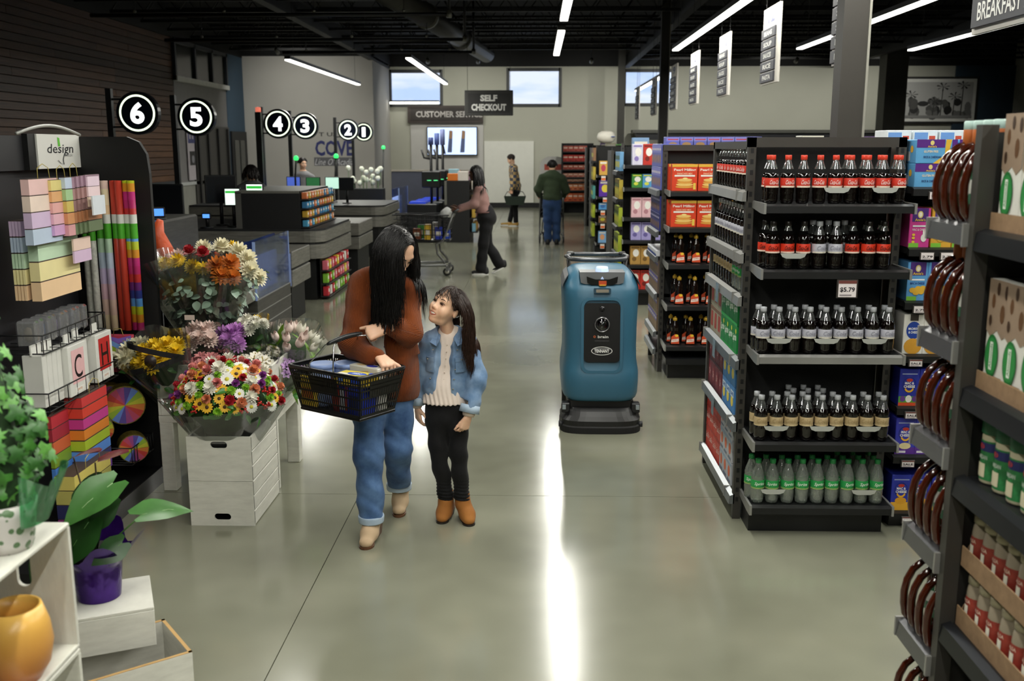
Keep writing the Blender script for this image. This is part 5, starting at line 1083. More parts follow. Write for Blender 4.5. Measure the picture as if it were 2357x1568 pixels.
def clothmat(col, col2, rough=.85, bump=.25, bs=(900, 900, 60), var=3, rib=False, name=None, sheen=.2):
    m, t, p = _new(name or 'cloth_%d' % len(MATS)); MATS[(name, col, col2, len(MATS))] = m
    tcn = t.nodes.new('ShaderNodeTexCoord'); n = t.nodes.new('ShaderNodeTexNoise'); n.inputs['Scale'].default_value = var; n.inputs['Detail'].default_value = 5; n.inputs['Roughness'].default_value = .6
    r = t.nodes.new('ShaderNodeValToRGB'); r.color_ramp.elements[0].position = .32; r.color_ramp.elements[1].position = .7; r.color_ramp.elements[0].color = lin(col) + (1,); r.color_ramp.elements[1].color = lin(col2) + (1,)
    t.links.new(tcn.outputs['Object'], n.inputs[0]); t.links.new(n.outputs[0], r.inputs[0]); t.links.new(r.outputs[0], p.inputs['Base Color'])
    p.inputs['Roughness'].default_value = rough; p.inputs['Sheen Weight'].default_value = sheen * .3; p.inputs['Specular IOR Level'].default_value = .25
    b = t.nodes.new('ShaderNodeBump'); b.inputs['Strength'].default_value = bump; b.inputs['Distance'].default_value = .004
    if rib:
        at = t.nodes.new('ShaderNodeAttribute'); at.attribute_name = 'rib'; mu = t.nodes.new('ShaderNodeMath'); mu.operation = 'MULTIPLY'; mu.inputs[1].default_value = 2 * PI; si = t.nodes.new('ShaderNodeMath'); si.operation = 'SINE'
        t.links.new(at.outputs['Fac'], mu.inputs[0]); t.links.new(mu.outputs[0], si.inputs[0]); t.links.new(si.outputs[0], b.inputs['Height'])
    else:
        mp_ = t.nodes.new('ShaderNodeMapping'); mp_.inputs['Scale'].default_value = bs; n2 = t.nodes.new('ShaderNodeTexNoise'); n2.inputs['Scale'].default_value = 1
        t.links.new(tcn.outputs['Object'], mp_.inputs[0]); t.links.new(mp_.outputs[0], n2.inputs[0]); t.links.new(n2.outputs[0], b.inputs['Height'])
    t.links.new(b.outputs[0], p.inputs['Normal']); return m
def frame(d, roll=0, up=(0, 0, 1)):
    """axes of a head: columns side, forward, up"""
    d = nrm(d); u = nrm(V3(*up) - (V3(*up) @ d) * d); s = np.cross(d, u)
    if roll: c, q = math.cos(roll), math.sin(roll); s, u = s * c + u * q, u * c - s * q
    return np.stack([s, d, u], 1)
def head(S, c, R, s=1.0, smile=False):
    c = V3(*c); T = lambda *p: c + R @ (V3(*p) * s); r = lambda *a: V3(*a) * s
    S.ell(T(0, -.012, .028), r(.074, .094, .088), .02, R); S.ell(T(0, .028, -.03), r(.059, .062, .08), .03, R)
    S.cap(T(-.024, .022, -.084), T(.024, .022, -.084), .024 * s, .024 * s, .03); S.ell(T(0, .064, -.098), r(.02, .018, .016), .025, R)
    for q in (-1, 1):
        S.ell(T(q * .036, .055, -.035), r(.027, .026, .028) * (1.12 if smile else 1), .022, R); S.ell(T(q * .077, -.008, -.012), r(.008, .016, .026), .008, R)
    S.cap(T(-.034, .07, .024), T(.034, .07, .024), .015 * s, .015 * s, .016)
    for q in (-1, 1): S.ell(T(q * .031, .096, .0), r(.018, .014, .012), .012, R, sub=True)
    S.cap(T(0, .081, .01), T(0, .096, -.024), .007 * s, .0095 * s, .012); S.ell(T(0, .1, -.03), r(.0105, .010, .0095), .008, R)
    for q in (-1, 1): S.ell(T(q * .0115, .091, -.033), r(.0075, .009, .007), .006, R)
    S.ell(T(0, .076, -.064), r(.03, .02, .02), .015, R)
    if smile: S.ell(T(0, .1, -.067), r(.036, .022, .010), .006, R, sub=True)
    else: S.cap(T(-.02, .089, -.064), T(.02, .089, -.064), .0035 * s, .0035 * s, .004, sub=True)
    return T
def face_parts(T, R, s, parent, base, eye='1c120c', brow='1a120e', lip='a8574c', smile=False, squint=False):
    """eyes, brows and lips as small meshes"""
    B = V3(*base)
    for q in (-1, 1):
        m = MB(); m.X = Matrix.Translation(Vector(T(q * .031, .083, .002) - B)) @ Matrix(R.tolist()).to_4x4()
        m.lathe([(0, -.007 * s), (.0055 * s, -.005 * s), (.0075 * s, 0), (.0055 * s, .005 * s), (0, .007 * s)], 10, sx=1.7, sy=.8, cap=False); 
        if not squint: m.build('eye', M('e6dfd6', .15, coat=.5), parent)
        m = MB(); m.X = Matrix.Translation(Vector(T(q * .031, .0885, .002) - B)) @ Matrix(R.tolist()).to_4x4()
        m.lathe([(0, -.005 * s), (.005 * s, 0), (0, .005 * s)] if not squint else [(0, -.0035 * s), (.005 * s, -.001 * s), (.006 * s, .002 * s), (0, .006 * s)], 10, sx=1.0 if not squint else 2.7, sy=.6, cap=False); m.build('iris' if not squint else 'eye', M(eye, .12, coat=.5), parent)
        P = [T(q * (.014 + .034 * i / 6), .0895 - .012 * (i / 6) ** 2, .0065 + (.004 if not squint else .005) * math.sin(PI * i / 6)) - B for i in range(7)]
        MB().tube(P, [.0008 * s] + [.0017 * s] * 5 + [.001 * s], 5).build('eyelash', M('0c0808', .5), parent)
        P = [T(q * (.012 + .036 * i / 6), .091 - .014 * (i / 6) ** 2, .026 + .005 * math.sin(PI * i / 6)) - B for i in range(7)]
        MB().tube(P, [.001 * s] + [.0026 * s] * 4 + [.002 * s, .0006 * s], 5).build('eyebrow', M(brow, .7), parent)
    LM_ = M(lip, .4)
    if smile:
        up = [T(-.042 + .084 * i / 8, .094 - .026 * abs(i / 4 - 1) ** 2, -.0570 + .018 * abs(i / 4 - 1) ** 1.6) - B for i in range(9)]; dn = [T(-.042 + .084 * i / 8, .092 - .025 * abs(i / 4 - 1) ** 2, -.0745 + .036 * abs(i / 4 - 1) ** 2) - B for i in range(9)]
        MB().tube(up, [.0012 * s] + [.0018 * s] * 7 + [.0012 * s], 6).build('upper_lip', LM_, parent); MB().tube(dn, [.0012 * s] + [.0028 * s] * 7 + [.0012 * s], 6).build('lower_lip', LM_, parent)
        V = [T(-.033 + .066 * i / 8, .0905 - .021 * abs(i / 4 - 1) ** 2, zz + .013 * abs(i / 4 - 1) ** 1.6) - B for zz in (-.0555, -.0690) for i in range(9)]
        MB().add(V, [(i, i + 1, i + 10, i + 9) for i in range(8)], 0, True).build('teeth', M('efe9df', .2, coat=.4), parent)
        m = MB(); V = [T(-.030 + .060 * i / 8, .083 - .015 * abs(i / 4 - 1) ** 2, zz + .015 * abs(i / 4 - 1) ** 1.6) - B for zz in (-.055, -.080) for i in range(9)]; m.add(V, [(i, i + 1, i + 10, i + 9) for i in range(8)], 0, True).build('mouth_inside', M('4a1512', .5), parent)
    else:
        for z, rr in ((-.0605, .0026), (-.0685, .0034)):
            P = [T(-.021 + .042 * i / 6, .0945 - .012 * abs(i / 3 - 1) ** 2, z + (.004 if z > -.065 else .0) * abs(i / 3 - 1)) - B for i in range(7)]
            MB().tube(P, [.0008 * s] + [rr * s] * 5 + [.0008 * s], 6).build('lip', LM_, parent)
def hand(S, W, f, back, side, s=1.0, curl=((35, 40, 25),) * 4, thumb=(45, 20), spread=.05, tl=1.0):
    """a palm, four jointed fingers of different lengths and a thumb leaving the side of the palm"""
    f = nrm(f); back = V3(*back); back = nrm(back - (back @ f) * f); side = V3(*side); sd = np.cross(f, back); sd = sd if sd @ side > 0 else -sd; palm = -back; W = V3(*W)
    S.cap(W - f * .03 * s, W + f * .012 * s, .0245 * s, .025 * s, .012, back, .72)
    S.cap(W + f * .03 * s + sd * .004 * s, W + f * .062 * s, .032 * s, .031 * s, .012, back, .42)
    for i, (L, r0) in enumerate(((.070, .0088), (.077, .0092), (.071, .0088), (.056, .0078))):
        o = (1.5 - i) * .0205 * s; K = W + f * (.085 - .004 * abs(i - 1)) * s + sd * o
        S.cap(W + f * .02 * s + sd * o * .55, K, .012 * s, .0108 * s, .009)
        a = 0; P = K
        for j, (frac, cq) in enumerate(zip((.45, .31, .24), curl[i])):
            a += math.radians(cq); d = f * math.cos(a) + palm * math.sin(a) + sd * spread * (1.5 - i); Q = P + nrm(d) * L * frac * s
            r1 = r0 * (1 - .10 * j) * s; S.cap(P, Q, r1, r1 * .92, .0035); P = Q
    T0 = W + f * .022 * s + sd * .026 * s + palm * .006 * s; a, b = math.radians(thumb[0]), math.radians(thumb[1])
    d = nrm(f * math.cos(a) + sd * math.sin(a) + palm * .25); T1 = T0 + d * .036 * s; d2 = nrm(d * math.cos(b) + f * math.sin(b)); T2 = T1 + d2 * .030 * s * tl; T3 = T2 + nrm(d2 + f * .1) * .025 * s * tl
    S.cap(T0 - d * .012 * s, T1, .0145 * s, .0115 * s, .010); S.cap(T1, T2, .0112 * s, .0098 * s, .005); S.cap(T2, T3, .0098 * s, .0078 * s, .004)
def hair(c, R, s, n, length, col, parent, base, part=0.0, bangs=0, colliders=(), rad=.0016, seed=3, front=.62, steps=26, wave=.004, name='hair', stiff=.35, pull=None, lenvar=.25, bare=False):
    """strands rooted on the scalp, combed away from the parting and falling under their weight"""
    rs = np.random.RandomState(seed); c = V3(*c); E = V3(.080, .100, .094) * s; off = V3(0, -.012, .028) * s
    u = rs.normal(0, 1, (n * 5, 3)); u /= np.linalg.norm(u, axis=1)[:, None]
    ok = (u[:, 2] > -.15 + .0 * u[:, 1]) & (u[:, 1] < front + .0 * u[:, 2]) & ((u[:, 2] > .35) | (u[:, 1] < .05)); ok &= ~((u[:, 0] < -.10) & (u[:, 1] > -.2)) | (not bare); u = u[ok][:n]; n = len(u)
    loc = u * E + off; P = c + loc @ R.T; sgn = np.where(loc[:, 0] - part * s > 0, 1.0, -1.0)
    cen = c + R @ off
    comb = sgn[:, None] * R[:, 0] * 1.0 - R[:, 1] * .25 + R[:, 2] * .15
    isb = np.zeros(n, bool)
    if bangs: isb = (u[:, 1] > .25) & (np.abs(u[:, 0]) < .62) & (rs.rand(n) < bangs); comb[isb] = R[:, 1] * 1.2 - R[:, 2] * .2 + R[:, 0] * (u[isb, 0] * .5)[:, None]
    D = comb.copy(); L = length * rs.uniform(1 - lenvar, 1, n); L[isb] = .105 * s * rs.uniform(.85, 1.1, isb.sum()); st = L / steps; g = V3(0, 0, -1.0)
    lift = rs.uniform(1.0, 1.10, n); ph = rs.uniform(0, 6.28, (n, 2)); path = [P.copy()]
    for k in range(steps):
        loc = (P - cen) @ R; rr = np.sqrt(((loc / E) ** 2).sum(1)); Nn = (loc / (E * E)); Nn /= np.linalg.norm(Nn, axis=1)[:, None]; Nn = Nn @ R.T
        w_ = np.clip(k / 6.0, 0, 1); D = D * (1 - stiff) + (g + comb * .7 * (1 - w_)) * stiff
        if pull is not None: D = D + V3(*pull) * .1
        near = rr < lift * 1.03; dn = (D * Nn).sum(1); D = np.where((near & (dn < 0))[:, None], D - dn[:, None] * Nn, D); D /= np.linalg.norm(D, axis=1)[:, None]
        P = P + D * st[:, None]
        P = P + (np.stack([np.sin(k * .45 + ph[:, 0]), np.cos(k * .4 + ph[:, 1]), np.zeros(n)], 1) * wave * min(1, k / 10))
        loc = (P - cen) @ R; rr = np.sqrt(((loc / E) ** 2).sum(1)); m = rr < lift; loc[m] *= (lift[m] / rr[m])[:, None]; P[m] = cen + loc[m] @ R.T
        for cc, cr in colliders:
            q = (P - V3(*cc)) / V3(*cr); r2 = np.sqrt((q * q).sum(1)); m = r2 < 1; P[m] = V3(*cc) + (P[m] - V3(*cc)) / r2[m][:, None]
        path.append(P.copy())
    path = np.stack(path, 1); m = path.shape[1]; T = np.gradient(path, axis=1); T /= np.maximum(np.linalg.norm(T, axis=2), 1e-9)[..., None]
    A = np.cross(T, V3(.31, .77, .55)); A /= np.maximum(np.linalg.norm(A, axis=2), 1e-9)[..., None]; B = np.cross(T, A)
    w_ = rad * s * np.concatenate([[.9], np.ones(m - 6), np.linspace(1, .15, 5)]); w_ = w_[None, :, None] * rs.uniform(.6, 1.5, (n, 1, 1))
    ring = np.stack([path + A * w_, path + (-.5 * A + .87 * B) * w_, path + (-.5 * A - .87 * B) * w_], 2)
    V = ring.reshape(-1, 3); i0 = (np.arange(n)[:, None] * m + np.arange(m - 1)[None, :]).ravel() * 3; F = np.concatenate([np.stack([i0 + j, i0 + (j + 1) % 3, i0 + 3 + (j + 1) % 3, i0 + 3 + j], 1) for j in range(3)])
    o = mesh_np(name, V, F, col, parent, base); return o
def hairmat(c, rough=.38): return M(c, rough, var=.25, vs=30, spec=.5)
SKIN = M('e8bb9c', .45, var=.05, vs=25, subs=.12); SKINW = M('e2b598', .45, var=.05, vs=25, subs=.12); SKIND = M('553524', .5, var=.05, subs=.05)
def boot(parent, base, heel, toe, ankle, mat, sole, s=1.0, heelh=.06, shaft=.1, w=.040):
    """ankle boot: shaft, vamp, toe, sole and block heel"""
    h, t, a = V3(*heel), V3(*toe), V3(*ankle); d = nrm(t - h); side = np.cross(d, (0, 0, 1.0)); S = Sdf(.005)
    up = V3(0, 0, 1); L = np.linalg.norm(t - h)
    S.cap(h + up * (heelh + .04 * s) + d * .035, a, .040 * s, .043 * s, .02); S.cap(h + up * (heelh + .04 * s) + d * .03, h + d * L * .62 + up * (heelh * .2 + .045 * s), .039 * s, w * s, .025); S.cap(h + d * L * .55 + up * (heelh * .15 + .034 * s), t - d * .040 * s + up * (.027 * s), w * 1.02 * s, .036 * s, .02, up, .8); S.cap(a - up * .03, a + up * .02, .043 * s, .044 * s, .01); S.cap(a - up * .04 + d * .02, h + d * L * .5 + up * (.05 * s), .036 * s, .038 * s, .03)
    S.box(h - up * .05 + d * L * .5, (.3, .3, .05 + .0), .004, sub=True)
    o = sdf_obj(S, 'boot', mat, parent, base, None, 2)
    B = V3(*base); n = 16; rings = []
    for zz in (0, .010 * s):
        ring = []
        for i in range(n):
            q = 2 * PI * i / n; x = math.cos(q); ring.append(tuple(t - d * .05 * s + d * x * (.050 * s if x > 0 else L * .42) + side * math.sin(q) * w * .95 * s * (1 if x > 0 else 1 - .25 * -x) + up * (zz + (0 if x > 0 else heelh * .35 * -x)) - B))
        rings.append(ring)
    MB().ring(rings, smooth=False).build('sole', sole, o)
    hp = h + d * .012 - B; MB().ring([[tuple(hp + side * .026 * s * qx + d * .03 * s * qy) for qx, qy in ((-1, -1), (1, -1), (1, 1), (-1, 1))], [tuple(hp + up * (heelh + .012) + side * .032 * s * qx + d * .036 * s * qy - d * .004) for qx, qy in ((-1, -1), (1, -1), (1, 1), (-1, 1))]], smooth=False).build('heel', sole, o)
    return o
DENIM = clothmat('314d78', '6283b0', .85, .35, (500, 500, 900), 7, name='denim'); DENIML = clothmat('58779c', '93abc8', .85, .35, (700, 700, 900), 9, name='light_denim'); DENIMC = clothmat('8fa6bf', 'b9c9d8', .9, .3, name='denim_inside')
KNIT = clothmat('6a3010', '824018', .95, .55, rib=True, name='rust_knit', sheen=.35, var=5)
# ================================================================ floor-scrubbing robot
RBT = (.466, 7.3, 0)
rob = empty('scrubber_robot', RBT, 0, 'blue floor scrubbing robot with a black front panel in the aisle', 'robot')
def blue_shell():
    m, t, p = _new('robot_blue_shell'); tcn = t.nodes.new('ShaderNodeTexCoord'); n = t.nodes.new('ShaderNodeTexNoise'); n.inputs['Scale'].default_value = 260; b = t.nodes.new('ShaderNodeBump'); b.inputs['Strength'].default_value = .25; b.inputs['Distance'].default_value = .002
    p.inputs['Base Color'].default_value = lin('33647d') + (1,); p.inputs['Roughness'].default_value = .42; t.links.new(tcn.outputs['Object'], n.inputs[0]); t.links.new(n.outputs[0], b.inputs['Height']); t.links.new(b.outputs[0], p.inputs['Normal']); return m
RBLUE = blue_shell()
def sect(hw, yf, yb, z, n=44, ex=5.0):
    cy, hy = (yf + yb) / 2, (yb - yf) / 2; R_ = []
    for i in range(n):
        q = 2 * PI * i / n; c, s_ = math.cos(q), math.sin(q); R_.append((hw * math.copysign(abs(c) ** (2 / ex), c), cy + hy * math.copysign(abs(s_) ** (2 / ex), s_), z))
    return R_
LV = [(.255, -.405, .5, .222), (.268, -.415, .52, .235), (.277, -.42, .53, .26), (.281, -.42, .53, .33), (.281, -.418, .53, .40), (.276, -.405, .53, .44), (.267, -.385, .53, .50), (.265, -.375, .53, .60), (.267, -.365, .53, .72), (.271, -.355, .52, .84), (.275, -.345, .52, .94), (.276, -.335, .5, 1.0), (.272, -.32, .48, 1.03), (.258, -.285, .44, 1.065), (.232, -.24, .4, 1.10), (.205, -.19, .34, 1.125), (.17, -.13, .28, 1.137), (.1, -.05, .2, 1.142)]
MB().ring([sect(*l) for l in LV]).build('shell', RBLUE, rob)
# side grey wings on the shoulders
for s_ in (-1, 1):
    MB().ring([[(s_ * x, y, z) for x, y, z in r_] for r_ in ([(.235, -.2, 1.105), (.262, -.24, 1.075), (.281, -.25, 1.02), (.262, -.235, 1.06)], [(.235, .3, 1.105), (.262, .32, 1.075), (.281, .33, 1.02), (.262, .3, 1.06)])], smooth=False).build('shoulder_trim', M('6b6c6e', .45), rob)
def ftilt(z): return -.38 + (z - .55) * .085
fp = empty('front_panel', (0, -.372, 0)); fp.parent = rob; fp.rotation_euler = (-.085, 0, 0); fp.location = (0, ftilt(0) - .004, 0)
# recessed frame round the panel (a stepped ring of the same blue)
def ringprism(x0, z0, x1, z1, r_, w_, y0, y1, nm, mt, par):
    O, I_ = rrect(x0, z0, x1, z1, r_, 5), rrect(x0 + w_, z0 + w_, x1 - w_, z1 - w_, max(.01, r_ - w_ * .6), 5); n = len(O); m = MB()
    V = [(x, y0, z) for x, z in O] + [(x, y1, z) for x, z in O] + [(x, y1, z) for x, z in I_] + [(x, y0 + .01, z) for x, z in I_]
    F = []
    for i in range(n):
        j = (i + 1) % n
        for a in range(3): F.append((a * n + i, a * n + j, (a + 1) * n + j, (a + 1) * n + i))
    return m.add(V, F, 0, False).build(nm, mt, par)
ringprism(-.148, .425, .148, .965, .06, .02, -.004, -.016, 'panel_frame', RBLUE, fp)
MB().prism(rrect(-.128, .505, .128, .925, .035, 6), -.012, .01).build('panel_plate', M('0c0c0e', .35, bump=.1, bs=300), fp)
lens = MB().cyl((0, -.012, .775), (0, -.03, .775), .056, .05, 28).build('lens_housing', M('17171a', .3), fp)
MB().tube([(.05 * math.cos(q), -.031, .775 + .05 * math.sin(q)) for q in [2 * PI * i / 28 for i in range(28)]], .005, 6, close=True).build('lens_ring', M('8f8f92', .25, .8), lens); MB().lathe([(0, .014), (.02, .012), (.036, .006), (.044, 0)], 24, cap=False).build('lens_glass', M('050507', .04, coat=1), lens, (0, -.028, .775)).rotation_euler = (PI / 2, 0, 0)
MB().cyl((0, -.012, .885), (0, -.017, .885), .019, n=18).build('small_camera', M('1d1d20', .15), fp)
p = Print(); p.disc(-.052, .688, .009, .009, 'c2602f', 10); p.disc(-.052, .688, .004, .004, '0c0c0e', 8); p.text('brain', .008, .688, .074, .019, 'e9e9e6', .02); p.rect(-.05, .655, .05, .662, '3a3a3c'); p.disc(0, .587, .075, .031, 'e9e9e6', 30); p.disc(0, .587, .07, .0265, '0d0d0f', 30); p.text('TENNANT', 0, .586, .105, .022, 'f0f0ee', .03); p.rect(-.052, .601, .052, .6035, 'f0f0ee'); p.build('lettering', fp, (0, -.012, 0))
MB().prism(rrect(-.06, .992, .06, 1.03, .008, 3), -.012, .02).build('slot_frame', M('1d3f52', .4), fp); MB().prism(rrect(-.045, 1.0, .045, 1.022, .004, 2), -.016, .0).build('slot_sensor', M('8d8578', .2), fp)
# top deck, beacon and push handle
MB().prism([(-.15, 1.06), (-.12, 1.05), (.12, 1.05), (.15, 1.06), (.16, 1.135), (-.16, 1.135)], -.31, .1).build('console_recess', M('6d7073', .4), rob)
MB().prism([(-.105, 1.062), (-.075, 1.045), (.075, 1.045), (.105, 1.062), (.11, 1.105), (.05, 1.085), (-.05, 1.085), (-.11, 1.105)], -.318, -.2).build('beacon_bracket', M('111214', .2), rob)
MB().lathe([(0, 0), (.052, 0), (.05, .02), (.045, .07), (.04, .085), (0, .088)], 20, (0, -.26, 1.085), cap=False).build('beacon', M('b9cdf2', .25, emit=.5, var=0), rob); MB().b(-.025, -.325, 1.045, .03, -.3, 1.075).build('beacon_sensor', M('c8502a', .4), rob); MB().b(-.02, -.328, 1.04, .025, -.31, 1.05).build('sensor_base', M('d9a83a', .4), rob)
HM = M('5d5f62', .3, .6)
MB().tube([(-.2, .12, .98), (-.205, .22, 1.06), (-.22, .28, 1.10), (-.16, .24, 1.115), (.16, .24, 1.115), (.22, .28, 1.10), (.205, .22, 1.06), (.2, .12, .98)], .012, 8).build('handle_frame', BLACK, rob)
MB().tube([(-.235, .36, 1.175), (-.21, .27, 1.165), (-.12, .245, 1.163), (.12, .245, 1.163), (.21, .27, 1.165), (.235, .36, 1.175), (.19, .43, 1.185), (-.19, .43, 1.185)], .017, 10, close=True).build('push_handle', HM, rob)
for s_ in (-1, 1): MB().rb(s_ * .2 - .03, .4, 1.175, s_ * .2 + .03, .46, 1.205, .01).build('handle_grip', BLACK, rob); MB().cyl((s_ * .2, .3, .95), (s_ * .22, .32, 1.17), .016, n=8).build('handle_post', BLACK, rob)
# black underbody and brush deck
MB().rb(-.235, -.36, .10, .235, .45, .235, .02).build('underbody', M('0c0c0d', .5), rob)
MB().ring([sect(.25, -.43, -.0, .04, 36, 4), sect(.285, -.475, .0, .05, 36, 4), sect(.288, -.475, .0, .09, 36, 4), sect(.26, -.455, -.0, .12, 36, 4), sect(.25, -.43, -.02, .15, 36, 4), sect(.24, -.40, -.04, .17, 36, 4)], smooth=False).build('brush_deck', M('161617', .4), rob)
MB().ring([sect(.292, -.482, .0, .0, 36, 4), sect(.292, -.482, .0, .045, 36, 4), sect(.28, -.47, -.01, .06, 36, 4)], smooth=False).build('brush_skirt', M('0e0e0f', .7), rob)
for s_ in (-1, 1):
    MB().cyl((s_ * .2, .3, .1), (s_ * .26, .3, .1), .1, n=20).build('drive_wheel', M('151515', .6), rob); MB().rb(s_ * .25 - .03, -.38, .13, s_ * .25 + .03, -.3, .2, .006).build('side_bracket', M('232427', .4), rob); MB().b(s_ * .262 - .012, -.4, .16, s_ * .262 + .012, -.38, .19).build('latch', M('a9b4bc', .3, .5), rob); MB().cyl((s_ * .27, -.38, .05), (s_ * .3, -.38, .05), .022, n=10).build('guide_roller', M('1f2023', .5), rob)

# ================================================================ the black hand basket
Fc, Lc = V3(-.811, 4.462, .95), V3(-1.215, 4.742, .95)
ux = (Lc - Fc) / np.linalg.norm(Lc - Fc); uy = V3(-ux[1], ux[0], 0); uy = uy if uy[0] > 0 else -uy
BL, BWd, BH = .492, .31, .215
cen = Fc + ux * BL / 2 + uy * BWd / 2 - V3(0, 0, BH); rzb = math.atan2(-ux[1], -ux[0])   # local +x runs towards the near corner
bk = empty('shopping_basket', tuple(cen), rzb, 'black hand basket of groceries hanging from the woman in rust', 'basket', 'hand baskets')
BKM = M('0d0d0e', .32, var=.08)
TP = .045
def bw_(z): q = z / BH; return BL / 2 - TP * (1 - q), BWd / 2 - TP * .8 * (1 - q)
def wallpt(side, u, z):
    a, c = bw_(z)
    return {0: (-a + 2 * a * u, -c, z), 1: (a, -c + 2 * c * u, z), 2: (a - 2 * a * u, c, z), 3: (-a, c - 2 * c * u, z)}[side]
for side, nc in ((0, 30), (1, 17), (2, 30), (3, 17)):
    m = MB(); out = {0: (0, -1, 0), 1: (1, 0, 0), 2: (0, 1, 0), 3: (-1, 0, 0)}[side]; th = .003
    def slab(u0, u1, z0, z1):
        P = [Vector(wallpt(side, u, z)) for u, z in ((u0, z0), (u1, z0), (u1, z1), (u0, z1))]; o_ = Vector(out) * th
        m.add([tuple(q) for q in P] + [tuple(q - o_) for q in P], [(0, 1, 2, 3), (7, 6, 5, 4), (0, 4, 5, 1), (1, 5, 6, 2), (2, 6, 7, 3), (3, 7, 4, 0)])
    rows = [(0, .02), (.048, .056), (.098, .107), (.138, .146), (.160, .166), (.178, .184), (.2, BH)]
    for z0, z1 in rows: slab(0, 1, z0, z1)
    for i in range(nc + 1):
        u = i / nc; w_ = .30 / nc if 0 < i < nc else .9 / nc; u0, u1 = max(0, u - w_ / 2), min(1, u + w_ / 2); slab(u0, u1, .01, .205)
    pu = (.27, .66) if side in (0, 2) else (.24, .93); pz = (.108, .186) if side in (0, 2) else (.10, .178); slab(pu[0], pu[1], pz[0], pz[1]); m.build('lattice_side', BKM, bk)
a, c = bw_(0); MB().rb(-a - .004, -c - .004, -.008, a + .004, c + .004, .006, .003).build('basket_floor', BKM, bk)
a, c = bw_(BH); P = [(a, -c + .03, BH), (a - .008, -c + .008, BH), (a - .03, -c, BH), (-a + .03, -c, BH), (-a + .008, -c + .008, BH), (-a, -c + .03, BH), (-a, c - .03, BH), (-a + .008, c - .008, BH), (-a + .03, c, BH), (a - .03, c, BH), (a - .008, c - .008, BH), (a, c - .03, BH)]
MB().tube([(x * 1.012, y * 1.015, z) for x, y, z in P], .009, 8, close=True).build('rim', BKM, bk)
inv = Matrix.Rotation(-rzb, 4, 'Z') @ Matrix.Translation(-Vector(cen))
G0, G1 = inv @ Vector((-.985, 4.60, 1.085)), inv @ Vector((-.845, 4.735, 1.112))   # grip ends in the basket frame
for s_ in (-1, 1):
    m = MB(); foot = lambda x: (x, s_ * c, BH - .012)
    g0, g1 = (G0 + Vector((-.012 * s_, 0, 0)), G1 + Vector((.0, 0, 0)))
    end = g0 if s_ < 0 else g1; oth = g1 if s_ < 0 else g0
    for x in ((-.09, .07)):
        top = end + Vector(((x + .01) * .35, 0, -.006)); m.tube([foot(x), foot(x)[0:2] + (BH + .03,), tuple(top), tuple(end + (oth - end) * .25)], .0032, 6)
        MB().lathe([(0, -.012), (.007, -.008), (.007, .01), (0, .014)], 8, foot(x), cap=False).build('pivot', BKM, bk)
    m.build('handle_wire', M('c4c6c8', .18, 1, var=0), bk)
MB().tube([tuple(G0 + (G1 - G0) * q + Vector((0, 0, .008 * math.sin(PI * q)))) for q in (-.02, .1, .3, .5, .7, .9, 1.0)], [.006, .011, .0125, .0125, .0125, .0115, .007], 10).build('handle_grip', M('17191c', .35), bk)
# groceries, each resting on the basket floor or another
def inb(x, y, z): return tuple((Matrix.Translation(Vector(cen)) @ Matrix.Rotation(rzb, 4, 'Z')) @ Vector((x, y, z)))
def grocery(name, loc, rz, lab, cat, builder, tilt=0):
    t = empty(name, inb(*loc), rzb + rz, lab, cat, 'groceries in the hand basket'); t.rotation_euler = (tilt, 0, rzb + rz); builder(t); return t
def tub(t):
    MB().lathe([(0, 0), (.052, .001), (.056, .01), (.062, .15), (.064, .19)], 24, cap=False).build('tub_body', M('8fa6d6', .4), t); MB().lathe([(.064, .19), (.068, .192), (.068, .206), (.063, .212), (.05, .209), (0, .209)], 24, cap=False).build('lid', M('8ba4d8', .35), t)
grocery('tub', (-.135, -.03, .007), 0, 'lilac blue lidded tub at the far end of the basket', 'tub', tub); grocery('tub', (-.05, .055, .007), 0, 'second lilac blue lidded tub behind the first', 'tub', lambda t: tub(t))
def cracker(t):
    MB().rb(-.095, -.03, 0, .095, .03, .215, .003).build('carton_body', M('d9d8d0', .45), t); p = Print(); p.rect(-.085, .135, -.045, .175, '23242a'); p.text('Essential', -.065, .155, .034, .012, 'e6e6e0', .01); p.disc(.0, .11, .045, .06, '2a3590', 20); p.rect(.045, .12, .095, .17, '9c2f1f'); p.text('SALTINE', -.002, .115, .06, .018, 'ecebe4', .03); p.text('CRACKERS', -.002, .09, .05, .012, 'ecebe4', .03); p.poly([(-.01, .15), (.035, .15), (.035, .2), (-.02, .19)], 'd9bf8c'); p.build('front_print', t, (0, -.03, 0)); q = Print(); q.rect(-.09, -.028, .09, .028, 'd4d2c8'); q.disc(-.04, 0, .03, .018, 'd9bf8c', 12); q.disc(.03, 0, .035, .02, '2a3590', 12); o = q.build('top_print', t, (0, 0, .215)); o.rotation_euler = (-PI / 2, 0, 0)
grocery('cracker_box', (.10, .045, .007), 0, 'white cracker box with a blue disc in the basket', 'carton', cracker)
def macbox(t):
    MB().rb(-.1, -.05, 0, .1, .05, .045, .003).build('carton_body', M('e2c33a', .45), t); q = Print(); q.rect(-.1, -.05, .1, .05, 'e8d44a'); q.rect(-.095, -.045, -.02, .0, 'ece8da'); q.disc(.0, .005, .055, .026, '2a4fc0', 24); q.disc(0, .005, .044, .019, '4f74dc', 24); q.text('mac', 0, .005, .05, .02, 'eef0f4', .03); q.rect(.05, .02, .095, .045, '2a4fc0'); o = q.build('top_print', t, (0, 0, .045)); o.rotation_euler = (-PI / 2, 0, 0); p = Print(); p.disc(-.06, .022, .016, .016, '5a84d8', 12); p.rect(.0, .006, .06, .04, '2a4fc0'); p.build('side_print', t, (0, -.05, 0))
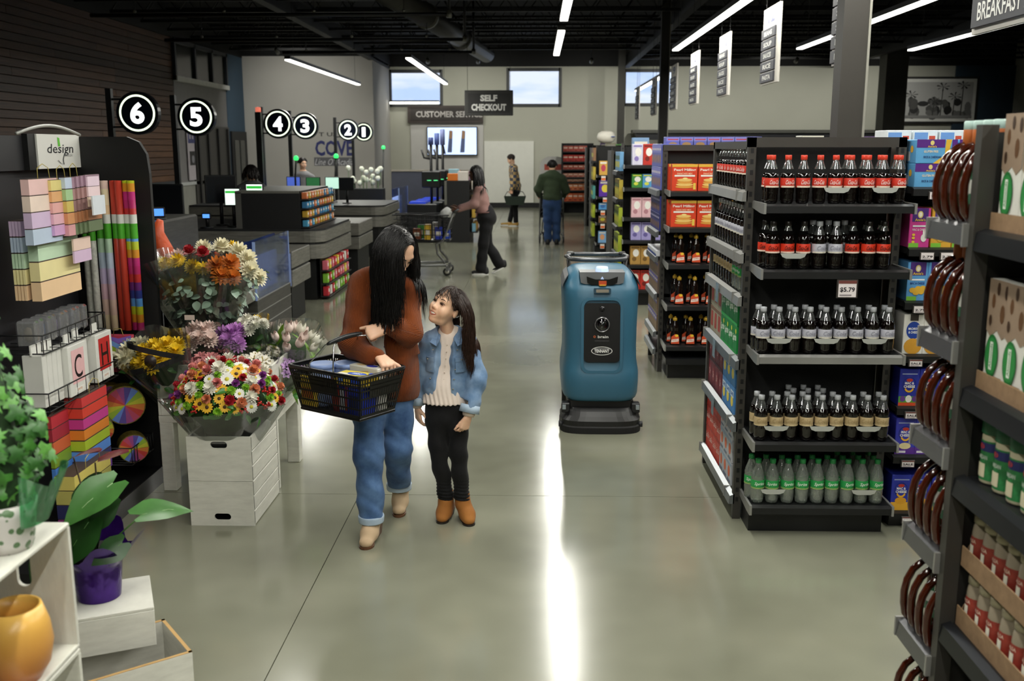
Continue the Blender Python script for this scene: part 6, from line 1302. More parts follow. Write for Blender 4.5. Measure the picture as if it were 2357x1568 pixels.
grocery('noodle_box', (.13, -.062, .158), .12, 'yellow noodle box with a blue oval lying on top in the basket', 'carton', macbox)
def supp(t): MB().rb(-.085, -.045, 0, .085, .045, .15, .003).build('carton_body', M('2038b8', .4), t); p = Print(); p.rect(-.08, .02, -.03, .12, 'cfd4de'); p.rect(.0, .03, .06, .1, '10205a'); p.rect(-.025, .02, -.01, .14, 'b8402a'); p.build('front_print', t, (0, -.045, 0))
grocery('blue_box', (.115, -.055, .007), 0, 'deep blue carton seen through the basket side', 'carton', supp)
grocery('tomato_tin', (.025, -.075, .007), 0, 'red lidded tin beside the noodle box', 'tin', lambda t: (MB().lathe([(0, 0), (.036, 0), (.036, .17), (0, .17)], 18, cap=False).build('tin_body', M('a9342a', .35), t), MB().lathe([(.037, .165), (.037, .178), (.032, .18), (0, .176)], 18, cap=False).build('lid', M('8e1f1a', .35), t)))
grocery('yellow_packet', (-.155, -.105, .007), 0, 'tall yellow packet against the basket end', 'packet', lambda t: (MB().rb(-.05, -.012, 0, .05, .012, .16, .004).build('pouch', M('d8b83a', .45), t), Print().rect(-.04, .05, .04, .1, 'b86a2a').build('front_print', t, (0, -.012, 0))))

# ================================================================ shopping trolleys
CM2 = M('16171a', .4, .3); GRM = M('6c6d6c', .35, .6)
def trolley(base, rz, lab, seat=True):
    """local +x is the pushing end with the handle; the basket narrows towards -x"""
    t = empty('shopping_trolley', base, rz, lab, 'trolley', 'shopping trolleys'); w0, w1 = .24, .17
    def q(x, s_, z): f = (x + .5) / .9; return (x, s_ * (w1 + (w0 - w1) * f), z)
    for z in (.56, .64, .72, .80, .88, .95):
        xs_ = -.52 + (.95 - z) * .25
        MB().tube([q(.38, -1, z), q(xs_, -1, z), q(xs_, 1, z), q(.38, 1, z)], .006 if z < .9 else .012, 5, close=z < .9).build('basket_wire', CM2, t)
    for i in range(12):
        x = -.42 + .8 * i / 11
        for s_ in (-1, 1): MB().cyl(q(x, s_, .55), q(x - .03, s_, .95), .005, n=4).build('basket_upright', CM2, t)
    a = [q(-.42, -1, .55), q(.38, -1, .55), q(.38, 1, .55), q(-.42, 1, .55)]; MB().add(a + [(x, y, z - .012) for x, y, z in a], [(0, 1, 2, 3), (7, 6, 5, 4), (0, 4, 5, 1), (1, 5, 6, 2), (2, 6, 7, 3), (3, 7, 4, 0)]).build('basket_floor', CM2, t)
    for s_ in (-1, 1):
        MB().tube([(.45, s_ * .24, 1.0), (.36, s_ * .245, .75), (.28, s_ * .245, .55), (.17, s_ * .245, .5), (.19, s_ * .25, .35), (.3, s_ * .25, .22), (.3, s_ * .25, .16)], .017, 8).build('side_frame', GRM, t); MB().tube([(.32, s_ * .25, .17), (-.2, s_ * .22, .15), (-.6, s_ * .17, .14)], .022, 8).build('base_rail', GRM, t)
        MB().cyl((-.2, s_ * .2, .16), (-.28, s_ * .18, .54), .012, n=6).build('strut', GRM, t)
        for x, y in ((.34, s_ * .25), (-.56, s_ * .16)):
            wv = MB().cyl((x, y - .018, .065), (x, y + .018, .065), .065, n=20).build('wheel', M('2a2a2a', .5), t); MB().cyl((x, y - .02, .065), (x, y + .02, .065), .035, n=14).build('hub', M('a9a79c', .4), wv); MB().b(x - .02, y - .025, .07, x + .02, y + .025, .16).build('fork', GRM, t)
    MB().tube([(.45, -.25, 1.0), (.52, -.24, 1.04), (.52, .24, 1.04), (.45, .25, 1.0)], .018, 8).build('handle', M('3a3c3e', .35), t); MB().b(.2, -.22, .74, .215, .22, .95).build('seat_flap', CM2, t)
    return t
trolley((-1.75, 15.9, 0), 0, 'black trolley of groceries pushed by the woman in pink'); trolley((.32, 21.55, 0), -PI / 2, 'dark trolley in front of the man in green')
for k, (x, y, z, w_, h_, c_, nm) in enumerate(((-1.55, 15.8, .562, .11, .2, '2038b0', 'deep blue'), (-1.72, 15.78, .562, .1, .24, 'd8b02a', 'yellow'), (-1.9, 15.85, .562, .12, .17, '7a3f20', 'brown'), (-1.6, 16.0, .562, .12, .26, 'e0e2e4', 'white'), (-1.85, 15.98, .562, .1, .22, '3f8a3c', 'green'), (-1.42, 15.95, .562, .08, .14, '2a4fc0', 'light blue'))):
    o = MB().rb(-w_ / 2, -.05, 0, w_ / 2, .05, h_, .004); o.b(-w_ * .35, -.052, h_ * .3, w_ * .35, -.0505, h_ * .65, 1); o = o.build('grocery_box', [M(c_, .45), M('e6e0d4', .5)], None, (x, y, z)); tag(o, '%s grocery box inside the trolley of the woman in pink' % nm, 'carton', 'groceries in the trolley')
o = MB().lathe([(0, 0), (.1, .01), (.13, .05), (.09, .11), (.03, .16), (0, .17)], 12, cap=False).build('produce_bag', M('dcdedc', .5, bump=.6, bs=30), None, (-1.42, 15.9, .90)); tag(o, 'white plastic bag on the child seat of the trolley', 'bag')
# ---------------------------------------------------------------- the woman in the rust cardigan
WB_ = (-.80, 5.0, 0.0)
woman = empty('person', WB_, 0, 'woman in a rust cardigan and jeans carrying a black shopping basket', 'person')
hc = V3(-.692, 4.905, 1.495); HR = frame((.58, -.44, -.68))
S = Sdf(.0045); T = head(S, hc, HR, .96); S.cap(T(0, -.03, -.06), (-.765, 4.97, 1.34), .052, .056, .03); Vh, Fh = S.geo(); Vh = smooth_mesh(Vh, Fh, 1); Tw = T
S = Sdf(.012)
S.cap((-.77, 4.98, 1.34), (-.78, 5.0, 1.02), .085, .085, .04, (0, 1, 0), .75).cap((-.78, 5.0, 1.0), (-.78, 5.02, .9), .095, .11, .04)
for sh, el, wr in (((-.90, 4.95, 1.31), (-.905, 4.86, 1.02), (-.765, 4.725, 1.005)), ((-.63, 4.99, 1.30), (-.615, 4.95, 1.06), (-.735, 4.79, 1.128))): S.cap(sh, el, .045, .038, .02); S.cap(el, wr, .036, .024, .015)
for hp, kn, an in (((-.855, 5.0, .88), (-.852, 4.87, .45), (-.845, 4.86, .09)), ((-.705, 5.03, .88), (-.725, 5.02, .45), (-.765, 5.32, .11))): S.cap(hp, kn, .075, .05, .03); S.cap(kn, an, .048, .034, .02)
Vb, Fb = S.geo()
S = Sdf(.0026); hand(S, (-.762, 4.722, 1.002), (.62, -.60, -.42), (.15, -.25, .9), (.7, .6, .1), .97, ((48, 42, 20), (52, 45, 20), (52, 48, 22), (50, 45, 22)), (38, 8), .10, 1.12); V1, F1 = S.geo()
S = Sdf(.0026); hand(S, (-.742, 4.785, 1.125), (-.92, -.22, -.22), (-.05, -.85, .45), (-.1, .4, .9), .97, ((78, 82, 45), (80, 85, 45), (80, 85, 45), (78, 82, 45)), (14, 8), .02, 1.1); V2, F2 = S.geo()
Vs = [Vh, Vb, smooth_mesh(V1, F1, 1), smooth_mesh(V2, F2, 1)]; Fs = [Fh, Fb, F1, F2]; o = np.cumsum([0] + [len(v) for v in Vs])
mesh_np('body', np.concatenate(Vs), np.concatenate([f + k for f, k in zip(Fs, o)]), SKINW, woman, WB_)
face_parts(Tw, HR, .96, woman, WB_, lip='a05a50', squint=True)
# white shirt
S = Sdf(.008); S.cap((-.775, 4.985, 1.33), (-.785, 5.0, 1.03), .09, .115, .04, (0, 1, 0), .7); S.cap((-.785, 5.0, 1.03), (-.785, 5.0, .985), .118, .12, .02, (0, 1, 0), .8); S.ell((-.76, 4.90, 1.36), (.05, .05, .06), .03, sub=True)
sdf_obj(S, 'shirt', clothmat('d5d2cc', 'e9e6e0', .8, .2, name='white_cotton'), woman, WB_, folds(.004, [((1, 0, .3), 60, 1)], 4))
# cardigan: body, sleeves and deep open front
S = Sdf(.0062)
S.cap((-.775, 4.99, 1.30), (-.785, 5.02, 1.02), .115, .155, .05, (0, 1, 0), .72, rib=(1, .12, 0)); S.cap((-.785, 5.02, 1.0), (-.775, 5.035, .79), .165, .175, .05, (0, 1, 0), .72, rib=(1, .12, 0))
S.cap((-.845, 4.97, 1.335), (-.70, 4.995, 1.33), .065, .06, .04, rib=(1, .12, 0))
S.cap((-.88, 4.955, 1.305), (-.908, 4.875, 1.04), .070, .070, .045, rib='around'); S.cap((-.908, 4.865, 1.03), (-.80, 4.745, .995), .070, .050, .035, rib='around'); S.cap((-.815, 4.755, 1.0), (-.772, 4.728, 1.0), .040, .034, .012, rib='around')
S.cap((-.65, 4.985, 1.295), (-.64, 4.93, 1.085), .064, .064, .04, rib='around'); S.cap((-.64, 4.92, 1.075), (-.70, 4.83, 1.115), .062, .050, .03, rib='around'); S.cap((-.69, 4.835, 1.115), (-.728, 4.797, 1.125), .044, .034, .012, rib='around')
S.cap((-.69, 5.0, 1.0), (-.68, 5.0, .80), .075, .085, .04, (1, 0, 0), .8, rib=(1, .12, 0)); S.cap((-.93, 5.02, .98), (-1.0, 5.04, .88), .06, .05, .04, (0, 1, 0), .5, rib=(1, .12, 0))
S.cap((-.765, 4.885, 1.40), (-.80, 4.875, 1.08), .05, .04, .012, sub=True); S.cap((-.80, 4.87, 1.08), (-.83, 4.88, .66), .045, .10, .012, sub=True); S.ell((-.745, 4.93, 1.40), (.055, .06, .06), .02, sub=True)
S.box((-.8, 5.0, .62), (.5, .5, .095), .01, rnd=.0, sub=True)
fd = folds(.0075, [((.1, .2, 1), 38, 1), ((.5, .3, .8), 55, .6)], 8)
fv = folds(.008, [((1, .3, 0), 46, 1)], 2)
sdf_obj(S, 'cardigan', KNIT, woman, WB_, lambda V: np.where(V[:, 2] > .95, fd(V), fv(V)), 1, rib=.0065)
# jeans with turned cuffs
S = Sdf(.0065)
S.cap((-.785, 5.0, 1.0), (-.785, 5.015, .90), .112, .135, .04, (0, 1, 0), .8)
for hp, kn, an, r2 in (((-.852, 4.995, .86), (-.852, 4.865, .46), (-.846, 4.855, .13), .066), ((-.715, 5.03, .86), (-.722, 5.01, .46), (-.757, 5.255, .16), .062)):
    S.cap(hp, kn, .092, .073, .035); S.cap(kn, an, .073, r2, .03)
S.box((-.846, 4.855, .04), (.14, .14, .055), .006, rnd=0, sub=True); S.box((-.757, 5.27, .09), (.12, .14, .07), .006, rnd=0, sub=True)
fj = folds(.0055, [((.15, .3, 1), 42, 1), ((.5, .2, .8), 75, .5)], 3)
sdf_obj(S, 'jeans', DENIM, woman, WB_, fj)
for an, r2, ax in (((-.846, 4.855, .118), .0675, (0, 0, 1)), ((-.7575, 5.268, .150), .071, (-.02, .5, -.4))):
    a_ = V3(*an); q = nrm(ax); 
    S = Sdf(.005); S.cap(a_ - V3(0, 0, .012), a_ + V3(0, 0, .012), r2 - .002, r2, .004); S.box(a_ - V3(0, 0, .07), (.2, .2, .05), .003, rnd=0, sub=True); S.box(a_ + V3(0, 0, .07), (.2, .2, .05), .003, rnd=0, sub=True)
    sdf_obj(S, 'jeans_cuff', DENIMC, woman, WB_, None, 0)
MB().tube([(-.786 + .8, 4.895 - 5, 1.0), (-.79 + .8, 4.885 - 5, .95), (-.79 + .8, 4.89 - 5, .9)], .004, 6).build('fly_seam', M('7f98b8', .8), woman)
BOOTB = clothmat('b59a7c', 'c9b090', .8, .2, name='beige_suede'); SOLEB = M('5a3a24', .5)
boot(woman, WB_, (-.838, 4.945, 0), (-.862, 4.715, 0), (-.845, 4.885, .135), BOOTB, SOLEB, 1.0, .062)
boot(woman, WB_, (-.752, 5.37, .03), (-.752, 5.165, 0), (-.757, 5.315, .17), BOOTB, SOLEB, 1.0, .062)
# cross-body strap, hair tie
P = [(-.665, 4.955, 1.345), (-.72, 4.875, 1.25), (-.80, 4.865, 1.16), (-.865, 4.90, 1.10), (-.91, 4.98, 1.06)]
MB().tube([tuple(V3(*p) - V3(*WB_)) for p in P], .011, 6, flat=.35).build('bag_strap', M('15171c', .5), woman)
MB().tube([tuple(V3(-.742, 4.79, 1.126) - V3(*WB_) + .033 * (math.cos(q) * nrm((.1, .5, .8)) + math.sin(q) * nrm((-.3, .8, -.5)))) for q in [2 * PI * i / 12 for i in range(12)]], .004, 5, close=True).build('wrist_band', M('1a1a22', .4), woman)
HB1 = hairmat('0d0b0b', .33)
S = Sdf(.005); S.ell(Tw(0, -.016, .03), V3(.081, .100, .094) * .96, .01, HR); S.ell(Tw(0, .105, .0), V3(.068, .085, .115), .012, HR, sub=True); S.ell(Tw(0, .0, -.13), (.09, .1, .08), .01, HR, sub=True)
sdf_obj(S, 'hair_cap', HB1, woman, WB_)
COLW = (((-.78, 5.0, 1.24), (.145, .118, .16)), ((-.905, 4.95, 1.27), (.085, .085, .11)), ((-.635, 4.985, 1.26), (.08, .08, .11)), ((-.785, 4.99, 1.05), (.165, .135, .2)), ((-.66, 4.87, 1.10), (.09, .085, .09)))
hair(hc, HR, .97, 2400, .50, HB1, woman, WB_, part=-.006, bare=True, colliders=COLW, rad=.0014, seed=5, front=.58, steps=28, wave=.0025, stiff=.42, lenvar=.45)

# ---------------------------------------------------------------- the girl in the denim jacket
GB_ = (-.44, 5.14, 0.0)
girl = empty('person', GB_, 0, 'smiling girl in a denim jacket and black trousers looking up', 'person')
gc = V3(-.462, 5.10, 1.185); GR = frame((-.52, -.74, .40), .32); gs = .90
S = Sdf(.0036); T = head(S, gc, GR, gs, smile=True); S.cap(T(0, -.02, -.06), (-.455, 5.145, 1.02), .036, .037, .02); Vh, Fh = S.geo(); Vh = smooth_mesh(Vh, Fh, 1); Tg = T
S = Sdf(.012); S.cap((-.455, 5.15, 1.0), (-.475, 5.15, .74), .05, .06, .02, (0, 1, 0), .6)
for sh, el, wr in (((-.555, 5.14, .985), (-.605, 5.17, .82), (-.632, 5.16, .635)), ((-.365, 5.14, .985), (-.308, 5.12, .80), (-.352, 5.065, .61))): S.cap(sh, el, .035, .03, .02); S.cap(el, wr, .03, .02, .015)
for hp, kn, an in (((-.535, 5.15, .65), (-.515, 5.12, .38), (-.485, 5.17, .08)), ((-.415, 5.15, .65), (-.41, 5.12, .38), (-.40, 5.15, .08))): S.cap(hp, kn, .055, .04, .03); S.cap(kn, an, .04, .03, .02)
Vb, Fb = S.geo()
S = Sdf(.0023); hand(S, (-.354, 5.058, .603), (-.36, -.05, -.93), (.62, -.75, -.25), (-.75, -.6, .1), .74, ((28, 35, 25), (34, 40, 25), (38, 42, 25), (42, 42, 25)), (22, 15), .04); V1, F1 = S.geo()
S = Sdf(.0026); hand(S, (-.634, 5.16, .63), (.10, -.1, -.98), (-.8, -.5, 0), (.6, -.6, .1), .74, ((20, 25, 20),) * 4, (50, 10), .05); V2, F2 = S.geo()
Vs = [Vh, Vb, smooth_mesh(V1, F1, 1), smooth_mesh(V2, F2, 1)]; Fs = [Fh, Fb, F1, F2]; o = np.cumsum([0] + [len(v) for v in Vs])
mesh_np('body', np.concatenate(Vs), np.concatenate([f + k for f, k in zip(Fs, o)]), SKIN, girl, GB_)
face_parts(Tg, GR, gs, girl, GB_, brow='3a241a', lip='c0705f', smile=True, squint=True)
# cream top
S = Sdf(.006); S.cap((-.455, 5.145, 1.005), (-.475, 5.15, .75), .08, .10, .03, (0, 1, 0), .7); S.cap((-.475, 5.15, .74), (-.48, 5.15, .665), .116, .127, .03, (0, 1, 0), .78); S.ell((-.462, 5.06, 1.065), (.045, .05, .03), .015, sub=True); S.box((-.48, 5.13, .60), (.3, .3, .065), .004, rnd=0, sub=True)
sdf_obj(S, 'top', clothmat('dccbbd', 'eee0d6', .85, .25, name='cream_cotton'), girl, GB_, lambda V: .0035 * np.sin(V[:, 0] * 260 + 3 * np.sin(V[:, 2] * 18)) * np.clip((.80 - V[:, 2]) * 8, .15, 1))
for i in range(6): MB().lathe([(0, 0), (.004, .001), (0, .0025)], 8, cap=False).build('top_button', M('cbb6a2', .4), girl, tuple(V3(-.463 - .0035 * i, 5.087 - .003 * i, .985 - .036 * i) - V3(*GB_)))
MB().tube([tuple(V3(-.458 + .039 * math.cos(q), 5.143 + .041 * math.sin(q), 1.032 + .012 * math.sin(q)) - V3(*GB_)) for q in [2 * PI * i / 20 for i in range(20)]], .003, 5, close=True).build('necklace', M('b8323a', .4), girl)
# denim jacket
S = Sdf(.0055); S.cap((-.46, 5.15, .975), (-.475, 5.15, .76), .115, .13, .04, (0, 1, 0), .74); S.cap((-.535, 5.14, 1.0), (-.385, 5.14, 1.0), .05, .05, .03)
S.cap((-.565, 5.14, .985), (-.615, 5.165, .83), .052, .048, .03); S.cap((-.615, 5.165, .83), (-.637, 5.16, .675), .047, .042, .02)
S.cap((-.36, 5.14, .985), (-.31, 5.12, .80), .053, .051, .03); S.cap((-.31, 5.12, .80), (-.345, 5.072, .655), .052, .048, .025)
S.cap((-.472, 5.05, 1.09), (-.492, 5.045, .64), .05, .046, .006, sub=True); S.cap((-.46, 5.13, 1.08), (-.46, 5.12, 1.02), .055, .05, .01, sub=True); S.box((-.47, 5.15, .615), (.12, .2, .085), .006, rnd=0, sub=True)
sdf_obj(S, 'jacket', DENIML, girl, GB_, folds(.004, [((.2, .2, 1), 60, 1), ((.7, .2, .5), 80, .6)], 6))
def torso_y(x, z): return 5.15 - .74 * math.sqrt(max(1e-4, (.122) ** 2 - (x + .468) ** 2)) - .006
for x0, nm in ((-.385, 'a'), (-.565, 'b')):
    for (dx0, dx1, z0, z1, th) in ((-.032, .032, .845, .905, .004), (-.034, .034, .902, .925, .007)):
        V = []; nx = 6
        for dd in (0, -th):
            for zz in (z0, z1):
                for i in range(nx + 1): x = x0 + dx0 + (dx1 - dx0) * i / nx; V.append(tuple(V3(x, torso_y(x, zz) + dd - .002, zz) - V3(*GB_)))
        k = nx + 1; F = [(i, i + 1, k + i + 1, k + i) for i in range(nx)] + [(2 * k + i, 2 * k + i + 1, 3 * k + i + 1, 3 * k + i) for i in range(nx)] + [(i, i + 1, 2 * k + i + 1, 2 * k + i) for i in range(nx)] + [(k + i, k + i + 1, 3 * k + i + 1, 3 * k + i) for i in range(nx)] + [(0, k, 3 * k, 2 * k), (nx, k + nx, 3 * k + nx, 2 * k + nx)]
        MB().add(V, F).build('pocket' if th < .005 else 'pocket_flap', DENIML, girl)
    MB().lathe([(0, 0), (.0055, .001), (.004, .003), (0, .0035)], 8, cap=False).build('jacket_button', M('c8b58a', .3, .7), girl, tuple(V3(x0, torso_y(x0, .9) - .012, .912) - V3(*GB_)))
for i in range(5):
    for xx in (-.408, -.535): x = xx - .006 * i; MB().lathe([(0, -.002), (.0055, 0), (0, .003)], 8, cap=False).build('jacket_button', M('c8b58a', .3, .7), girl, tuple(V3(x, torso_y(x, .9) - .003, .965 - .052 * i) - V3(*GB_)))
for sx in (-1, 1):
    m = MB(); q = V3(-.46 + sx * .05, 5.085, 1.02) - V3(*GB_); m.add([tuple(q + V3(*p)) for p in ((-sx * .012, .05, .03), (sx * .012, .04, .03), (sx * .04, -.03, -.012), (sx * .005, -.045, -.03), (-sx * .012, -.03, .0), (-sx * .012, .05, .024), (sx * .012, .04, .024), (sx * .04, -.026, -.018), (sx * .005, -.04, -.036), (-sx * .012, -.026, -.006))], [(0, 1, 2, 3, 4), (9, 8, 7, 6, 5)] + [(i, (i + 1) % 5, 5 + (i + 1) % 5, 5 + i) for i in range(5)]); m.build('collar', DENIML, girl)
for c_, r_ in (((-.346, 5.072, .648), .0515), ((-.637, 5.16, .672), .045)):
    d_ = nrm((-.20, -.25, -.94)) if c_[0] > -.5 else nrm((-.1, 0, -1)); a_ = V3(*c_); MB().tube([tuple(a_ - d_ * .02 - V3(*GB_)), tuple(a_ + d_ * .022 - V3(*GB_))], [r_, r_ * 1.06], 18).build('jacket_cuff', DENIMC, girl); MB().tube([tuple(a_ + d_ * .015 - V3(*GB_)), tuple(a_ + d_ * .03 - V3(*GB_)), tuple(a_ + d_ * .042 - V3(*GB_))], [.033, .034, .029], 16).build('sleeve_end', M('d9c4b2', .8), girl)
# black trousers
S = Sdf(.0055); S.cap((-.478, 5.145, .70), (-.478, 5.15, .62), .098, .11, .03, (0, 1, 0), .78)
for hp, kn, an in (((-.532, 5.145, .62), (-.518, 5.115, .375), (-.487, 5.165, .135)), ((-.418, 5.145, .62), (-.412, 5.115, .375), (-.398, 5.145, .135))): S.cap(hp, kn, .064, .047, .014); S.cap(kn, an, .047, .041, .012)
S.box((-.45, 5.15, .06), (.2, .2, .055), .004, rnd=0, sub=True)
sdf_obj(S, 'trousers', clothmat('0a0a0b', '161618', .8, .3, (400, 400, 400), name='black_denim'), girl, GB_, lambda V: folds(.005, [((.2, .3, 1), 55, 1)], 9)(V) + np.clip((.26 - V[:, 2]) * 9, 0, 1) * .004 * np.sin(V[:, 2] * 330 + V[:, 0] * 40))
BOOTG = clothmat('8a5524', 'a86f34', .75, .2, name='tan_suede'); SOLEG = M('1d1612', .5)
boot(girl, GB_, (-.478, 5.235, 0), (-.512, 5.075, 0), (-.487, 5.172, .13), BOOTG, SOLEG, .92, .022); boot(girl, GB_, (-.395, 5.205, 0), (-.345, 5.045, 0), (-.397, 5.15, .13), BOOTG, SOLEG, .92, .022)
HB2 = hairmat('2a1a12', .36)
S = Sdf(.0045); S.ell(Tg(0, -.02, .03), V3(.080, .097, .092) * gs, .01, GR); S.ell(Tg(0, .095, -.05), V3(.062, .075, .10) * gs, .012, GR, sub=True); S.ell(Tg(0, .02, -.14), (.08, .1, .08), .01, GR, sub=True)
sdf_obj(S, 'hair_cap', HB2, girl, GB_)
COLG = (((-.46, 5.155, .93), (.125, .098, .12)), ((-.57, 5.145, .95), (.06, .06, .085)), ((-.355, 5.145, .95), (.062, .062, .085)), (tuple(Tg(0, .03, -.05)), (.058, .058, .075)), ((-.46, 5.13, 1.06), (.045, .045, .1)))
hair(gc, GR, gs, 1900, .40, HB2, girl, GB_, part=0, bangs=.95, colliders=COLG, rad=.0013, seed=11, front=.60, steps=26, wave=.002, stiff=.42, lenvar=.35)

# ---------------------------------------------------------------- shoppers and cashiers further back
def figure(base, label, J, cl, hd, skin, hairc, h=.012, hairlen=0, extra=None):
    """J: joints relative to base; cl: list of (name, material, prims, cuts)"""
    p = empty('person', base, 0, label, 'person'); B = V3(*base); A = lambda q: tuple(V3(*q) + B)
    hcx, R = V3(*hd[0]) + B, frame(hd[1]); S = Sdf(.009); T_ = head(S, hcx, R, hd[2]); S.cap(T_(0, -.02, -.06), A(J['neck']), .05, .055, .03); Vq, Fq = S.geo()
    S = Sdf(h); S.cap(A(J['neck']), A(J['pelvis']), .09, .1, .05, (0, 1, 0) if abs(hd[1][1]) > .5 else (1, 0, 0), .75)
    for k in 'lr':
        S.cap(A(J['s' + k]), A(J['e' + k]), .042, .036, .02); S.cap(A(J['e' + k]), A(J['w' + k]), .034, .025, .02); S.cap(A(J['h' + k]), A(J['k' + k]), .07, .05, .03); S.cap(A(J['k' + k]), A(J['a' + k]), .048, .035, .02)
    Vb, Fb = S.geo(); Vs, Fs = [Vq, Vb], [Fq, Fb]
    for k in 'lr':
        S = Sdf(.006); f = nrm(V3(*J['w' + k]) - V3(*J['e' + k])); sd = V3(*J.get('side', (0, -1, 0))); hand(S, A(J['w' + k]), f, np.cross(f, sd) if k == 'l' else -np.cross(f, sd), sd, .95, J.get('curl', ((35, 40, 25),) * 4)); v, f_ = S.geo(); Vs.append(v); Fs.append(f_)
    o = np.cumsum([0] + [len(v) for v in Vs]); mesh_np('body', np.concatenate(Vs), np.concatenate([f + k for f, k in zip(Fs, o)]), skin, p, base)
    for nm, mt, prims, cuts, fold in cl:
        S = Sdf(.011 if B[1] > 12 else .008)
        for q in prims: S.cap(A(q[0]), A(q[1]), q[2], q[3], .04, q[4] if len(q) > 4 else None, q[5] if len(q) > 5 else 1)
        for c_, r_ in cuts: S.box(A(c_), r_, .008, rnd=0, sub=True)
        sdf_obj(S, nm, mt, p, base, folds(fold, [((.2, .2, 1), 35, 1)], 5) if fold else None)
    face_parts(T_, R, hd[2], p, base)
    S = Sdf(.009); S.ell(T_(0, -.018, .032), V3(.082, .102, .095) * hd[2], .01, R); S.ell(T_(0, .10, -.04), V3(.06, .075, .10), .015, R, sub=True); S.ell(T_(0, .02, -.14), (.1, .1, .085), .01, R, sub=True)
    sdf_obj(S, 'hair_cap', hairc, p, base)
    if hairlen: hair(hcx, R, hd[2], 420, hairlen, hairc, p, base, colliders=tuple((A(c_), r_) for c_, r_ in extra or ()), rad=.0045, seed=2, front=.5, steps=18)
    else: hair(hcx, R, hd[2], 260, .06, hairc, p, base, rad=.005, seed=2, front=.7, steps=6)
    return p
def shoe(p, base, heel, toe, mat, sole):
    S = Sdf(.009); h, t = V3(*heel) + V3(*base), V3(*toe) + V3(*base); S.cap(h + V3(0, 0, .045), t + V3(0, 0, .035), .042, .034, .02); S.cap(h + V3(0, 0, .045), h + V3(0, 0, .09), .04, .04, .02); S.box((h + t) / 2 - V3(0, 0, .09), (.3, .3, .1), .004, rnd=0, sub=True); o = sdf_obj(S, 'shoe', mat, p, base)
    d = nrm(t - h); sd = np.cross(d, (0, 0, 1.)); B = V3(*base); c = (h + t) / 2 - B; L = np.linalg.norm(t - h) / 2 + .035
    MB().ring([[tuple(c + d * L * math.cos(q) + sd * .044 * math.sin(q) + V3(0, 0, z)) for q in [2 * PI * i / 14 for i in range(14)]] for z in (0, .025)], smooth=False).build('sole', sole, o)
WS = M('e4e4e0', .5); BKC = clothmat('0d0d0f', '18181b', .85, .2, name='black_cloth')
# shopper with the trolley: walks to the left of the picture
b = (-.82, 15.9, 0)
p = figure(b, 'woman in a dusty pink jumper pushing a shopping trolley', dict(neck=(-.10, 0, 1.42), pelvis=(.02, 0, .95), sl=(-.08, -.17, 1.36), el=(-.16, -.19, 1.12), wl=(-.42, -.18, 1.045), sr=(-.08, .17, 1.36), er=(-.18, .18, 1.12), wr=(-.42, .17, 1.045), hl=(.02, -.09, .92), kl=(-.02, -.1, .5), al=(-.07, -.1, .08), hr=(.02, .09, .92), kr=(.02, .1, .5), ar=(.26, .1, .14), side=(0, 0, 1), curl=((60, 60, 40),) * 4),
    [('jumper', clothmat('866460', '9c7a74', .9, .2, name='pink_wool'), [((-.09, 0, 1.37), (-.02, 0, 1.02), .12, .15, (1, 0, 0), .85), ((-.08, -.15, 1.36), (-.16, -.18, 1.12), .072, .07), ((-.16, -.18, 1.12), (-.40, -.18, 1.05), .068, .05), ((-.08, .15, 1.36), (-.18, .18, 1.12), .07, .066), ((-.18, .18, 1.12), (-.40, .17, 1.05), .062, .048)], [((0, 0, .85), (.4, .4, .12))], .006),
     ('trousers', BKC, [((.0, 0, 1.02), (.03, 0, .9), .13, .16), ((.03, -.08, .9), (-.02, -.1, .5), .105, .082), ((-.02, -.1, .5), (-.06, -.1, .1), .08, .09), ((.03, .08, .9), (.02, .1, .5), .105, .08), ((.02, .1, .5), (.22, .1, .16), .08, .09)], [((0, 0, -.05), (.6, .5, .09))], .006)],
    ((-.15, 0, 1.60), (-1, 0, -.12), 1.0), SKIND, hairmat('0b0909', .4), hairlen=.5, extra=(((-.06, 0, 1.22), (.15, .19, .19)), ((-.03, -.14, 1.3), (.09, .08, .1))))
HEM = M('6a4c48', .9)
for nm, c_, rx, ry in (('jumper_hem', (-.012, 0, .99), .135, .158), ('jumper_collar', (-.115, 0, 1.455), .062, .068)): MB().tube([(c_[0] + rx * math.cos(q), ry * math.sin(q), c_[2] - .1 * (nm[-1] == 'r') * rx * math.cos(q) * -3) for q in [2 * PI * i / 24 for i in range(24)]], .014, 6, close=True).build(nm, HEM, p)
for y in (-.18, .172): MB().cyl((-.355, y, 1.063), (-.41, y, 1.047), .052, .049, 14).build('jumper_cuff', HEM, p)
shoe(p, b, (.02, -.1, 0), (-.18, -.1, 0), M('141416', .6), WS); shoe(p, b, (.30, .1, .09), (.13, .1, .0), M('141416', .6), WS)
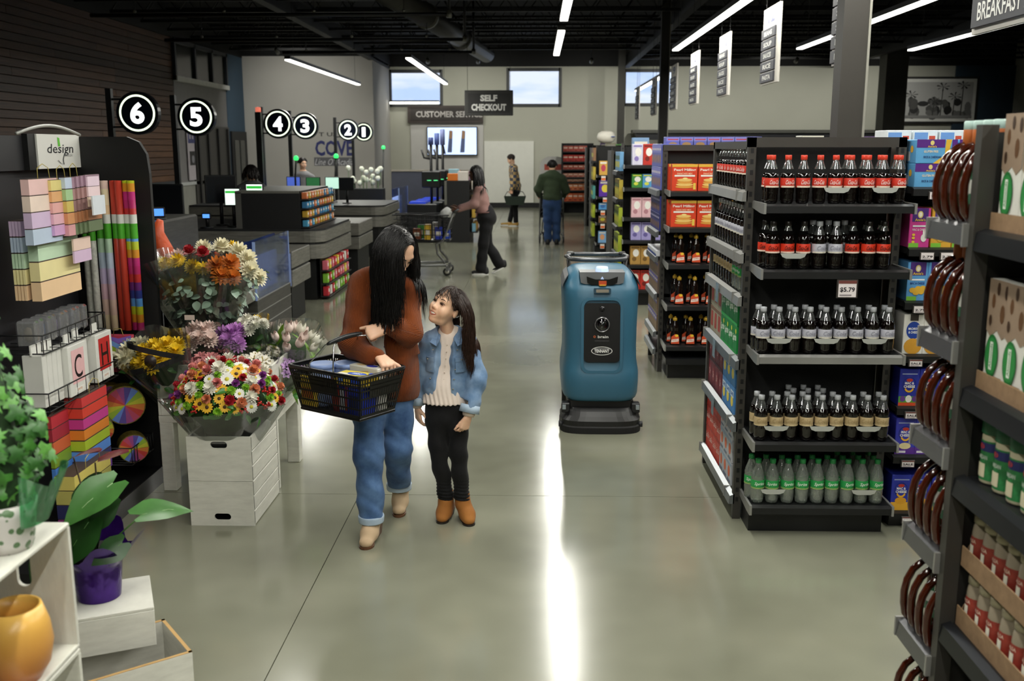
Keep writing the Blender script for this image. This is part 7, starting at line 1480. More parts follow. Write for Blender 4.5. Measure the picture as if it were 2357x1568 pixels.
# man in the checked shirt
m, t_, p_ = _new('checked_flannel'); tcn = t_.nodes.new('ShaderNodeTexCoord'); ck = t_.nodes.new('ShaderNodeTexChecker'); ck.inputs['Scale'].default_value = 13; ck.inputs['Color1'].default_value = lin('b79a68') + (1,); ck.inputs['Color2'].default_value = lin('3a4456') + (1,); t_.links.new(tcn.outputs['Object'], ck.inputs[0]); t_.links.new(ck.outputs[0], p_.inputs['Base Color']); p_.inputs['Roughness'].default_value = .9; CHECK = m
b = (-.60, 25.9, 0)
p = figure(b, 'man in a checked shirt holding a basket near the white door', dict(neck=(-.02, 0, 1.5), pelvis=(.04, 0, .98), sl=(.0, -.19, 1.43), el=(.02, -.22, 1.15), wl=(-.03, -.22, .92), sr=(.0, .19, 1.43), er=(.05, .22, 1.15), wr=(.03, .22, .92), hl=(.04, -.09, .95), kl=(.05, -.1, .52), al=(.07, -.1, .08), hr=(.02, .09, .95), kr=(.0, .1, .52), ar=(-.10, .1, .08), side=(-1, 0, 0), curl=((70, 60, 40),) * 4),
    [('shirt', CHECK, [((.0, 0, 1.45), (.06, 0, .98), .14, .17, (1, 0, 0), .85), ((.02, -.17, 1.42), (.03, -.22, 1.15), .075, .068), ((.03, -.22, 1.15), (-.02, -.22, .96), .066, .055), ((.02, .17, 1.42), (.05, .22, 1.15), .075, .066), ((.05, .22, 1.15), (.03, .22, .96), .062, .05)], [((0, 0, .75), (.5, .5, .12))], .008),
     ('trousers', BKC, [((.04, 0, 1.0), (.04, 0, .9), .13, .145), ((.04, -.08, .9), (.05, -.1, .52), .09, .075), ((.05, -.1, .52), (.07, -.1, .13), .072, .062), ((.03, .08, .9), (.0, .1, .52), .09, .075), ((.0, .1, .52), (-.09, .1, .13), .072, .062)], [((0, 0, -.0), (.5, .5, .08))], .006)],
    ((-.06, 0, 1.70), (-.9, -.1, -.42), 1.0), SKIN, hairmat('2b1f18', .5))
YB1 = M('a3803a', .7)
shoe(p, b, (.10, -.1, 0), (-.10, -.1, 0), YB1, WS); shoe(p, b, (-.07, .1, 0), (-.30, .1, 0), YB1, WS)
t = empty('shopping_basket', (-.55, 25.68, .55), 0, 'dark green hand basket held by the man in the checked shirt', 'basket', 'hand baskets'); rb_ = [[(sx * w_, sy * d_, z) for sx, sy in ((-1, -1), (1, -1), (1, 1), (-1, 1))] for w_, d_, z in ((.22, .11, 0), (.28, .15, .22), (.27, .14, .22), (.21, .1, .02))]; MB().ring(rb_, smooth=False).build('basket_body', M('26332a', .5), t); MB().tube([(-.27, 0, .21), (-.2, 0, .33), (0, 0, .36), (.2, 0, .33), (.27, 0, .21)], .009, 6).build('handle', BLACK, t)
# man in green, seen from behind, with a trolley
b = (.32, 20.85, 0)
p = figure(b, 'man in a green sweatshirt and jeans seen from behind', dict(neck=(0, 0, 1.46), pelvis=(0, 0, .95), sl=(-.2, 0, 1.38), el=(-.29, .08, 1.13), wl=(-.25, .3, 1.0), sr=(.2, 0, 1.38), er=(.29, .08, 1.13), wr=(.25, .3, 1.0), hl=(-.1, 0, .92), kl=(-.09, .03, .5), al=(-.08, 0, .08), hr=(.1, 0, .92), kr=(.1, .02, .5), ar=(.10, .02, .08), side=(0, 0, 1), curl=((60, 60, 40),) * 4),
    [('sweatshirt', clothmat('2f3c2a', '414e3a', .9, .2, name='green_fleece'), [((0, 0, 1.38), (0, 0, .98), .17, .19, (0, 1, 0), .75), ((-.1, 0, 1.41), (.1, 0, 1.41), .09, .09), ((-.2, 0, 1.37), (-.29, .07, 1.13), .09, .085), ((-.29, .07, 1.13), (-.25, .28, 1.01), .08, .06), ((.2, 0, 1.37), (.29, .07, 1.13), .09, .085), ((.29, .07, 1.13), (.25, .28, 1.01), .08, .06)], [((0, 0, .75), (.5, .5, .12))], .008),
     ('jeans', clothmat('22365c', '36527f', .85, .3, name='dark_denim'), [((0, 0, .98), (0, 0, .88), .15, .17, (0, 1, 0), .85), ((-.1, 0, .88), (-.09, .02, .5), .1, .085), ((-.09, .02, .5), (-.08, 0, .1), .085, .08), ((.1, 0, .88), (.1, .02, .5), .1, .085), ((.1, .02, .5), (.1, .02, .1), .085, .08)], [((0, 0, -.05), (.5, .5, .1))], .007)],
    ((0, .04, 1.62), (.05, 1, -.1), 1.0), SKIN, hairmat('14100e', .5))
shoe(p, b, (-.08, -.06, 0), (-.1, .16, 0), M('141414', .6), DARK); shoe(p, b, (.1, -.04, 0), (.12, .18, 0), M('141414', .6), DARK)
# two cashiers behind the lanes
GREYP = clothmat('55565a', '6b6c70', .9, .2, name='grey_polo')
for b, lab, hd, hl, fx in (((-4.35, 15.3, 0), 'cashier in grey with shoulder length hair, turned away', ((0, 0, 1.62), (.5, .8, -.25), .95), .2, 1), ((-5.0, 21.5, 0), 'cashier in a pale grey polo shirt behind the second counter', ((0, 0, 1.66), (.6, -.75, -.1), .98), 0, -1)):
    figure(b, lab, dict(neck=(0, 0, 1.46), pelvis=(0, 0, .95), sl=(-.18, 0, 1.38), el=(-.27, .02 * fx, 1.13), wl=(-.25, .2 * fx - .05, .98), sr=(.18, 0, 1.38), er=(.26, .03 * fx, 1.13), wr=(.24, .2 * fx, .97), hl=(-.1, 0, .92), kl=(-.1, 0, .5), al=(-.1, 0, .08), hr=(.1, 0, .92), kr=(.1, 0, .5), ar=(.1, 0, .08), side=(0, 0, 1)),
        [('shirt', GREYP if hl else clothmat('77777a', '8f8f92', .9, .2, name='pale_polo'), [((0, 0, 1.38), (0, 0, .98), .15, .16, (0, 1, 0), .75), ((-.17, 0, 1.37), (-.23, .01, 1.22), .075, .07), ((.17, 0, 1.37), (.23, .01, 1.22), .075, .07), ((-.1, 0, 1.41), (.1, 0, 1.41), .07, .07)], [((0, 0, .75), (.5, .5, .12))], .006), ('trousers', BKC, [((0, 0, .98), (0, 0, .88), .14, .16, (0, 1, 0), .85), ((-.1, 0, .88), (-.1, 0, .03), .09, .07), ((.1, 0, .88), (.1, 0, .03), .09, .07)], [], 0)],
        hd, SKIN, hairmat('1a1210', .45), hairlen=hl, extra=(((0, 0, 1.2), (.2, .14, .22)),))
# ================================================================ crates, plants and flowers
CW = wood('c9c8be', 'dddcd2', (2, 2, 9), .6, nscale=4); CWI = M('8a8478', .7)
def slot_panel(w, h, th, hx, hz, hw=.045, hh=.019):
    """panel in xz with a rounded hand hole, built from a ring of quads"""
    m = MB(); O = rrect(-w / 2, 0, w / 2, h, .0005, 5); I_ = rrect(hx - hw, hz - hh, hx + hw, hz + hh, hh * .98, 5); n = len(O)
    V = [(x, 0, z) for x, z in O] + [(x, 0, z) for x, z in I_] + [(x, th, z) for x, z in I_] + [(x, th, z) for x, z in O]
    F = [(a * n + i, a * n + (i + 1) % n, ((a + 1) % 4) * n + (i + 1) % n, ((a + 1) % 4) * n + i) for a in range(4) for i in range(n)]
    return m.add(V, F)
def crate(x0, x1, y0, y1, z0, h, lab, hole, open_top=True):
    t = empty('wooden_crate', ((x0 + x1) / 2, (y0 + y1) / 2, z0), 0, lab, 'crate', 'white wooden crates'); a, c = (x1 - x0) / 2, (y1 - y0) / 2
    for y, r_ in ((-c, 0), (c - .012, 0)): o = slot_panel(2 * a, h, .012, 0, hole).build('end_panel', CW, t, (0, y, 0))
    for s_ in (-1, 1):
        for k in range(3): z = h * k / 3; MB().rb(s_ * a - (.012 if s_ > 0 else 0), -c + .002, z + .004, s_ * a + (0 if s_ > 0 else .012), c - .002, z + h / 3 - .002, .002).build('slat', CW, t)
    for k in range(5): w_ = 2 * a / 5; MB().b(-a + w_ * k + .006, -c + .01, .0, -a + w_ * (k + 1) - .006, c - .01, .01).build('floor_slat', CW, t)
    MB().b(-a + .013, -c + .013, .011, a - .013, c - .013, .014).build('liner', M('0d0d0d', .8), t)
crate(-1.85, -1.505, 5.03, 5.56, .0, .249, 'lower white crate under the mixed bouquet', .05); crate(-1.85, -1.505, 5.03, 5.56, .251, .245, 'upper white crate under the mixed bouquet', .2)
o = MB().lathe([(0, 0), (.13, 0), (.15, .2), (.155, .27), (.148, .27), (.14, .02), (0, .02)], 20, cap=False).build('flower_bucket', M('101011', .5), None, (-1.675, 5.27, .27)); tag(o, 'black bucket inside the upper white crate', 'bucket', 'black flower buckets')
# white flower table
t = empty('flower_table', (-1.86, 5.95, 0), 0, 'white slatted flower table behind the stacked crates', 'table')
for x, y in ((-.3, -.34), (.3, -.34), (-.3, .22), (.3, .22)): MB().rb(x - .04, y - .04, 0, x + .04, y + .04, .42, .004).build('leg', CW, t)
MB().b(-.34, -.38, .42, .34, .26, .46).build('deck', CW, t)
for k in range(3):
    z = .462 + .102 * k
    for x in (-.34, .326): MB().rb(x, -.38, z, x + .014, .26, z + .098, .002).build('side_slat', CW, t)
    for y in (-.38, .246): MB().rb(-.325, y, z, .325, y + .014, z + .098, .002).build('end_slat', CW, t)
for k, (y, z, h_) in enumerate(((5.78, .60, .12), (6.02, .665, .11))):
    o = MB().b(0, -.06, 0, .003, .06, h_).build('flower_card', M('ded8c8', .6), None, (-1.517, y, z)); tag(o, 'small printed flower card on the side of the flower table, %s' % ('near crate', 'far end')[k], 'card', 'flower cards'); p = Print()
    for i in range(10): p.disc(random.uniform(-.05, .05), random.uniform(.01, .06), .009, .009, random.choice(['d8a04a', 'c87a4a', '9ab0c8', 'e0c06a']), 8)
    p.build('print', o, (.003, 0, 0), PI / 2)
# ---- flower heads, built once and shared
def petal(m, L, w_, up, az, z0=0, mi=0, curl=.3, r0=.2):
    ca, sa = math.cos(az), math.sin(az); V = []
    for i in range(4):
        q = i / 3; r_ = L * (r0 + (1 - r0) * q); hw = w_ * math.sin(PI * (.18 + .74 * q)); z = z0 + up * q * L - curl * L * q * q
        for s_ in (-1, 0, 1): x, y = r_, s_ * hw; V.append((x * ca - y * sa, x * sa + y * ca, z + (.12 * w_ if s_ else 0)))
    m.add(V, [(i * 3 + j, i * 3 + j + 1, i * 3 + j + 4, i * 3 + j + 3) for i in range(3) for j in range(2)], mi, True)
def fl_daisy(pc, cc, n=13, r_=.03):
    m = MB(); [petal(m, r_, r_ * .22, .15, 2 * PI * i / n, curl=.1) for i in range(n)]; m.lathe([(r_ * .3, -.002), (r_ * .3, r_ * .12), (r_ * .15, r_ * .22), (0, r_ * .24)], 8, mi=1, cap=False); return m.mesh('daisy', [M(pc, .6, var=.12), M(cc, .7)])
def fl_mum(pc, r_=.045, lay=5, hue2=None):
    m = MB()
    for k in range(lay):
        n = 14 - 2 * k; q = k / (lay - 1)
        for i in range(n): petal(m, r_ * (1 - .55 * q), r_ * .17, .25 + 1.1 * q, 2 * PI * (i + .5 * (k % 2)) / n, z0=r_ * .35 * q, mi=0, curl=.2 - .3 * q)
    m.lathe([(r_ * .5, -r_ * .3), (r_ * .45, r_ * .3), (0, r_ * .5)], 8, mi=0, cap=False); return m.mesh('chrysanthemum', [M(pc, .65, var=.15, vs=40)])
def fl_carn(pc, r_=.028):
    m = MB(); rs = random.Random(4)
    for k in range(4):
        for i in range(8): petal(m, r_ * (1 - .2 * k), r_ * .38, .5 + .5 * k, 2 * PI * (i + .37 * k) / 8 + rs.uniform(-.2, .2), z0=.2 * k * r_, curl=.1)
    return m.mesh('carnation', [M(pc, .6, var=.15, vs=60)])
def fl_lily(pc, c2, r_=.035):
    m = MB(); [petal(m, r_, r_ * .3, .9, 2 * PI * i / 6, curl=.55, mi=0) for i in range(6)]; [petal(m, r_ * .6, r_ * .1, 1.2, 2 * PI * (i + .5) / 3, curl=.3, mi=1) for i in range(3)]; return m.mesh('alstroemeria', [M(pc, .55, var=.1), M(c2, .6)])
def fl_tulip(pc, r_=.022): return MB().grid(lambda u, v: (r_ * (math.sin(PI * (.04 + .74 * v)) + .10 * v * math.cos(6 * PI * u)) * math.cos(2 * PI * u), r_ * (math.sin(PI * (.04 + .74 * v)) + .10 * v * math.cos(6 * PI * u)) * math.sin(2 * PI * u), .062 * v * (1 + .16 * v * math.cos(6 * PI * u))), 24, 7, closeu=True).mesh('tulip', [M(pc, .5, var=.1)])
def fl_berry(pc):
    m = MB(); rs = random.Random(2)
    for i in range(9): q = rs.uniform(0, 6.28); rr = rs.uniform(0, .02); m.lathe([(0, -.006), (.005, -.003), (.006, .001), (.004, .005), (0, .006)], 6, (rr * math.cos(q), rr * math.sin(q), rs.uniform(0, .018)), cap=False)
    return m.mesh('berry_cluster', [M(pc, .3)])
def leafmesh(name, c1, L=.1, w_=.04, fold=.2, droop=.3, heart=False, c2=None):
    m = MB(); n = 7
    V = []
    for i in range(n):
        q = i / (n - 1); hw = w_ * (math.sin(PI * q ** (.55 if heart else .8)) ** .9 if 0 < q < 1 else .0)
        if heart and q < .2: hw = w_ * (.75 + q * 1.2) if i else w_ * .55
        back = -.18 * L if (heart and i == 0) else 0
        for s_ in (-1, -.5, 0, .5, 1): V.append((s_ * hw, q * L + (back if s_ else 0), -droop * L * q * q + fold * hw * abs(s_)))
    m.add(V, [(i * 5 + j, i * 5 + j + 1, i * 5 + j + 6, i * 5 + j + 5) for i in range(n - 1) for j in range(4)], 0, True)
    if heart: m.tube([(0, 0, .001), (0, L * .5, -droop * L * .25 + .0015), (0, L * .98, -droop * L * .96 + .001)], [.0016, .0012, .0004], 4, mi=1)
    return m.mesh(name, [M(c1, .35, var=.2, vs=12), M(c2 or c1, .45)])
def place(me, name, parent, p, d, s_=1, spin=0):
    o = obj(name, me, parent, p); o.rotation_mode = 'QUATERNION'; o.rotation_quaternion = Vector(d).to_track_quat('Z', 'Y') @ Matrix.Rotation(spin, 4, 'Z').to_quaternion(); o.scale = (s_,) * 3; return o
ME = dict(dy=fl_daisy('e8b62a', '4a2f14'), dw=fl_daisy('e9e8e0', 'c9c23a', 16), mumw=fl_mum('e9e6d8', .04), mumy=fl_mum('e6c21c', .05), mumo=fl_mum('c86f1f', .055), mumc=fl_mum('e6dfc0', .06), mumg=fl_mum('86b82c', .022, 4), pk=fl_carn('dd8a86'), rd=fl_carn('b3222f', .024), pe=fl_carn('dd8f66'), pu=fl_carn('8f3f92', .022), al=fl_lily('e9e4d6', '9c8a3a'), ap=fl_lily('c07a78', '8a3a4a'), av=fl_lily('a884b4', '6a4a7a', .03), tu=fl_tulip('ecd8cf'), tw=fl_tulip('e8e6d6'), by=fl_berry('b8261c'), mp=fl_mum('b67ac0', .06), mpk=fl_mum('e6cdc4', .055))
LF = leafmesh('leaf', '3a7a26', .06, .014, .3, .4); LE = leafmesh('eucalyptus_leaf', '8fa894', .035, .014, .1, .2); LT = leafmesh('tulip_leaf', '7fae3a', .13, .014, .5, .3); STEM = M('3f6a2c', .6); CELL = film('eef2ee', .10, .10, .015)
CELLB = film('e9edea', .16, .12, .04)
def cone(parent, c, r0, r1, z0, z1, name='cellophane', waves=9, amp=.025, ax=(0, 0, 1), mat=None):
    R_ = Vector(ax).to_track_quat('Z', 'Y').to_matrix(); c = Vector(c)
    def fn(u, v): q = 2 * PI * u; r_ = (r0 + (r1 - r0) * v ** .8) * (1 + amp * 3 * v * math.sin(waves * q) + .05 * v * math.sin(3 * q + 1)); return tuple(c + R_ @ Vector((r_ * math.cos(q), r_ * math.sin(q), z0 + (z1 - z0) * v + .02 * v * math.sin(waves * .5 * q))))
    return MB().grid(fn, 54, 7, closeu=True).build(name, mat or CELL, parent)
rs = random.Random(12)
# big mixed bouquet in front
bq = empty('bouquet', (-1.685, 5.24, .52), 0, 'big mixed bouquet of daisies, carnations and berries on the white crates', 'bouquet')
kinds = ['dy', 'dw', 'dw', 'mumw', 'mumw', 'mumg', 'mumg', 'mumg', 'mumg', 'pk', 'pk', 'pe', 'rd', 'rd', 'by', 'by', 'by', 'pu', 'dw']
pts = []; tries = 0
while len(pts) < 128 and tries < 9000:
    tries += 1; th, ph = rs.uniform(0, 2 * PI), math.acos(rs.uniform(.12, 1)); d = Vector((math.sin(ph) * math.cos(th), math.sin(ph) * math.sin(th), math.cos(ph)))
    q = Vector((d.x * .285, d.y * .26, d.z * .24 + .09))
    if d.y < .55 and all((q - o_).length > .041 for o_, _ in pts): pts.append((q, d))
for i, (q, d) in enumerate(pts):
    k = 'dy' if (abs(q.x - .02) < .13 and q.z < .235 and q.y < -.05 and i % 2) else rs.choice(kinds); nm = {'by': 'berry_cluster', 'dy': 'daisy', 'dw': 'daisy'}.get(k, 'carnation' if k in ('pk', 'rd', 'pe', 'pu') else 'chrysanthemum'); place(ME[k], nm, bq, q, d + Vector((0, -.25, .15)), rs.uniform(.95, 1.3), rs.uniform(0, 6))
for i in range(170):
    th, ph = rs.uniform(0, 2 * PI), math.acos(rs.uniform(-.05, 1)); d = Vector((math.sin(ph) * math.cos(th), math.sin(ph) * math.sin(th), math.cos(ph))); q = Vector((d.x * .28, d.y * .255, d.z * .235 + .085)); place(LF, 'leaf', bq, q, (d + Vector((rs.uniform(-.7, .7), rs.uniform(-.7, .7), .3))), rs.uniform(.7, 1.3), rs.uniform(0, 6))
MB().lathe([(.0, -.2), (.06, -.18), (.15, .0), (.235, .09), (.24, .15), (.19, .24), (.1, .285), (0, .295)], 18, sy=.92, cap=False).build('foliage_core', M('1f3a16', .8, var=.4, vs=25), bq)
cone(bq, (0, 0, 0), .1, .325, -.18, .13, waves=7, mat=CELLB)
def bunch(loc, lab, heads, n, rad, h_, leaf=None, wrap=True, tilt=(0, 0, 1), core='26401c', hs=1.0, wr=None, nl=16, cz=.25, seed=1):
    t = empty('bouquet', loc, 0, lab, 'bouquet', 'wrapped bouquets on the flower table'); r2 = random.Random(seed); R_ = Vector(tilt).to_track_quat('Z', 'Y').to_matrix()
    for i in range(n):
        a, rr = 2.4 * i, rad * math.sqrt((i + .5) / n); q = R_ @ Vector((rr * math.cos(a), rr * math.sin(a), h_ + rad * .55 * (1 - (rr / rad) ** 2) + r2.uniform(-.015, .015))); d = q - R_ @ Vector((0, 0, h_ - rad * 1.2)); k = r2.choice(heads)
        nm = {'al': 'alstroemeria', 'ap': 'alstroemeria', 'av': 'alstroemeria', 'tu': 'tulip', 'tw': 'tulip', 'dy': 'daisy', 'dw': 'daisy'}.get(k, 'chrysanthemum'); o_ = place(ME[k], nm, t, q, d + Vector((0, -.03, .03)), hs * r2.uniform(.9, 1.2), r2.uniform(0, 6))
    for i in range(nl):
        a, rr = r2.uniform(0, 6.28), rad * r2.uniform(.4, 1.05); q = R_ @ Vector((rr * math.cos(a), rr * math.sin(a), h_ * r2.uniform(.55, 1.0))); place(leaf or LF, 'leaf', t, q, Vector((math.cos(a), math.sin(a), r2.uniform(.2, 1.2))), r2.uniform(.8, 1.4), r2.uniform(0, 6))
    m = MB(); m.X = R_.to_4x4(); m.lathe([(.02, 0), (.03, h_ * .3), (rad * .75, h_ * .85), (rad * .6, h_ + .01), (0, h_ + .03)], 12, cap=False); m.build('stems', M(core, .75, var=.4, vs=30), t)
    if wrap: cone(t, (0, 0, 0), .03, (wr or rad * 1.25), .0, h_ + rad * .7, waves=6, ax=tilt)
    return t
TZ = .462
bunch((-1.70, 5.80, TZ), 'white alstroemeria bouquet in front of the tulips', ['al'], 26, .13, .27, tilt=(.1, -.45, 1), seed=2); bunch((-1.93, 5.76, TZ), 'dusty pink alstroemeria bouquet in clear wrap', ['ap'], 22, .12, .28, tilt=(-.05, -.35, 1), seed=3)
bunch((-1.60, 5.88, TZ), 'lilac alstroemeria bouquet at the table corner', ['av'], 16, .10, .24, tilt=(.5, -.25, 1), seed=4); bunch((-1.62, 6.1, TZ), 'white and blush tulips in clear wrap', ['tu', 'tw'], 14, .13, .36, LT, tilt=(.35, -.25, 1), hs=1.15, nl=40, seed=5, wr=.2)
bunch((-1.86, 6.0, TZ), 'purple chrysanthemum bunch behind the pink flowers', ['mp'], 6, .07, .40, tilt=(0, -.3, 1), seed=6); bunch((-1.80, 6.12, TZ), 'white and yellow chrysanthemum bunch beside the purple one', ['mumw', 'mumy'], 8, .08, .45, tilt=(.1, -.2, 1), seed=7)
t = bunch((-2.10, 5.72, TZ), 'yellow chrysanthemum bouquet tied with a black ribbon', ['mumy'], 13, .13, .38, tilt=(-.2, -.45, 1), seed=8, wr=.21)
for k, z in enumerate((.30, .37)): MB().grid(lambda u, v: (.175 * math.cos(2 * PI * u) - .07, .16 * math.sin(2 * PI * u) - .15, z + .032 * v + .05 * math.cos(2 * PI * u + k * 2.5)), 30, 2, closeu=True).build('ribbon', M('17181c', .35), t)
MB().cyl((-.06, -.312, .36), (-.06, -.318, .36), .035, n=18).build('ribbon_seal', M('2a2320', .4), t)
bunch((-2.22, 5.78, TZ), 'cream chrysanthemum bouquet beside the yellow one', ['mumc'], 8, .09, .38, tilt=(-.45, -.35, 1), seed=9); bunch((-2.02, 5.98, TZ), 'blush chrysanthemum bunch under the eucalyptus', ['mpk'], 8, .09, .42, tilt=(.0, -.3, 1), seed=10)
# tall eucalyptus bouquet in a black bucket on a stand
t = empty('bouquet', (-2.06, 6.12, .75), 0, 'tall eucalyptus bouquet topped with orange and cream chrysanthemums', 'bouquet', 'wrapped bouquets on the flower table'); r2 = random.Random(21)
MB().lathe([(0, -.28), (.12, -.28), (.15, .02), (.14, .02), (0, .0)], 18, cap=False).build('bucket', M('101011', .5), t)
for i in range(280):
    q = r2.random(); a = r2.uniform(0, 6.28); rr = (.13 + .20 * q) * r2.uniform(.9, 1.2); z = .12 + .36 * q; place(LE, 'leaf', t, (rr * math.cos(a), rr * math.sin(a) * .8, z), Vector((math.cos(a), math.sin(a), r2.uniform(.3, 1.6))), r2.uniform(1.1, 1.9), r2.uniform(0, 6))
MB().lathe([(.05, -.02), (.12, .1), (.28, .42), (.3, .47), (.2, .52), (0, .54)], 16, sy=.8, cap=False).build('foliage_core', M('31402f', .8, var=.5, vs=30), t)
for x, y, z, k, sc_ in ((-.2, -.1, .54, 'mumy', 1), (-.12, -.12, .56, 'mumy', 1.1), (-.02, -.16, .53, 'mumy', 1.1), (.05, -.17, .52, 'mumy', 1), (.13, -.18, .54, 'mumo', 1.25), (.2, -.15, .55, 'mumo', 1.25), (.16, -.2, .48, 'mumo', 1.2), (.22, -.18, .47, 'mumo', 1.1), (.0, .0, .62, 'mumc', 1.1), (.1, .02, .63, 'mumc', 1.1), (.2, .02, .60, 'mumc', 1.2), (.27, -.04, .56, 'mumc', 1.2), (.3, -.1, .5, 'mumc', 1.15), (.33, -.04, .45, 'mumc', 1.1), (-.08, -.02, .6, 'rd', 1.8), (.02, -.08, .6, 'rd', 1.8), (-.25, -.02, .53, 'mumc', 1), (-.3, -.08, .47, 'mpk', 1), (.15, .08, .63, 'mumy', .9), (-.15, -.02, .58, 'mpk', 1)): place(ME[k], 'chrysanthemum', t, (x, y, z), (x, y - .1, .35), sc_, r2.uniform(0, 6))
for k, x in enumerate((-.2, -.02, .17)): cone(t, (x * .4, -.03, 0), .05, .2, .08, .62 - .03 * k, waves=5, ax=(x * .9, -.15, 1))
MB().b(-.03, -.33, .24, .03, -.328, .27).build('price_sticker', M('c9b9b0', .5), t)
# ---------------------------------------------------------------- lower left: shelf crates, ivy, anthurium
t = empty('shelf_crate', (-1.33, 2.2, .705), 0, 'white crate standing on its side as a plant shelf', 'crate', 'white wooden crates'); D_ = .26
MB().rb(-.12, -.32, .335, .13, .2, .347, .003).build('top_board', CW, t); MB().rb(-.12, -.32, 0, .13, .2, .012, .003).build('bottom_board', CW, t); o = slot_panel(.25, .323, .012, 0, 0, .0, .0) if False else None
m = slot_panel(.323, .25, .012, .05, .125, .05, .019); ep = m.build('end_panel', CW, t, (.005 - .12 + .115, .19, .012)); ep.rotation_euler = (0, -PI / 2, 0); ep.location = (.13, .188, .1735)
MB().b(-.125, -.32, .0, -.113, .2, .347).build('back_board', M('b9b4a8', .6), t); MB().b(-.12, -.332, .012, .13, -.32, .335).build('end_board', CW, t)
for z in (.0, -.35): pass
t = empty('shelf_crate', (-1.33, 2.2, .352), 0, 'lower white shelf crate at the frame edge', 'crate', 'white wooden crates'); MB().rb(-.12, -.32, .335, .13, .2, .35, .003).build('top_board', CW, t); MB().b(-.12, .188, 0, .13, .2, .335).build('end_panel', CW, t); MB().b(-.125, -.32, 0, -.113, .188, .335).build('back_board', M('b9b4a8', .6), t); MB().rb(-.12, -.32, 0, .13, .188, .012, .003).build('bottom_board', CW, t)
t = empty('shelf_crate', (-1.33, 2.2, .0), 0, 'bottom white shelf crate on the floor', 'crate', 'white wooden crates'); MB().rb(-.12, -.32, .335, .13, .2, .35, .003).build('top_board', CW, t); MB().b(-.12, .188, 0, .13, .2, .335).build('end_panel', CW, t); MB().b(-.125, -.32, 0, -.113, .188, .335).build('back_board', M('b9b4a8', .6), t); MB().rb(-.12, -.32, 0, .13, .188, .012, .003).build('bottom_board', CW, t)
# orange pot and dark plant inside the shelf
m, tt, p_ = _new('ombre_glaze'); tcn = tt.nodes.new('ShaderNodeTexCoord'); sx = tt.nodes.new('ShaderNodeSeparateXYZ'); r_ = tt.nodes.new('ShaderNodeValToRGB'); e = r_.color_ramp.elements; e[0].position = 0; e[0].color = lin('b8622a') + (1,); e[1].position = .2; e[1].color = lin('e6b85a') + (1,); tt.links.new(tcn.outputs['Object'], sx.inputs[0]); tt.links.new(sx.outputs[2], r_.inputs[0]); tt.links.new(r_.outputs[0], p_.inputs['Base Color']); p_.inputs['Roughness'].default_value = .3
o = MB().lathe([(0, 0), (.05, 0), (.075, .04), (.085, .09), (.08, .14), (.065, .19), (.058, .19), (.07, .14), (.06, .02), (0, .015)], 24, cap=False).build('orange_pot', m, None, (-1.265, 2.215, .718)); tag(o, 'orange ombre ceramic pot inside the shelf crate', 'pot')
t = empty('dark_plant', (-1.24, 1.93, .718), 0, 'dark potted plant with an orange bud at the corner', 'plant'); MB().lathe([(0, 0), (.05, 0), (.062, .1), (0, .1)], 14, cap=False).build('pot', M('1a1f1a', .5), t)
for i in range(22): a = 2.4 * i; place(LF, 'leaf', t, (.04 * math.cos(a), .04 * math.sin(a), .09 + .004 * i), (math.cos(a), math.sin(a), .5), 1.2, i)
for i in range(3): place(ME['by'], 'bud', t, (.01 * i, -.02, .2), (0, 0, 1), .7, i)
# ivy
t = empty('ivy_pot', (-1.27, 2.23, 1.053), 0, 'trailing ivy in a leaf patterned white pot', 'plant'); m = M('c9c4c0', .4, var=0); pm, pt, pp = _new('leaf_print_pot'); tcn = pt.nodes.new('ShaderNodeTexCoord'); vo = pt.nodes.new('ShaderNodeTexVoronoi'); vo.inputs['Scale'].default_value = 38; rp = pt.nodes.new('ShaderNodeValToRGB'); rp.color_ramp.interpolation = 'CONSTANT'; rp.color_ramp.elements[0].color = lin('5a7a52') + (1,); rp.color_ramp.elements[1].position = .38; rp.color_ramp.elements[1].color = lin('d8d4d0') + (1,); pt.links.new(tcn.outputs['Object'], vo.inputs[0]); pt.links.new(vo.outputs[0], rp.inputs[0]); pt.links.new(rp.outputs[0], pp.inputs['Base Color']); pp.inputs['Roughness'].default_value = .35
MB().lathe([(0, 0), (.055, 0), (.062, .02), (.072, .09), (.076, .12), (.07, .12), (.06, .1), (0, .1)], 22, cap=False).build('pot', pm, t)
IVY = []
for c_, c2 in (('3f7a2c', '8fae6a'), ('2c5a22', '6f9a54'), ('5f9a44', 'a8c48a')):
    m = MB(); P = [(0, -.004), (.016, -.012), (.022, .004), (.013, .012), (.016, .026), (.005, .022), (0, .04), (-.005, .022), (-.016, .026), (-.013, .012), (-.022, .004), (-.016, -.012)]; V = [(x, y, -.25 * abs(x) - 5 * y * y) for x, y in P] + [(0, .008, .002)]; m.add(V, [(i, (i + 1) % 12, 12) for i in range(12)], 0, True); IVY.append(m.mesh('ivy_leaf', [M(c_, .4, var=.25, vs=60)]))
r2 = random.Random(31)
for i in range(290):
    q = r2.random(); a = r2.uniform(0, 6.28); rr = (.05 + .07 * math.sin(PI * min(1, q * 1.1))) * r2.uniform(.6, 1.15); z = .1 + .46 * q; x, y = rr * math.cos(a) - .03 + .02 * math.sin(6 * q), rr * math.sin(a); place(r2.choice(IVY), 'leaf', t, (x, y, z), (math.cos(a) + .2, math.sin(a) - .6, r2.uniform(.1, 1.0)), r2.uniform(.65, 1.05), r2.uniform(0, 6))
for i in range(8): a = .8 * i; MB().tube([(0, 0, .1), (.03 * math.cos(a) - .01, .03 * math.sin(a), .22), (.05 * math.cos(a) - .03, .05 * math.sin(a), .54)], .002, 4).build('stem', STEM, t)
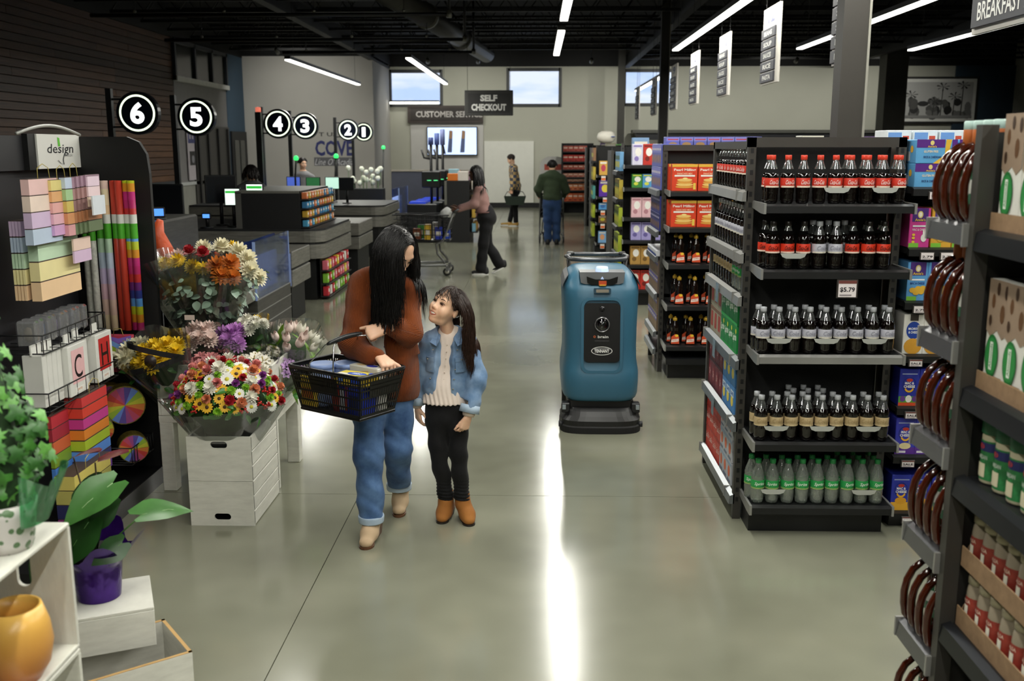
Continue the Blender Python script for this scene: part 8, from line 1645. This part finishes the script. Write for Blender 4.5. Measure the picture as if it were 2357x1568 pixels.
MB().lathe([(.05, .08), (.085, .16), (.07, .28), (.045, .48), (0, .53)], 10, (-.03, 0, 0), cap=False).build('foliage_core', M('1d3a16', .8, var=.5, vs=40), t)
def wrapfn(u, v): q = -.9 + 1.5 * u; r_ = .08 + .045 * v + .012 * math.sin(9 * q) * v; return (r_ * math.cos(q) + .02, r_ * math.sin(q), .07 + .12 * v + .018 * math.sin(5 * q) * v)
MB().grid(wrapfn, 18, 6).build('green_wrap', film('3fae6a', .12, .15, .35), t)
# white boxes and the anthurium in a purple pot
def turned_box(base, rz, w_, d_, h_, lab, open_=False):
    t = empty('planter_box', base, rz, lab, 'crate', 'white wooden crates'); a, c = w_ / 2, d_ / 2
    if not open_: MB().rb(-a, -c, h_ - .012, a, c, h_, .002).build('top_board', CW, t)
    for nm, b_ in (('front_board', (-a, -c, 0, a, -c + .012, h_ - (0 if open_ else .012))), ('back_board', (-a, c - .012, 0, a, c, h_ - (0 if open_ else .012))), ('side_board', (-a, -c + .012, 0, -a + .012, c - .012, h_ - (0 if open_ else .012))), ('side_board', (a - .012, -c + .012, 0, a, c - .012, h_ - (0 if open_ else .012)))): MB().rb(*b_, .002).build(nm, CW, t)
    if open_:
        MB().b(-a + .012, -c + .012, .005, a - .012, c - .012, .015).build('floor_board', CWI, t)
        for b_ in ((-a, -c, a, -c + .012), (-a, c - .012, a, c), (-a, -c, -a + .012, c), (a - .012, -c, a, c)): MB().b(b_[0], b_[1], h_, b_[2], b_[3], h_ + .0015).build('bare_edge', M('b9955f', .7), t)
    return t
turned_box((-1.515, 3.20, .313), math.radians(24), .34, .28, .142, 'closed white box under the purple pot'); turned_box((-1.40, 3.11, 0.0), math.radians(38), .36, .3, .31, 'open white box with bare wood edges below the purple pot', True); turned_box((-1.2, 2.78, 0), .3, .2, .2, .22, 'small white box at the bottom edge by the open one')
t = empty('anthurium', (-1.525, 3.22, .457), 0, 'anthurium with glossy heart leaves in a purple wrapped pot', 'plant')
def potf(u, v):
    q = 2 * PI * u; r_ = .072 + .02 * v + (.05 * max(0, v - .62) * 2.6) * (1 + .5 * math.sin(5 * q)); return (r_ * math.cos(q), r_ * math.sin(q), .2 * v + .035 * max(0, v - .6) * 2.5 * math.sin(5 * q + .5))
MB().grid(potf, 50, 14, closeu=True).build('foil_pot', M('3d1a72', .18, .5, var=.3, vs=14, bump=.3, bs=25), t); MB().cyl((0, 0, .0), (0, 0, .17), .07, .085, 20).build('soil', M('17120f', .9), t)
HL = leafmesh('heart_leaf', '1f4219', .19, .075, .18, .25, True, '4f7a3a'); HL2 = leafmesh('heart_leaf', '3d6a30', .2, .07, .15, .3, True, '8fae7a')
for k, (x, y, z, d, sc_, me, sp) in enumerate((((-.06), -.13, .23, (-.15, -.85, .45), 1.05, HL, 2.75), (.03, -.1, .31, (.1, -.8, .45), .95, HL, 2.6), (.10, -.05, .43, (.2, -.45, .8), 1.0, HL2, 2.2), (.17, .0, .30, (.15, -.25, .9), .95, HL2, -1.35), (.06, -.02, .36, (.3, -.7, .3), .9, HL, 2.3), (-.02, .06, .35, (-.3, -.5, .7), .9, HL, 1.2), (.12, -.06, .22, (.5, -.6, .4), .6, HL, 2.0))):
    lf = place(me, 'leaf', t, (x, y, z), d, sc_, sp); MB().tube([(0, 0, .15), (x * .5, y * .4, z * .75), (x, y, z)], .0028, 5).build('leaf_stem', STEM, t)
for k, (x, y, z) in enumerate(((-.06, .02, .50), (.0, .05, .47))):
    m = MB(); petal(m, .13, .05, .35, -.2 + .5 * k, curl=.15); m.build('spathe', M('6a2a30', .25, var=.25, vs=20), t, (x - .02, y, z)); MB().tube([(0, 0, .15), (x * .4, y, z * .6), (x, y, z)], .003, 5).build('flower_stem', M('4a3a22', .6), t)
